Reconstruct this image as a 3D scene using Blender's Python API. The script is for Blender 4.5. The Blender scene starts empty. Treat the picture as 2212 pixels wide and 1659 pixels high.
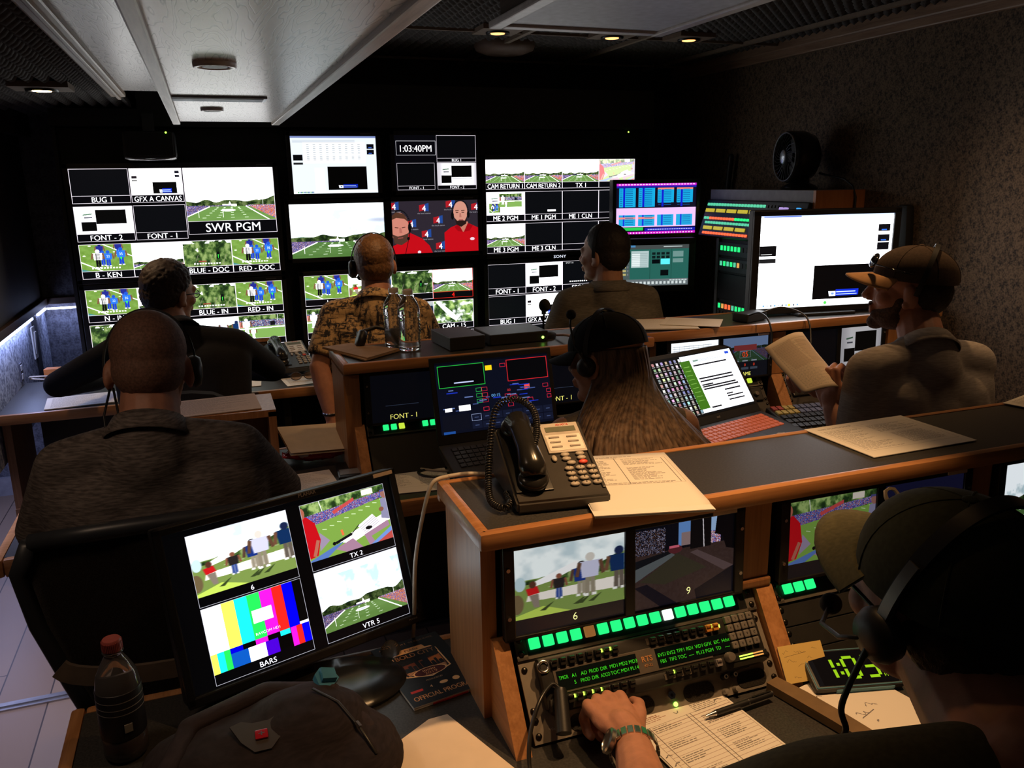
import bpy, bmesh, math, random
import numpy as np
from mathutils import Vector, Matrix, Euler, noise as mnoise

random.seed(7)
rng = np.random.default_rng(11)
SC = bpy.context.scene
COL = SC.collection
PI = math.pi
rad = math.radians

# ------------------------------------------------------------------ camera
def make_camera():
    yaw, pitch, roll = 0.3471765, 0.2428549, 0.0151978
    cy, sy, cp, sp = math.cos(yaw), math.sin(yaw), math.cos(pitch), math.sin(pitch)
    fwd = Vector((sy * cp, cy * cp, -sp))
    right = Vector((cy, -sy, 0))
    down = fwd.cross(right)
    r = right * math.cos(roll) + down * math.sin(roll)
    d = down * math.cos(roll) - right * math.sin(roll)
    cam = bpy.data.cameras.new('camera')
    cam.sensor_fit = 'HORIZONTAL'
    cam.sensor_width = 36.0
    cam.lens = 1780.0 / 2212.0 * 36.0
    cam.clip_start = 0.05
    o = bpy.data.objects.new('camera', cam)
    COL.objects.link(o)
    m = Matrix((r, -d, -fwd)).transposed().to_4x4()
    m.translation = Vector((0, 0, 1.65))
    o.matrix_world = m
    SC.camera = o
make_camera()

# ------------------------------------------------------------------ world, lamps of the room and an added fill, exposure
SC.view_settings.view_transform = 'Standard'
SC.view_settings.look = 'None'
SC.view_settings.gamma = 1.0
SC.view_settings.exposure = 0.0
SC.view_settings.use_curve_mapping = False
w = bpy.data.worlds.new('dim_room')
SC.world = w
w.use_nodes = True
w.node_tree.nodes['Background'].inputs[0].default_value = (0.012, 0.0105, 0.011, 1)
w.node_tree.nodes['Background'].inputs[1].default_value = 0.45

def spot(name, loc, aim, power, size, blend=.5, col=(1, .62, .30), r=.03):
    l = bpy.data.lights.new(name, 'SPOT')
    l.energy = power; l.spot_size = rad(size); l.spot_blend = blend; l.color = col; l.shadow_soft_size = r
    o = bpy.data.objects.new(name, l); COL.objects.link(o)
    o.location = loc
    o.rotation_euler = (Vector(aim) - Vector(loc)).to_track_quat('-Z', 'Y').to_euler()
    return o

def area(name, loc, aim, power, sx, sy, col, spread=180):
    l = bpy.data.lights.new(name, 'AREA')
    l.shape = 'RECTANGLE'; l.spread = rad(spread); l.size = sx; l.size_y = sy; l.energy = power; l.color = col
    o = bpy.data.objects.new(name, l); COL.objects.link(o)
    o.location = loc
    o.rotation_euler = (Vector(aim) - Vector(loc)).to_track_quat('-Z', 'Y').to_euler()
    return o

WARM = (1, .56, .24)
spot('fill_left_near', (-.62, 1.25, 1.98), (-.20, 1.50, .85), 8.5, 115, 1.0, (1, .70, .48), .12)  # added soft fill without a fitting, lifts the dark left foreground
# recessed halogen downlights over the consoles
spot('downlight_over_counter', (.93, .98, 2.27), (.82, 1.20, 1.0), 62, 54, .6, WARM, .025)
spot('downlight_over_desk', (.58, .98, 2.27), (.48, 1.12, .75), 20, 66, .8, WARM, .03)
spot('downlight_by_wall', (2.38, 1.50, 2.30), (2.62, 1.95, 1.15), 25, 100, .9, (1, .60, .30), .03)
spot('downlight_middle_row', (1.95, 2.02, 2.25), (1.68, 2.20, 1.1), 27, 98, .9, WARM, .03)
spot('downlight_front_row', (.84, 2.92, 2.27), (.70, 3.3, 1.3), 22, 70, .8, WARM, .03)
spot('downlight_left', (-.50, 3.47, 1.95), (-.42, 3.6, .76), 12, 90, .8, (1, .66, .38), .03)
spot('downlight_middle_left', (.25, 2.35, 1.86), (.32, 2.5, .75), 4.5, 100, .8, WARM, .03)

# ------------------------------------------------------------------ materials
MATS = {}
HOT = 2.2
def nt(name):
    m = bpy.data.materials.new(name); m.use_nodes = True
    return m, m.node_tree.nodes, m.node_tree.links, m.node_tree.nodes['Principled BSDF']

def M(name, col, rough=.6, metal=0., var=.12, scale=30., bump=0., bscale=200., emit=None, es=0., spec=None, trans=0., ior=1.45, coat=0.):
    """plain procedural material: colour broken up by noise, optional bump"""
    if name in MATS: return MATS[name]
    m, N, L, B = nt(name)
    tc = N.new('ShaderNodeTexCoord')
    nz = N.new('ShaderNodeTexNoise'); nz.inputs['Scale'].default_value = scale; nz.inputs['Detail'].default_value = 4
    L.new(tc.outputs['Object'], nz.inputs['Vector'])
    rp = N.new('ShaderNodeValToRGB')
    c = Vector(col[:3])
    lo, hi = c * (1 - var), c * (1 + var)
    rp.color_ramp.elements[0].position = .3; rp.color_ramp.elements[1].position = .7
    rp.color_ramp.elements[0].color = (*lo, 1); rp.color_ramp.elements[1].color = (*hi, 1)
    L.new(nz.outputs['Fac'], rp.inputs[0]); L.new(rp.outputs[0], B.inputs['Base Color'])
    B.inputs['Roughness'].default_value = rough; B.inputs['Metallic'].default_value = metal
    if spec is not None: B.inputs['Specular IOR Level'].default_value = spec
    if trans: B.inputs['Transmission Weight'].default_value = trans; B.inputs['IOR'].default_value = ior
    if coat: B.inputs['Coat Weight'].default_value = coat
    if emit: B.inputs['Emission Color'].default_value = (*emit, 1); B.inputs['Emission Strength'].default_value = es
    if bump:
        n2 = N.new('ShaderNodeTexNoise'); n2.inputs['Scale'].default_value = bscale; n2.inputs['Detail'].default_value = 3
        L.new(tc.outputs['Object'], n2.inputs['Vector'])
        b = N.new('ShaderNodeBump'); b.inputs['Strength'].default_value = bump; b.inputs['Distance'].default_value = .002
        L.new(n2.outputs['Fac'], b.inputs['Height']); L.new(b.outputs[0], B.inputs['Normal'])
    MATS[name] = m
    return m

def wood(name, c1, c2, axis='X', rough=.42, scale=1.0, coat=0.):
    if name in MATS: return MATS[name]
    m, N, L, B = nt(name)
    tc = N.new('ShaderNodeTexCoord'); mp = N.new('ShaderNodeMapping')
    s = {'X': (1.2, 22, 22), 'Y': (22, 1.2, 22), 'Z': (22, 22, 1.2)}[axis]
    mp.inputs['Scale'].default_value = [v * scale for v in s]
    L.new(tc.outputs['Object'], mp.inputs[0])
    nz = N.new('ShaderNodeTexNoise'); nz.inputs['Scale'].default_value = 3.2; nz.inputs['Detail'].default_value = 6; nz.inputs['Distortion'].default_value = .6
    L.new(mp.outputs[0], nz.inputs['Vector'])
    wv = N.new('ShaderNodeTexNoise'); wv.inputs['Scale'].default_value = 14; wv.inputs['Detail'].default_value = 2
    L.new(mp.outputs[0], wv.inputs['Vector'])
    mx = N.new('ShaderNodeMath'); mx.operation = 'MULTIPLY_ADD'; mx.inputs[1].default_value = .35
    L.new(wv.outputs['Fac'], mx.inputs[0]); L.new(nz.outputs['Fac'], mx.inputs[2])
    rp = N.new('ShaderNodeValToRGB')
    rp.color_ramp.elements[0].position = .48; rp.color_ramp.elements[1].position = .85
    rp.color_ramp.elements[0].color = (*c1, 1); rp.color_ramp.elements[1].color = (*c2, 1)
    L.new(mx.outputs[0], rp.inputs[0]); L.new(rp.outputs[0], B.inputs['Base Color'])
    B.inputs['Roughness'].default_value = rough
    B.inputs['Coat Weight'].default_value = coat
    MATS[name] = m
    return m

def plywood():
    """pale fir plywood with cathedral grain, satin finish"""
    m, N, L, B = nt('fir_plywood')
    tc = N.new('ShaderNodeTexCoord'); mp = N.new('ShaderNodeMapping')
    mp.inputs['Scale'].default_value = (6.5, .75, 6.5)
    L.new(tc.outputs['Object'], mp.inputs[0])
    nz = N.new('ShaderNodeTexNoise'); nz.inputs['Scale'].default_value = 2.1; nz.inputs['Detail'].default_value = 3.2; nz.inputs['Roughness'].default_value = .55
    nz.inputs['Distortion'].default_value = .35
    L.new(mp.outputs[0], nz.inputs['Vector'])
    mm = N.new('ShaderNodeMath'); mm.operation = 'MULTIPLY'; mm.inputs[1].default_value = 19
    L.new(nz.outputs['Fac'], mm.inputs[0])
    fr = N.new('ShaderNodeMath'); fr.operation = 'FRACT'; L.new(mm.outputs[0], fr.inputs[0])
    pk = N.new('ShaderNodeValToRGB')
    e = pk.color_ramp.elements
    e[0].position = .0; e[0].color = (.72, .66, .62, 1)
    e[1].position = 1.; e[1].color = (.74, .68, .64, 1)
    a = e.new(.40); a.color = (.75, .69, .65, 1)
    b = e.new(.55); b.color = (.20, .15, .125, 1)
    c = e.new(.68); c.color = (.70, .64, .60, 1)
    L.new(fr.outputs[0], pk.inputs[0]); L.new(pk.outputs[0], B.inputs['Base Color'])
    B.inputs['Roughness'].default_value = .30
    bp = N.new('ShaderNodeBump'); bp.inputs['Strength'].default_value = .07; bp.inputs['Distance'].default_value = .002
    L.new(pk.outputs[0], bp.inputs['Height']); L.new(bp.outputs[0], B.inputs['Normal'])
    return m

def wallpaper(name, c1, c2, sc=26., rough=.85):
    """mottled fabric wall covering"""
    m, N, L, B = nt(name)
    tc = N.new('ShaderNodeTexCoord')
    mp = N.new('ShaderNodeMapping'); mp.inputs['Scale'].default_value = (1, 1, .75); mp.inputs['Rotation'].default_value = (rad(32), 0, 0)
    L.new(tc.outputs['Object'], mp.inputs[0])
    a = N.new('ShaderNodeTexVoronoi'); a.inputs['Scale'].default_value = sc; a.inputs['Randomness'].default_value = .55
    L.new(mp.outputs[0], a.inputs['Vector'])
    b = N.new('ShaderNodeTexNoise'); b.inputs['Scale'].default_value = sc * 3.2; b.inputs['Detail'].default_value = 5
    L.new(tc.outputs['Object'], b.inputs['Vector'])
    mx = N.new('ShaderNodeMath'); mx.operation = 'MULTIPLY_ADD'; mx.inputs[1].default_value = .38
    L.new(a.outputs['Distance'], mx.inputs[0]); L.new(b.outputs['Fac'], mx.inputs[2])
    rp = N.new('ShaderNodeValToRGB')
    rp.color_ramp.elements[0].position = .50; rp.color_ramp.elements[1].position = .82
    rp.color_ramp.elements[0].color = (*c1, 1); rp.color_ramp.elements[1].color = (*c2, 1)
    L.new(mx.outputs[0], rp.inputs[0]); L.new(rp.outputs[0], B.inputs['Base Color'])
    B.inputs['Roughness'].default_value = rough
    bp = N.new('ShaderNodeBump'); bp.inputs['Strength'].default_value = .4; bp.inputs['Distance'].default_value = .002
    L.new(mx.outputs[0], bp.inputs['Height']); L.new(bp.outputs[0], B.inputs['Normal'])
    return m

def floor_mat():
    m, N, L, B = nt('floor_planks')
    tc = N.new('ShaderNodeTexCoord')
    mp = N.new('ShaderNodeMapping'); mp.inputs['Rotation'].default_value = (0, 0, rad(90))
    L.new(tc.outputs['Object'], mp.inputs[0])
    br = N.new('ShaderNodeTexBrick'); br.inputs['Scale'].default_value = 1.0
    br.inputs['Brick Width'].default_value = 1.2; br.inputs['Row Height'].default_value = .16; br.inputs['Mortar Size'].default_value = .0025
    br.inputs['Color1'].default_value = (.36, .25, .17, 1); br.inputs['Color2'].default_value = (.31, .21, .145, 1); br.inputs['Mortar'].default_value = (.06, .04, .03, 1)
    L.new(mp.outputs[0], br.inputs['Vector'])
    L.new(br.outputs['Color'], B.inputs['Base Color'])
    B.inputs['Roughness'].default_value = .38
    return m

def emis(name, col, s):
    """a lit lamp, key cap or indicator"""
    if name in MATS: return MATS[name]
    m, N, L, B = nt(name)
    B.inputs['Base Color'].default_value = (col[0] * .3, col[1] * .3, col[2] * .3, 1)
    tc = N.new('ShaderNodeTexCoord'); nz = N.new('ShaderNodeTexNoise'); nz.inputs['Scale'].default_value = 60
    L.new(tc.outputs['Object'], nz.inputs['Vector'])
    mr = N.new('ShaderNodeMapRange'); mr.inputs['To Min'].default_value = s * .8; mr.inputs['To Max'].default_value = s * 1.2
    L.new(nz.outputs['Fac'], mr.inputs['Value']); L.new(mr.outputs[0], B.inputs['Emission Strength'])
    B.inputs['Emission Color'].default_value = (*col, 1)
    B.inputs['Roughness'].default_value = .4
    MATS[name] = m
    return m

def to_image(name, arr):
    h, wd = arr.shape[:2]
    im = bpy.data.images.new(name, wd, h, alpha=False)
    px = np.ones((h, wd, 4), np.float32); px[..., :3] = np.clip(arr, 0, 1)
    im.pixels.foreach_set(px[::-1].ravel()); im.update(); im.pack()
    return im

def picture_mat(name, arr, lit=0., rough=.5, spec=.5):
    """a picture drawn by this script: shown by a lit screen (lit>0) or printed"""
    m, N, L, B = nt(name)
    t = N.new('ShaderNodeTexImage'); t.image = to_image(name, arr); t.extension = 'EXTEND'
    if lit:
        B.inputs['Base Color'].default_value = (.004, .004, .006, 1)
        L.new(t.outputs[0], B.inputs['Emission Color'])
        # bright picture areas are much brighter than mid tones, as on a real panel
        bw = N.new('ShaderNodeRGBToBW'); L.new(t.outputs[0], bw.inputs[0])
        pw = N.new('ShaderNodeMath'); pw.operation = 'POWER'; pw.inputs[1].default_value = 5; L.new(bw.outputs[0], pw.inputs[0])
        ma = N.new('ShaderNodeMath'); ma.operation = 'MULTIPLY_ADD'; ma.inputs[1].default_value = lit * HOT; ma.inputs[2].default_value = lit; L.new(pw.outputs[0], ma.inputs[0])
        L.new(ma.outputs[0], B.inputs['Emission Strength'])
    else:
        L.new(t.outputs[0], B.inputs['Base Color'])
    B.inputs['Roughness'].default_value = rough; B.inputs['Specular IOR Level'].default_value = spec
    return m

BLACKP = M('black_plastic', (.012, .012, .013), .45, bump=.05)
BLACKM = M('black_metal', (.014, .014, .015), .38, .3)
DARKG = M('dark_grey_metal', (.045, .045, .048), .5, .3)
CHROME = M('bright_metal', (.7, .68, .65), .25, 1.)
OAK = wood('oak', (.36, .155, .055), (.50, .235, .095), 'X', .38, coat=.08)
OAKZ = wood('oak_upright', (.34, .145, .052), (.47, .22, .09), 'Z', .42)
OAKY = wood('oak_rail', (.36, .16, .06), (.52, .25, .105), 'Y', .38)
LAM = M('charcoal_laminate', (.042, .040, .038), .42, var=.35, scale=260, spec=.4)
PAPER = M('white_paper', (.80, .78, .74), .9, var=.02)
MANILA = M('manila_card', (.62, .50, .35), .85, var=.05)

# ------------------------------------------------------------------ mesh helpers
class MB:
    def __init__(s): s.bm = bmesh.new(); s.mi = 0
    def _mark(s, fs):
        for f in fs: f.material_index = s.mi
    def box(s, c, size, rot=None, bev=0.):
        b = bmesh.new(); bmesh.ops.create_cube(b, size=1)
        bmesh.ops.scale(b, vec=size, verts=b.verts)
        if bev: bmesh.ops.bevel(b, geom=b.edges[:], offset=bev, segments=2, profile=.6, affect='EDGES', clamp_overlap=True)
        return s._add(b, c, rot)
    def _add(s, b, c=(0, 0, 0), rot=None):
        m = Matrix.Translation(c)
        if rot is not None: m = m @ (rot.to_4x4() if isinstance(rot, Matrix) else Euler(rot).to_matrix().to_4x4())
        b.transform(m)
        me = bpy.data.meshes.new('t'); b.to_mesh(me); b.free()
        n = len(s.bm.faces)
        s.bm.from_mesh(me); bpy.data.meshes.remove(me)
        s.bm.faces.ensure_lookup_table()
        s._mark(s.bm.faces[n:])
        return s
    def bx(s, x0, x1, y0, y1, z0, z1, bev=0.):
        return s.box(((x0 + x1) / 2, (y0 + y1) / 2, (z0 + z1) / 2), (x1 - x0, y1 - y0, z1 - z0), None, bev)
    def cyl(s, p0, p1, r0, r1=None, n=20, caps=True):
        r1 = r0 if r1 is None else r1
        p0, p1 = Vector(p0), Vector(p1); d = p1 - p0
        b = bmesh.new(); bmesh.ops.create_cone(b, cap_ends=caps, segments=n, radius1=r0, radius2=r1, depth=d.length)
        return s._add(b, (p0 + p1) / 2, d.to_track_quat('Z', 'Y').to_matrix())
    def capsule(s, p0, p1, r0, r1=None, n=14, cap0=True, cap1=True, flat=1.0):
        r1 = r0 if r1 is None else r1
        p0, p1 = Vector(p0), Vector(p1); d = (p1 - p0)
        if d.length < 1e-6: return s.ell(p0, (r0, r0, r0))
        q = d.to_track_quat('Z', 'Y').to_matrix(); ln = d.length
        prof = []
        if cap0: prof += [(r0 * math.cos(a), -r0 * math.sin(a)) for a in (1.5, 1.1, .7, .35)]
        prof += [(r0, 0), (r0 + (r1 - r0) * .5, ln * .5), (r1, ln)]
        if cap1: prof += [(r1 * math.cos(a), ln + r1 * math.sin(a)) for a in (.35, .7, 1.1, 1.5)]
        return s.lathe(prof, p0, q, n, close=True)
    def lathe(s, prof, c=(0, 0, 0), rot=None, n=24, close=False):
        b = bmesh.new(); rings = []
        for r, z in prof:
            rings.append([b.verts.new((r * math.cos(2 * PI * k / n), r * math.sin(2 * PI * k / n), z)) for k in range(n)])
        for a, c2 in zip(rings, rings[1:]):
            for k in range(n): b.faces.new((a[k], a[(k + 1) % n], c2[(k + 1) % n], c2[k]))
        if close:
            b.faces.new(rings[0][::-1]); b.faces.new(rings[-1])
        return s._add(b, c, rot)
    def ell(s, c, r, rot=None, sub=3):
        b = bmesh.new(); bmesh.ops.create_icosphere(b, subdivisions=sub, radius=1)
        bmesh.ops.scale(b, vec=r, verts=b.verts)
        return s._add(b, c, rot)
    def cable(s, pts, r, n=8):
        P_ = [Vector(p) for p in pts]; out = []
        for i in range(len(P_) - 1):
            a, b, c, d = P_[max(i - 1, 0)], P_[i], P_[i + 1], P_[min(i + 2, len(P_) - 1)]
            for j in range(8):
                x = j / 8; out.append(.5 * ((2 * b) + (c - a) * x + (2 * a - 5 * b + 4 * c - d) * x * x + (-a + 3 * b - 3 * c + d) * x ** 3))
        return s.tube(out + [P_[-1]], r, n)
    def tube(s, pts, r, n=8, closed=False):
        pts = [Vector(p) for p in pts]; b = bmesh.new(); rings = []
        up = Vector((0, 0, 1)); nrm = None
        for i, p in enumerate(pts):
            t = (pts[min(i + 1, len(pts) - 1)] - pts[max(i - 1, 0)])
            if t.length < 1e-9: t = Vector((0, 0, 1))
            t.normalize()
            if nrm is None:
                nrm = t.orthogonal().normalized()
            else:
                nrm = (nrm - t * nrm.dot(t))
                nrm = nrm.normalized() if nrm.length > 1e-6 else t.orthogonal().normalized()
            bn = t.cross(nrm)
            rr = r[i] if isinstance(r, (list, tuple)) else r
            rings.append([b.verts.new(p + (nrm * math.cos(2 * PI * k / n) + bn * math.sin(2 * PI * k / n)) * rr) for k in range(n)])
        for a, c in zip(rings, rings[1:]):
            for k in range(n): b.faces.new((a[k], a[(k + 1) % n], c[(k + 1) % n], c[k]))
        b.faces.new(rings[0][::-1]); b.faces.new(rings[-1])
        return s._add(b)
    def prism(s, poly, z0, z1, m=None):
        """outline in XY swept from z0 to z1, then moved by matrix m"""
        b = bmesh.new()
        lo = [b.verts.new((x, y, z0)) for x, y in poly]; hi = [b.verts.new((x, y, z1)) for x, y in poly]
        n = len(poly)
        b.faces.new(lo[::-1]); b.faces.new(hi)
        for k in range(n): b.faces.new((lo[k], lo[(k + 1) % n], hi[(k + 1) % n], hi[k]))
        bmesh.ops.recalc_face_normals(b, faces=b.faces[:])
        if m is not None: b.transform(m)
        return s._add(b)
    def build(s, name, mat, parent=None, smooth=False, auto=None, loc=None, rot=None):
        me = bpy.data.meshes.new(name)
        bmesh.ops.recalc_face_normals(s.bm, faces=s.bm.faces[:])
        s.bm.to_mesh(me); s.bm.free()
        for mm in (mat if isinstance(mat, (list, tuple)) else [mat]): me.materials.append(mm)
        if smooth or auto:
            me.shade_smooth()
            if auto: me.set_sharp_from_angle(angle=rad(auto))
        o = bpy.data.objects.new(name, me); COL.objects.link(o)
        if parent is not None: o.parent = parent
        if loc is not None: o.location = loc
        if rot is not None: o.rotation_euler = rot
        return o

def tag(o, label=None, cat=None, group=None, kind=None):
    if label: o['label'] = label
    if cat: o['category'] = cat
    if group: o['group'] = group
    if kind: o['kind'] = kind
    return o
def thing(name, label, cat, loc=(0, 0, 0), rot=(0, 0, 0), group=None):
    o = bpy.data.objects.new(name, None); COL.objects.link(o)
    o.empty_display_size = .05
    o.location = loc; o.rotation_euler = rot
    return tag(o, label, cat, group)
def struct(name, mb, mat, **k):
    o = mb.build(name, mat, **k); o['kind'] = 'structure'; return o
def copy_tree(o, parent=None):
    c = o.copy(); COL.objects.link(c)
    if parent is not None: c.parent = parent
    for ch in o.children: copy_tree(ch, c)
    return c

def pic_quad(name, arr, w_, h_, parent, loc=(0, 0, 0), rot=(0, 0, 0), lit=0., rough=.5, spec=.5, mat=None, thick=.0015, grid=1, bend=None):
    """a picture surface in the local XZ plane facing -Y (or laid flat by rot); has a thin body behind it"""
    b = bmesh.new(); uv = b.loops.layers.uv.new('uv')
    g = grid
    V = [[b.verts.new(((i / g - .5) * w_, 0, (j / g - .5) * h_)) for i in range(g + 1)] for j in range(g + 1)]
    W = [[b.verts.new(((i / g - .5) * w_, thick, (j / g - .5) * h_)) for i in range(g + 1)] for j in range(g + 1)]
    for j in range(g):
        for i in range(g):
            f = b.faces.new((V[j][i], V[j][i + 1], V[j + 1][i + 1], V[j + 1][i]))
            for lp, (a, c) in zip(f.loops, ((i, j), (i + 1, j), (i + 1, j + 1), (i, j + 1))): lp[uv].uv = (a / g, c / g)
            f = b.faces.new((W[j][i], W[j + 1][i], W[j + 1][i + 1], W[j][i + 1])); f.material_index = 1
    for k in range(g):
        for q in ((V[0][k], W[0][k], W[0][k + 1], V[0][k + 1]), (V[g][k + 1], W[g][k + 1], W[g][k], V[g][k]),
                  (V[k + 1][0], W[k + 1][0], W[k][0], V[k][0]), (V[k][g], W[k][g], W[k + 1][g], V[k + 1][g])):
            f = b.faces.new(q); f.material_index = 1
    if bend:
        for v in b.verts: v.co = bend(v.co.copy())
    me = bpy.data.meshes.new(name); b.to_mesh(me); b.free()
    me.materials.append(mat or picture_mat(name, arr, lit, rough, spec)); me.materials.append(PAPER if not lit else BLACKP)
    if g > 1: me.shade_smooth()
    o = bpy.data.objects.new(name, me); COL.objects.link(o)
    if parent is not None: o.parent = parent
    o.location = loc; o.rotation_euler = rot
    return o

def words(txt, size, mat, parent, loc, rot=(0, 0, 0), name='lettering', depth=.0004, align='CENTER', bold=0., sx=1.0):
    """raised lettering as a mesh"""
    cu = bpy.data.curves.new('t', 'FONT'); cu.body = txt; cu.size = size; cu.align_x = align; cu.align_y = 'CENTER'
    cu.extrude = depth; cu.resolution_u = 2; cu.offset = bold * size
    t = bpy.data.objects.new('t', cu); COL.objects.link(t)
    dg = bpy.context.evaluated_depsgraph_get()
    me = bpy.data.meshes.new_from_object(t.evaluated_get(dg)); me.name = name
    bpy.data.objects.remove(t); bpy.data.curves.remove(cu)
    me.materials.clear(); me.materials.append(mat)
    o = bpy.data.objects.new(name, me); COL.objects.link(o)
    if parent is not None: o.parent = parent
    o.location = loc; o.rotation_euler = rot; o.scale = (sx, 1, 1)
    return o
# ------------------------------------------------------------------ pictures drawn for the lit screens and printed sheets
def vn(h, w_, cy, cx, seed):
    g = np.random.default_rng(seed).random((cy + 2, cx + 2))
    y = np.linspace(0, cy, h, endpoint=False); x = np.linspace(0, cx, w_, endpoint=False)
    yi, xi = y.astype(int), x.astype(int); fy, fx = (y - yi)[:, None], (x - xi)[None]
    fy = fy * fy * (3 - 2 * fy); fx = fx * fx * (3 - 2 * fx)
    a, b = g[yi][:, xi], g[yi][:, xi + 1]; c, d = g[yi + 1][:, xi], g[yi + 1][:, xi + 1]
    return (a * (1 - fx) + b * fx) * (1 - fy) + (c * (1 - fx) + d * fx) * fy
def fbm(h, w_, cy, cx, seed, oct=4):
    o = np.zeros((h, w_)); s = .5; t = 0
    for k in range(oct):
        o += s * vn(h, w_, max(1, min(cy * 2 ** k, h)), max(1, min(cx * 2 ** k, w_)), seed + k * 17); t += s; s *= .55
    return o / t
def canvas(w_, h, col=(0, 0, 0)): return np.ones((h, w_, 3), np.float32) * np.array(col, np.float32)
def sub(A, x0, y0, x1, y1):
    h, w_ = A.shape[:2]
    return A[int(round(y0 * h)):int(round(y1 * h)), int(round(x0 * w_)):int(round(x1 * w_))]
def fill(A, x0, y0, x1, y1, col): sub(A, x0, y0, x1, y1)[:] = col
def frame(A, x0, y0, x1, y1, col, t=1):
    V = sub(A, x0, y0, x1, y1); V[:t] = col; V[-t:] = col; V[:, :t] = col; V[:, -t:] = col
def grid_xy(A):
    h, w_ = A.shape[:2]
    return np.meshgrid((np.arange(w_) + .5) / w_, (np.arange(h) + .5) / h)
def mixin(A, m, col):
    m = m[..., None]; A[:] = A * (1 - m) + np.array(col, np.float32) * m
def poly(A, pts, col, al=1.):
    h, w_ = A.shape[:2]
    xs = [p[0] for p in pts]; ys = [p[1] for p in pts]
    x0, x1 = max(0, int(min(xs) * w_) - 1), min(w_, int(max(xs) * w_) + 2)
    y0, y1 = max(0, int(min(ys) * h) - 1), min(h, int(max(ys) * h) + 2)
    if x1 <= x0 or y1 <= y0: return
    X, Y = np.meshgrid((np.arange(x0, x1) + .5) / w_, (np.arange(y0, y1) + .5) / h)
    ins = np.zeros(X.shape, bool); n = len(pts)
    for i in range(n):
        ax, ay = pts[i]; bx_, by = pts[(i + 1) % n]
        if ay == by: continue
        c = ((ay > Y) != (by > Y)) & (X < (bx_ - ax) * (Y - ay) / (by - ay) + ax)
        ins ^= c
    V = A[y0:y1, x0:x1]; V[ins] = V[ins] * (1 - al) + np.array(col, np.float32) * al
def oval(A, cx, cy, rx, ry, col, al=1.):
    poly(A, [(cx + rx * math.cos(t), cy + ry * math.sin(t)) for t in np.linspace(0, 2 * PI, 24, endpoint=False)], col, al)
def line(A, p, q, wd, col, al=1.):
    h, w_ = A.shape[:2]; asp = w_ / h
    dx, dy = (q[0] - p[0]) * asp, q[1] - p[1]; L_ = math.hypot(dx, dy) or 1
    nx, ny = -dy / L_ * wd / 2 / asp, dx / L_ * wd / 2
    poly(A, [(p[0] + nx, p[1] + ny), (q[0] + nx, q[1] + ny), (q[0] - nx, q[1] - ny), (p[0] - nx, p[1] - ny)], col, al)
_gl = {}
def glyphs(txt):
    if txt in _gl: return _gl[txt]
    cu = bpy.data.curves.new('t', 'FONT'); cu.body = txt; cu.size = 1; cu.resolution_u = 3
    t = bpy.data.objects.new('t', cu); COL.objects.link(t)
    me = bpy.data.meshes.new_from_object(t.evaluated_get(bpy.context.evaluated_depsgraph_get()))
    me.calc_loop_triangles()
    v = np.array([x.co[:2] for x in me.vertices]) if len(me.vertices) else np.zeros((1, 2))
    tr = np.array([x.vertices[:] for x in me.loop_triangles]) if len(me.loop_triangles) else np.zeros((0, 3), int)
    bpy.data.objects.remove(t); bpy.data.curves.remove(cu); bpy.data.meshes.remove(me)
    _gl[txt] = (v, tr); return _gl[txt]
def text(A, txt, cx, cy, size, col, fit=None, sx=1., align='c', bold=0):
    """lettering rasterised into the picture; size in fractions of the picture height"""
    h, w_ = A.shape[:2]
    v, tr = glyphs(txt)
    if not len(tr): return
    S = 3; px = size * h * S
    x0, x1 = v[:, 0].min(), v[:, 0].max()
    wd = (x1 - x0) * px * sx
    if fit and wd > fit * w_ * S: sx *= fit * w_ * S / wd; wd = (x1 - x0) * px * sx
    ox = cx * w_ * S - (wd / 2 if align == 'c' else 0)
    P = np.stack([ox + (v[:, 0] - x0) * px * sx, cy * h * S - (v[:, 1] - .36) * px], 1)
    bx0, by0 = np.floor(P.min(0) / S).astype(int) - 1; bx1, by1 = np.ceil(P.max(0) / S).astype(int) + 1
    bx0, by0 = max(bx0, 0), max(by0, 0); bx1, by1 = min(bx1, w_), min(by1, h)
    if bx1 <= bx0 or by1 <= by0: return
    mk = np.zeros(((by1 - by0) * S, (bx1 - bx0) * S), bool)
    for a, b, c in tr:
        T = P[[a, b, c]] - (bx0 * S, by0 * S)
        l, t = np.maximum(np.floor(T.min(0)).astype(int), 0); r, bt = np.ceil(T.max(0)).astype(int) + 1
        r, bt = min(r, mk.shape[1]), min(bt, mk.shape[0])
        if r <= l or bt <= t: continue
        X, Y = np.meshgrid(np.arange(l, r) + .5, np.arange(t, bt) + .5)
        d = [(T[(i + 1) % 3][0] - T[i][0]) * (Y - T[i][1]) - (T[(i + 1) % 3][1] - T[i][1]) * (X - T[i][0]) for i in range(3)]
        mk[t:bt, l:r] |= ((d[0] >= 0) & (d[1] >= 0) & (d[2] >= 0)) | ((d[0] <= 0) & (d[1] <= 0) & (d[2] <= 0))
    if bold:
        m2 = mk.copy()
        for k in range(1, bold + 1): m2[:, k:] |= mk[:, :-k]; m2[:, :-k] |= mk[:, k:]
        mk = m2
    m = mk.reshape(by1 - by0, S, bx1 - bx0, S).mean((1, 3))
    mixin(A[by0:by1, bx0:bx1], m, col)

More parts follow.
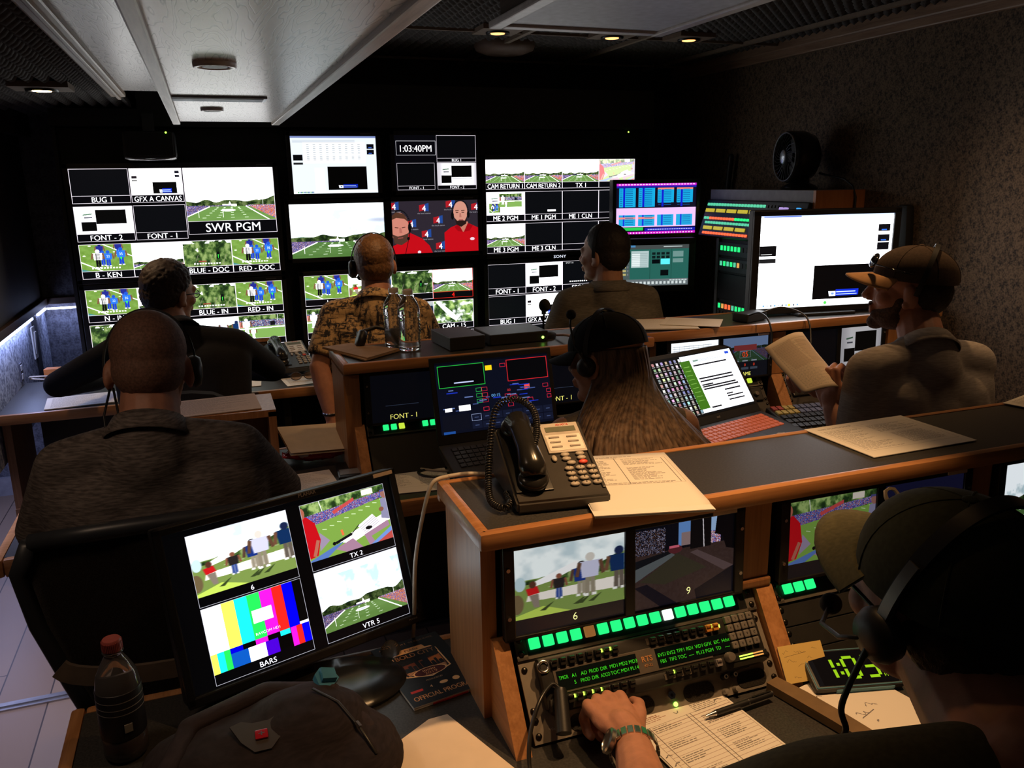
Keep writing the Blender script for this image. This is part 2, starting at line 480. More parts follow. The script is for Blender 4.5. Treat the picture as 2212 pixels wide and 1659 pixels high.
GREENS = [(.10, .17, .08), (.20, .30, .13), (.36, .46, .24), (.52, .60, .36)]
def foliage(A, m, seed, sc=14, bright=1.):
    h, w_ = A.shape[:2]
    n = fbm(h, w_, max(2, sc * h // w_), sc, seed, 5)
    n = np.clip((n - .5) * 2.6 + .5, 0, .999) * 3
    i = n.astype(int); f = (n - i)[..., None]; G = np.array(GREENS) * bright
    c = G[i] * (1 - f) + G[np.minimum(i + 1, 3)] * f
    A[m] = c[m]
def crowd(A, m, seed, cols=((.75, .3, .3), (.25, .35, .75), (.85, .8, .85), (.3, .25, .3), (.7, .55, .55))):
    h, w_ = A.shape[:2]
    r = np.random.default_rng(seed); c = np.array(cols)[r.integers(0, len(cols), (max(2, h // 2), max(2, w_ // 2)))]
    c = np.repeat(np.repeat(c, 2, 0), 2, 1)
    c = np.pad(c, ((0, max(0, h - c.shape[0])), (0, max(0, w_ - c.shape[1])), (0, 0)), mode='edge')[:h, :w_]
    A[m] = c[m]
def pic_stadium(A, hz=.66, seed=1, sky=(1, 1, 1), bot=1., clouds=.0, grass=(.38, .52, .26)):
    h, w_ = A.shape[:2]; X, Y = grid_xy(A)
    A[:] = sky if not clouds else (.90, .93, .95)
    if clouds:
        n = fbm(h, w_, 4, 6, seed + 90, 4); m = np.clip((n - .52) * 6, 0, 1) * clouds * (Y > .12)
        mixin(A, m, (.72, .84, .88))
    top = hz - .10 + .07 * (vn(1, w_, 1, 9, seed) - .5) - .07 * np.clip((np.abs(X - .5) - .32) * 4, 0, 1) * (X > .5)
    foliage(A, (Y > top) & (Y < hz + .1), seed + 3, 26, .70)
    crowd(A, (Y > hz - .01) & ((X < .34) | (X > .66)) & (Y > hz - .10 * np.clip(np.abs(X - .5) * 2 - .3, 0, 1) - .0), seed + 5)
    fill(A, .40, hz - .035, .56, hz + .012, (.97, .97, .95)); poly(A, [(.47, hz - .035), (.485, hz - .09), (.50, hz - .035)], (.9, .9, .86))
    vx, vy = .5, hz - .16
    def ray_(x): return (vx + (x - vx) * (hz + .01 - vy) / (bot + .0 - vy), hz + .01)
    g = [ray_(-.12), ray_(1.02), (1.02, bot), (-.12, bot)]
    crowd(A, (Y > hz + .01) & (Y < bot) & (X > .5), seed + 6, ((.72, .34, .24), (.78, .42, .28), (.30, .36, .7), (.80, .62, .55)))
    crowd(A, (Y > hz - .01) & (Y < bot) & (X <= .5), seed + 7, ((.30, .26, .42), (.20, .26, .62), (.55, .40, .48), (.70, .62, .70), (.24, .20, .28)))
    poly(A, g, grass)
    n = (vn(h, w_, 24, 3, seed + 8) - .5)[..., None] * .10
    V = (Y > hz + .01)[..., None]; A[:] = np.where(V, np.clip(A + n * .6, 0, 1), A)
    for x in (-.12, .92): line(A, ray_(x), (x, bot), .016, (1, 1, 1))
    for k in range(7):
        t = (k / 7.) ** 1.6; y = hz + .03 + t * (bot - hz - .03)
        xl = vx + (-.1 - vx) * (y - vy) / (bot - vy); xr = vx + (.9 - vx) * (y - vy) / (bot - vy)
        for j in range(4):
            u = .22 + .18 * j; line(A, (xl + (xr - xl) * u, y), (xl + (xr - xl) * (u + .05), y), .008, (.9, .95, .88), .8)
    oval(A, .46, hz + .085, .085, .022, (.93, .95, .93)); oval(A, .46, hz + .085, .05, .010, (.75, .8, .85))
    for x, y0 in ((.13, .12), (.40, .10), (.86, -.24), (.54, .0)): line(A, (x, hz + y0 * .6), (x, min(bot, hz + .22)) if y0 > 0 else (x, hz + .02), .010, (.95, .95, .95), .85)
def figure(A, x, y, s, shirt, pants, skin=(.45, .3, .22), head=None, num=None):
    """small standing figure: feet at (x, y), height s"""
    a = A.shape[0] / A.shape[1]
    for k in (-1, 1): line(A, (x + k * .035 * s * a * 2, y), (x + k * .03 * s * a * 2, y - .48 * s), .11 * s, pants)
    for k in (-1, 1): line(A, (x + k * .05 * s * a * 2, y), (x + k * .05 * s * a * 2, y - .06 * s), .12 * s, (.92, .92, .9))
    poly(A, [(x - .20 * s * a, y - .44 * s), (x + .20 * s * a, y - .44 * s), (x + .25 * s * a, y - .82 * s), (x - .25 * s * a, y - .82 * s)], shirt)
    for k in (-1, 1): line(A, (x + k * .25 * s * a, y - .80 * s), (x + k * .32 * s * a, y - .48 * s), .09 * s, skin)
    oval(A, x, y - .91 * s, .11 * s * a, .10 * s, head or skin)
    if num: text(A, num, x, y - .64 * s, .20 * s, (.9, .93, 1))
def pic_ref(A, seed=2):
    h, w_ = A.shape[:2]; X, Y = grid_xy(A)
    n = fbm(h, w_, 10, 14, seed, 3)[..., None]
    A[:] = np.array((.42, .56, .24)) + (n - .5) * .12
    line(A, (.42, -.02), (1.02, .50), .03, (.95, .97, .92)); line(A, (-.02, .62), (.42, 1.02), .035, (.95, .97, .92))
    for x, y in ((.08, .42), (.82, .38), (.66, .30), (.2, .06)): oval(A, x, y, .03, .018, (.85, .9, .8))
    poly(A, [(0, .9), (.2, 1.0), (0, 1.0)], (.25, .5, .5))
    B_ = (.10, .22, .72)
    figure(A, .385, .50, .52, (.12, .15, .5), B_, head=(.1, .12, .4)); figure(A, .74, .42, .50, (.12, .15, .5), B_, head=(.1, .12, .4))
    figure(A, .43, .80, .56, (.16, .42, .86), B_, head=(.12, .3, .75)); figure(A, .53, .84, .60, (.16, .42, .86), B_, head=(.12, .3, .75), num='22')
    figure(A, .78, .80, .66, (.16, .42, .86), B_, head=(.12, .3, .75), num='35'); poly(A, [(.75, .5), (.8, .5), (.78, .62)], (.2, .9, .3))
    figure(A, .335, .88, .68, (.92, .92, .92), (.05, .05, .06), head=(.95, .95, .95))
    for k in range(5): line(A, (.30 + k * .017, .34), (.30 + k * .017, .60), .018, (.12, .12, .14))
def pic_trees(A, seed=3, person=True):
    X, Y = grid_xy(A); A[:] = (.92, .95, .95)
    h, w_ = A.shape[:2]
    n = fbm(h, w_, 5, 7, seed, 4)
    foliage(A, n > .20 + .22 * (Y < .12), seed, 10, 1.0)
    for x in (.2, .5, .78): line(A, (x, 1), (x + .1, .55), .02, (.5, .48, .42), .8)
    if person: poly(A, [(.68, .45), (.74, .45), (.75, .72), (.67, .72)], (.03, .05, .05)); poly(A, [(.70, .55), (.72, .55), (.715, .7), (.705, .7)], (.2, .9, .25))
    line(A, (.3, .80), (.46, .80), .05, (.55, .25, .2))
def tcode(A):
    X, Y = grid_xy(A); r = np.random.default_rng(5)
    for k in range(30):
        if k % 3 < 2: x = .2 + k * .019; fill(A, x, .86, x + .012, .91, (1, 1, 1))
def pic_evs(A):
    X, Y = grid_xy(A); A[:] = (.45, .60, .30); foliage(A, Y < .28, 41, 14)
    crowd(A, (Y > .22) & (Y < .5), 42, ((.2, .25, .45), (.15, .2, .3), (.3, .4, .6), (.75, .78, .8), (.6, .3, .3)))
    fill(A, 0, .28, .14, .52, (.75, .45, .42)); line(A, (0, .58), (1, .55), .05, (.95, .95, .95)); line(A, (.85, 0), (.85, .3), .02, (.9, .9, .9))
    figure(A, .16, .80, .66, (.9, .92, .95), (.85, .88, .92), head=(.95, .95, .97)); figure(A, .30, .98, .44, (.9, .92, .95), (.85, .88, .92), head=(.95, .95, .97))
    fill(A, .68, .30, .78, .48, (.06, .06, .08))
def pic_cam15(A):
    X, Y = grid_xy(A); A[:] = (.8, .85, .85); foliage(A, X > -1, 51, 9, 1.25)
    poly(A, [(.05, .05), (.14, .02), (.62, .80), (.56, .95), (.40, .75)], (.93, .94, .92))
    h, w_ = A.shape[:2]; mixin(A, np.clip((fbm(h, w_, 6, 8, 58) - .5) * 4, 0, .8), (.93, .95, .95))
def pic_gfx(A):
    A[:] = (1, 1, .99); fill(A, .04, .28, .14, .38, (.12, .1, .12)); fill(A, .04, .44, .14, .48, (.2, .2, .2))
    fill(A, .86, .10, .95, .2, (.1, .1, .15)); fill(A, .86, .26, .95, .34, (.1, .1, .15))
    fill(A, .42, .52, .88, .95, (.02, .02, .02)); lower_third(A, .54, .80, .78, .92)
def lower_third(A, x0, y0, x1, y1, txt=False):
    h = y1 - y0; wd = x1 - x0
    poly(A, [(x0, y0), (x0 + wd * .25, y0), (x0 + wd * .25, y1), (x0 + wd * .03, y1)], (.92, .95, 1))
    poly(A, [(x0 + wd * .24, y0 - h * .3), (x1, y0 - h * .3), (x1, y1 - h * .1), (x1 - wd * .06, y1), (x0 + wd * .24, y1)], (.05, .16, .75))
    line(A, (x0 + wd * .26, y0 + h * .2), (x1 - wd * .1, y0 + h * .2), h * .2, (.75, .85, 1)); line(A, (x0 + wd * .26, y0 + h * .7), (x1 - wd * .05, y0 + h * .7), h * .15, (.75, .85, 1))
    oval(A, x0 + wd * .14, (y0 + y1) / 2, wd * .05, h * .25, (.45, .6, .85))
def pic_font2(A):
    X, Y = grid_xy(A); A[:] = (.97, .96, .98); mixin(A, np.clip(.5 - X * 2, 0, .4) + np.clip((X - .8) * 2, 0, .4), (.6, .58, .62))
    line(A, (.14, .30), (.30, .27), .04, (.3, .45, .35)); line(A, (.16, .40), (.3, .40), .04, (.35, .35, .4))
    fill(A, .36, .13, .88, .64, (.02, .02, .02)); fill(A, .10, .55, .36, .90, (.02, .02, .02)); frame(A, .10, .55, .36, .90, (.75, .75, .78))
    line(A, (.37, .70), (.90, .70), .02, (.75, .75, .8))
def pic_me2(A):
    pic_font2(A); pic_evs(sub(A, .34, .08, .92, .66)); pic_ref(sub(A, .08, .5, .34, .9))
def pic_tx2(A, warm=False):
    X, Y = grid_xy(A); h, w_ = A.shape[:2]; A[:] = (.50, .66, .28)
    foliage(A, Y < .34 - .1 * X, 61, 16, 1.25); line(A, (.22, .0), (.25, .3), .012, (.9, .9, .9))
    crowd(A, (Y > .22 - .1 * X) & (Y < .42 - .20 * X), 62, ((.25, .3, .7), (.3, .35, .75), (.7, .7, .8), (.75, .35, .35), (.2, .22, .4)))
    poly(A, [(.35, .24), (.62, .10), (.62, .16), (.36, .30)], (.8, .3, .3)); fill(A, .72, .02, .86, .12, (.9, .85, .8))
    for k in range(9): line(A, (.2 + .09 * k, .50 - .03 * k), (.25 + .09 * k, .52 - .03 * k), .012, (.9, .95, .85), .7)
    poly(A, [(.32, .78), (1., .50), (1., .66), (.5, .88)], (.97, .95, .93))
    poly(A, [(.60, .62), (.80, .48), (.88, .66), (.70, .80)], (.9, .87, .9))
    for k in range(5): line(A, (.62 + k * .012, .66 + k * .03), (.82 + k * .012, .52 + k * .03), .012, (.75, .72, .76))
    poly(A, [(.30, .90), (.52, .80), (.62, 1.0), (.42, 1.0)], (.66, .50, .60)); poly(A, [(.66, .80), (.97, .66), (.98, .76), (.74, .86), (.78, 1), (.70, 1)], (.66, .50, .60))
    poly(A, [(0, .98), (.30, .84), (.42, .80), (.2, 1.0), (0, 1.05)], (.35, .48, .75)); poly(A, [(.72, 1), (1, .78), (1, 1)], (.45, .58, .85)); poly(A, [(.80, 1), (1, .86), (1, 1)], (.75, .3, .28))
    poly(A, [(.16, .54), (.26, .72), (.13, .86)], (.62, .56, .66))
    line(A, (.32, .80), (.52, .72), .045, (.06, .06, .08)); oval(A, .30, .80, .02, .03, (.05, .05, .06)); oval(A, .73, .70, .04, .03, (.05, .05, .06)); line(A, (.52, .72), (.62, .60), .015, (.1, .1, .12))
    line(A, (.41, .60), (.42, .70), .04, (.95, .45, .25))
    poly(A, [(-.02, .22), (.05, .22), (.13, .36), (.16, .66), (.10, .92), (-.02, .95)], (.78, .06, .10)); oval(A, .0, .15, .04, .10, (.7, .4, .32)); line(A, (.13, .66), (.06, .92), .06, (.72, .42, .34))
    poly(A, [(.93, .26), (1.02, .22), (1.02, .66), (.90, .60), (.92, .42)], (.56, .55, .68)); oval(A, .985, .18, .04, .08, (.62, .42, .38)); fill(A, .94, .10, 1, .14, (.3, .3, .5)); oval(A, .92, .44, .03, .04, (.55, .34, .28))
def pic_side(A, seed=7, dim=1., cut=1.):
    """sideline seen through a swinging camera: people walking on a running track"""
    X, Y = grid_xy(A); h, w_ = A.shape[:2]; A[:] = (.93, .96, .96)
    mixin(A, np.clip((fbm(h, w_, 3, 4, 71) - .45) * 3, 0, .7), (.72, .82, .86)); A[:] = np.where((Y > .45)[..., None], np.array((.50, .60, .30)), A)
    foliage(A, (Y < .52) & (Y > .46 - .12 * X - .35 * np.clip(X - .72, 0, 1) + .05 * vn(h, w_, 1, 12, 72)), 73, 14, 1.1)
    poly(A, [(.16, .50), (.55, .30), (.62, .36), (.34, .52), (.18, .56)], (.95, .95, .95))
    for k in range(6): line(A, (.3 + .12 * k, .60 - .02 * k), (.38 + .12 * k, .62 - .02 * k), .01, (.85, .9, .8), .6)
    poly(A, [(.12, .66), (1, .62), (1, .80), (.10, .76)], (.93, .90, .86))
    poly(A, [(.0, .95), (.25, .86), (.5, 1), (0, 1)], (.75, .85, .35))
    for x in (.32, .62, .66, .76): poly(A, [(x, .84), (x + .03, .82), (x - .05, .93), (x - .1, .92)], (.22, .28, .14))
    figure(A, .395, .80, .36, (.16, .14, .14), (.2, .3, .6), skin=(.55, .32, .24)); figure(A, .60, .82, .50, (.10, .20, .52), (.62, .58, .5), skin=(.35, .24, .2), head=(.15, .12, .12))
    figure(A, .68, .84, .62, (.80, .80, .90), (.58, .54, .46), skin=(.4, .27, .2), head=(.85, .82, .78)); figure(A, .95, .82, .62, (.06, .18, .36), (.4, .36, .32), head=(.1, .15, .3))
    poly(A, [(.10, .58), (.20, .56), (.22, .66), (.12, .68)], (.82, .10, .12)); oval(A, .16, .53, .03, .05, (.35, .2, .15)); poly(A, [(.13, .68), (.21, .67), (.22, .86), (.17, .86)], (.55, .5, .45))
    oval(A, .02, .78, .06, .14, (.45, .38, .26)); oval(A, .05, .50, .05, .10, (.75, .85, .88))
    k = max(1, w_ // 60); A[:] = sum(np.roll(A, j, 1) for j in range(-k // 2, k // 2 + 1)) / len(range(-k // 2, k // 2 + 1))
    A *= dim
def pic_bars(A):
    A[:] = (.01, .01, .01); C = [(1, 1, 1), (1, 1, .25), (.1, .9, .9), (.15, .9, .35), (.98, .1, .9), (1, .15, .12), (0, 0, .95), (.02, .02, .02)]
    ws = [0, .19, .315, .44, .565, .69, .795, .905, 1]
    for i in range(8): fill(A, ws[i], 0, ws[i + 1], .70, C[i])
    fill(A, .0, .70, .065, 1, (1, 1, .25)); fill(A, .065, .70, .13, 1, (.1, .9, .9)); fill(A, .13, .70, .19, 1, (.15, .9, .35))
    fill(A, .19, .70, .315, .78, (0, 0, .9)); fill(A, .44, .70, .565, .78, (.98, .1, .9)); fill(A, .69, .70, .795, .78, (.1, .9, .9)); fill(A, .905, .66, 1., .72, (1, 1, 1))
    fill(A, .19, .78, .36, 1, (.05, .36, .78)); fill(A, .36, .78, .53, 1, (1, 1, 1)); fill(A, .53, .78, .66, 1, (.30, 0, .85))
    fill(A, .80, .70, .86, 1, (.98, .1, .9)); fill(A, .86, .70, .92, 1, (1, .15, .12)); fill(A, .92, .70, 1, 1, (0, 0, .95))
    fill(A, .46, .26, .66, .46, (1, 1, 1)); text(A, 'RAYCOM HD1', .58, .625, .06, (1, 1, 1))
def pic_sky(A, hz=.70):
    pic_stadium(A, hz, 21, clouds=.9, grass=(.30, .44, .22))
    h, w_ = A.shape[:2]; X, Y = grid_xy(A)
    mixin(A, np.clip(.6 - np.hypot((X - .95) * 2.2, (Y - .32) * 7), 0, .5), (.45, .48, .6))
def pic_booth(A):
    """two commentators in red polo shirts before a repeated station backdrop"""
    A[:] = (.19, .16, .20)
    for x, y in ((.03, .12), (.37, .16), (.68, .10), (.98, .16), (.22, .46), (.53, .40), (.39, .66), (.27, .98), (.55, .90)):
        s = .055
        poly(A, [(x - s, y - .08), (x + s * .2, y - .10), (x + s * .0, y + .02), (x - s, y + .04)], (.72, .12, .16)); poly(A, [(x + s * .2, y - .10), (x + s, y - .12), (x + s, y + .04), (x + s * .0, y + .03)], (.15, .30, .62))
        text(A, '4', x, y - .02, .16, (.95, .95, .97), bold=1); text(A, 'the local station', x, y + .075, .042, (.72, .72, .76))
    R_ = (.80, .05, .10)
    poly(A, [(.60, .94), (.60, .62), (.68, .52), (.78, .46), (.90, .46), (1.0, .54), (1.0, 1.02), (.60, 1.02)], R_); poly(A, [(.75, .56), (.79, .42), (.88, .42), (.90, .56), (.82, .62)], (.80, .50, .42)); poly(A, [(.72, .52), (.77, .46), (.82, .62), (.76, .60)], (.66, .03, .08)); poly(A, [(.94, .50), (.88, .45), (.83, .62), (.90, .60)], (.66, .03, .08))
    oval(A, .795, .23, .083, .22, (.86, .60, .52)); poly(A, [(.725, .34), (.755, .40), (.80, .385), (.845, .40), (.872, .32), (.86, .46), (.80, .52), (.745, .47)], (.16, .10, .09)); line(A, (.775, .385), (.825, .385), .02, (.65, .35, .32))
    for dx in (-.035, .035): line(A, (.79 + dx - .015, .24), (.79 + dx + .015, .24), .012, (.3, .17, .14)); line(A, (.79 + dx - .02, .205), (.79 + dx + .02, .20), .014, (.35, .2, .15))
    poly(A, [(.785, .25), (.80, .25), (.808, .33), (.78, .33)], (.76, .48, .42))
    for t in range(20):
        a = PI + PI * t / 19; oval(A, .795 + .093 * math.cos(a), .22 + .235 * math.sin(a) * .9, .008, .016, (.08, .08, .1))
    oval(A, .70, .30, .018, .075, (.05, .05, .06)); oval(A, .888, .28, .016, .07, (.05, .05, .06)); oval(A, .93, .76, .028, .03, (.9, .8, .85))
    poly(A, [(-.02, .86), (.06, .80), (.20, .60), (.34, .72), (.42, .86), (.46, 1.02), (-.02, 1.02)], R_); oval(A, .085, .50, .105, .29, (.86, .55, .48)); poly(A, [(-.02, .30), (.05, .20), (.14, .24), (.19, .40), (.14, .33), (.05, .31), (-.02, .36)], (.35, .22, .16))
    poly(A, [(.0, .62), (.06, .665), (.13, .64), (.185, .60), (.17, .76), (.10, .83), (.02, .80)], (.33, .22, .18)); line(A, (.06, .70), (.12, .69), .02, (.62, .32, .30)); line(A, (.03, .49), (.07, .50), .014, (.35, .2, .16)); line(A, (.11, .50), (.15, .49), .014, (.35, .2, .16)); poly(A, [(.08, .50), (.10, .50), (.115, .60), (.08, .60)], (.76, .45, .40))
    for t in range(16):
        a = -PI * .62 + PI * .62 * t / 15; oval(A, .09 + .115 * math.cos(a), .48 + .31 * math.sin(a), .008, .015, (.08, .08, .1))
    oval(A, .20, .50, .02, .09, (.05, .05, .06)); line(A, (.20, .58), (.19, .70), .014, (.05, .05, .06)); oval(A, .18, .71, .016, .03, (.04, .04, .05)); line(A, (.18, .74), (.14, 1.0), .012, (.2, .03, .05)); oval(A, .30, .98, .02, .03, (.9, .8, .85))
def pic_desk9(A):
    """low view from under a vehicle: feet, a dark post and a dim floor"""
    X, Y = grid_xy(A); h, w_ = A.shape[:2]
    A[:] = np.array((.20, .145, .135)) + ((fbm(h, w_, 40, 60, 81) - .5) * .05)[..., None]
    fill(A, 0, 0, 1, .33, (.035, .04, .07)); crowd(sub(A, .0, .04, .3, .34), np.ones(sub(A, 0, .04, .3, .34).shape[:2], bool), 82, ((.05, .05, .1), (.08, .08, .14), (.5, .5, .6), (.03, .03, .05), (.3, .2, .15)))
    fill(A, .43, .0, .56, .3, (.35, .5, .72)); fill(A, .46, .14, .55, .3, (.5, .42, .42)); fill(A, .55, .0, .76, .36, (.04, .035, .045)); line(A, (.675, .0), (.69, .36), .014, (.75, .72, .74)); fill(A, .76, .0, .84, .33, (.55, .66, .80)); crowd(sub(A, .76, .18, .86, .33), np.ones(sub(A, .76, .18, .86, .33).shape[:2], bool), 83)
    poly(A, [(.82, 0), (1, 0), (1, .45), (.92, .42), (.88, .26), (.80, .22)], (.02, .02, .03)); poly(A, [(0, .46), (.36, .36), (.40, .40), (0, .66)], (.30, .32, .33)); poly(A, [(0, .40), (.36, .33), (.36, .37), (0, .50)], (.05, .06, .08))
    oval(A, .40, .33, .07, .05, (.30, .12, .14)); fill(A, .34, .28, .44, .31, (.75, .35, .42)); poly(A, [(.05, .66), (.42, .38), (.72, .62), (.30, .74)], (.185, .17, .125)); poly(A, [(.55, .40), (.62, .38), (1, .66), (.9, .70)], (.30, .24, .24))
    poly(A, [(.0, .72), (.12, .70), (.42, 1), (.25, 1)], (.07, .06, .09)); poly(A, [(.60, .88), (1, .66), (1, 1), (.62, 1)], (.055, .05, .08))
def multi(A, x0, y0, x1, y1, kind, label='', lc=(.95, .95, .97), bc=(.85, .82, .86), lab=.22, ls=None, tc=False):
    V = sub(A, x0, y0, x1, y1); V[:] = (.02, .02, .03)
    I = sub(V, 0, 0, 1, 1 - lab)
    if kind == 'black': I[:] = (.028, .03, .042)
    elif callable(kind): kind(I)
    if tc: tcode(I)
    frame(A, x0, y0, x1, y1, bc, 2); h = V.shape[0]; yy = int(h * (1 - lab)); V[yy:yy + 2] = bc
    if label: text(V, label, .5, 1 - lab / 2, ls or lab * .98, lc, fit=.9, bold=1)
# ------------------------------------------------------------------ the room shell
DARKWALL = wallpaper('dark_wall_cloth', (.010, .009, .009), (.035, .030, .028), 30)
def foam_mb(x0, x1, y0, y1, z, pitch=.05, h=.034, k=4):
    nx, ny = int((x1 - x0) / pitch) * k, int((y1 - y0) / pitch) * k
    xs = np.linspace(x0, x1, nx + 1); ys = np.linspace(y0, y1, ny + 1)
    X, Y = np.meshgrid(xs, ys)
    Z = z - h * (np.abs(np.sin(PI * (X - x0) / pitch)) ** .7) * (np.abs(np.sin(PI * (Y - y0) / pitch)) ** .7)
    V = np.stack([X, Y, Z], -1).reshape(-1, 3)
    i = np.arange((nx + 1) * (ny + 1)).reshape(ny + 1, nx + 1)
    F = np.stack([i[:-1, :-1], i[1:, :-1], i[1:, 1:], i[:-1, 1:]], -1).reshape(-1, 4)
    n = len(V)
    top = [(x0, y0, z + .04), (x1, y0, z + .04), (x1, y1, z + .04), (x0, y1, z + .04)]
    me = bpy.data.meshes.new('ceiling')
    me.from_pydata(V.tolist() + top, [], F.tolist() + [(n, n + 1, n + 2, n + 3)])
    return me
FOAM = M('charcoal_foam', (.085, .078, .074), .95, var=.2, scale=40)
for nm, a in (('ceiling', (.31, 2.9, .3, 5., 2.34)), ('ceiling', (-1.35, -.27, .3, 5., 2.03))):
    me = foam_mb(*a); me.materials.append(FOAM); me.shade_smooth()
    o = bpy.data.objects.new(nm, me); COL.objects.link(o); o['kind'] = 'structure'
m = MB(); m.bx(-1.4, 3.0, -1.0, 5.1, -.1, 0); struct('floor', m, floor_mat())
m = MB(); m.bx(2.9, 3.0, -1.0, 5.1, 0, 2.4)
struct('wall_right', m, wallpaper('right_wall_cloth', (.030, .022, .017), (.185, .125, .075), 44))
m = MB(); m.bx(-1.4, 3.0, 5.0, 5.1, 0, 2.4); struct('wall_back', m, wallpaper('back_wall_cloth', (.06, .06, .075), (.16, .16, .19), 30))
m = MB(); m.bx(-1.45, -1.35, -1.0, 5.1, 0, 2.4); struct('wall_left', m, DARKWALL)
# the fixed side cabinet along the left wall: dark upper cupboard, light cloth-faced lower box
m = MB(); m.bx(-1.35, -.86, 3.55, 5.0, 1.035, 2.0); m.bx(-1.35, -.80, 4.6, 5.0, 1.9, 2.03); struct('wall_left_upper', m, M('dark_brown_panel', (.030, .017, .011), .6, var=.3, scale=8))
m = MB(); m.bx(-1.35, -.86, 3.55, 5.0, .55, 1.0); struct('wall_left_lower', m, wallpaper('left_wall_cloth', (.10, .11, .16), (.42, .44, .52), 30))
m = MB(); m.bx(-.86, -.835, 3.55, 5.0, 1.035, 1.075, .004); m.bx(-.86, -.6, 4.965, 5.0, 1.04, 1.075, .004); struct('trim_1', m, M('brown_ledge', (.055, .026, .014), .5))
m = MB(); m.bx(-.865, -.855, 4.62, 4.72, .5, 1.03); struct('trim_2', m, BLACKP)
# deep ceiling beam of pale plywood and the higher soffit beside it
PLY = plywood()
m = MB(); m.bx(-.075, .31, -.4, 3.6, 1.89, 2.42); struct('ceiling_beam', m, PLY)
m = MB(); m.bx(-.255, -.075, -.4, 3.6, 2.0, 2.4); struct('ceiling_soffit', m, PLY)
TRIMW = wood('pale_trim', (.40, .30, .22), (.60, .47, .36), 'Y', .4)
m = MB()
m.bx(-.083, -.055, -.4, 3.605, 1.878, 1.893, .004); m.bx(.287, .318, -.4, 3.605, 1.878, 1.893, .004)
struct('trim_3', m, TRIMW)
m = MB(); m.bx(-.30, -.245, -.4, 3.7, 1.985, 2.005, .006); m.bx(-.275, -.262, -.4, 3.7, 1.975, 1.99, .003); struct('trim_4', m, TRIMW)
m = MB(); m.bx(2.86, 2.9, -.5, 5.0, 2.275, 2.335, .008); m.bx(2.875, 2.9, -.5, 5.0, 2.24, 2.285, .006); struct('trim_5', m, wood('brown_trim', (.22, .13, .08), (.36, .23, .15), 'Y', .4))
m = MB()
for x in (.86, 1.46, 2.06, 2.66): m.bx(x - .012, x + .012, .4, 4.98, 2.295, 2.312)
for y in (1.4, 2.6, 3.8, 4.7): m.bx(.32, 2.88, y - .006, y + .006, 2.300, 2.312)
struct('trim_6', m, M('foam_seam_strip', (.23, .17, .12), .6))
m = MB(); m.bx(-.86, 2.9, 4.86, 5.0, 2.16, 2.32); struct('trim_7', m, M('dark_header', (.035, .022, .016), .6))
m = MB(); m.bx(-1.35, 3.0, 2.77, 2.815, 0, .006); m.bx(-1.35, 3.0, 2.787, 2.798, .006, .010); struct('trim_8', m, M('floor_strip_metal', (.42, .40, .40), .35, .9))
m = MB(); m.bx(-1.35, -.6, 4.97, 5.0, 0, .10); struct('baseboard_back', m, M('grey_baseboard', (.35, .34, .36), .5))
# cool LED strip tucked under the left cupboard
LED = emis('cool_led', (.50, .58, 1.0), 9)
t = thing('led_strip', 'cool white LED strip glowing above the cloth-faced left wall', 'light', (-.855, 4.2, 1.018))
m = MB(); m.bx(-.004, .006, -.64, .42, -.006, .004); m.build('diffuser', LED, t)
t2 = thing('led_strip', 'short LED strip glowing above the recessed panel left of the monitor wall', 'light', (-.73, 4.97, 1.018))
m = MB(); m.bx(-.11, .11, -.004, .006, -.006, .004); m.bx(-.125, -.115, -.23, .006, -.006, .004); m.build('diffuser', LED, t2)
area('led_strip_light', (-.83, 4.05, 1.01), (-.86, 4.05, .3), 1.5, .9, .03, (.42, .52, 1.0)).rotation_euler = (0, 0, rad(90))
area('led_toe_light', (-1.10, 4.2, .53), (-1.10, 4.2, 0), 3.2, .3, 1.2, (.45, .52, 1.0))
area('led_recess_light', (-.73, 4.93, 1.0), (-.73, 4.97, .3), .35, .22, .03, (.42, .52, 1.0))
area('fill_left_floor', (-1.28, 2.6, 1.0), (-.75, 2.7, 0), 7, .9, 1.2, (.62, .64, 1.0), 100)

# ------------------------------------------------------------------ ceiling fittings
def downlight(label, loc, lit, ring, r=.045, glow=3.5, plate=True):
    t = thing('downlight', label, 'light', loc, group='recessed downlights')
    m = MB(); m.lathe([(r * .72, .02), (r * .74, 0), (r, -.004), (r * 1.18, -.004), (r * 1.2, .006)], n=28); m.build('ring', ring, t, smooth=True)
    m = MB(); m.cyl((0, 0, -.003), (0, 0, .018), r * .7, n=20)
    m.build('bulb', emis('warm_bulb_%g' % glow, (1, .40, .11) if glow < 20 else (1, .62, .28), glow) if lit else BLACKP, t)
    if plate:
        m = MB(); m.box((0, 0, .014), (.19, .17, .02)); m.build('mounting_plate', M('plate_brown', (.20, .14, .10), .6), t)
    return t
downlight('lit downlight in the foam ceiling just above the round ceiling disc', (1.314, 3.75, 2.29), 1, BLACKM)
downlight('lit downlight in the foam ceiling above the row of camera return pictures', (1.876, 3.731, 2.29), 1, BLACKM)
downlight('lit downlight in the foam ceiling closest to the patterned right wall', (2.270, 3.697, 2.29), 1, BLACKM)
downlight('bright lit downlight in the foam ceiling above the left wall cupboard', (-.50, 3.47, 1.982), 1, BLACKM, glow=30)
for k, (nm, x, y, z, r) in enumerate((('downlight over the near counter', .93, .98, 2.285, .05),)): pass
WRING = M('white_ring', (.85, .85, .88), .25)
downlight('unlit white-ringed downlight under the plywood beam, nearer the camera', (.048, 1.88, 1.884), 0, WRING, .036, plate=False)
downlight('small unlit downlight at the far end of the plywood beam', (.055, 2.98, 1.885), 0, WRING, .030, plate=False)
m = MB(); m.box((0, 0, 0), (.27, .10, .006), bev=.002)
for k in range(6): m.box((0, -.035 + k * .014, -.0035), (.25, .004, .002))
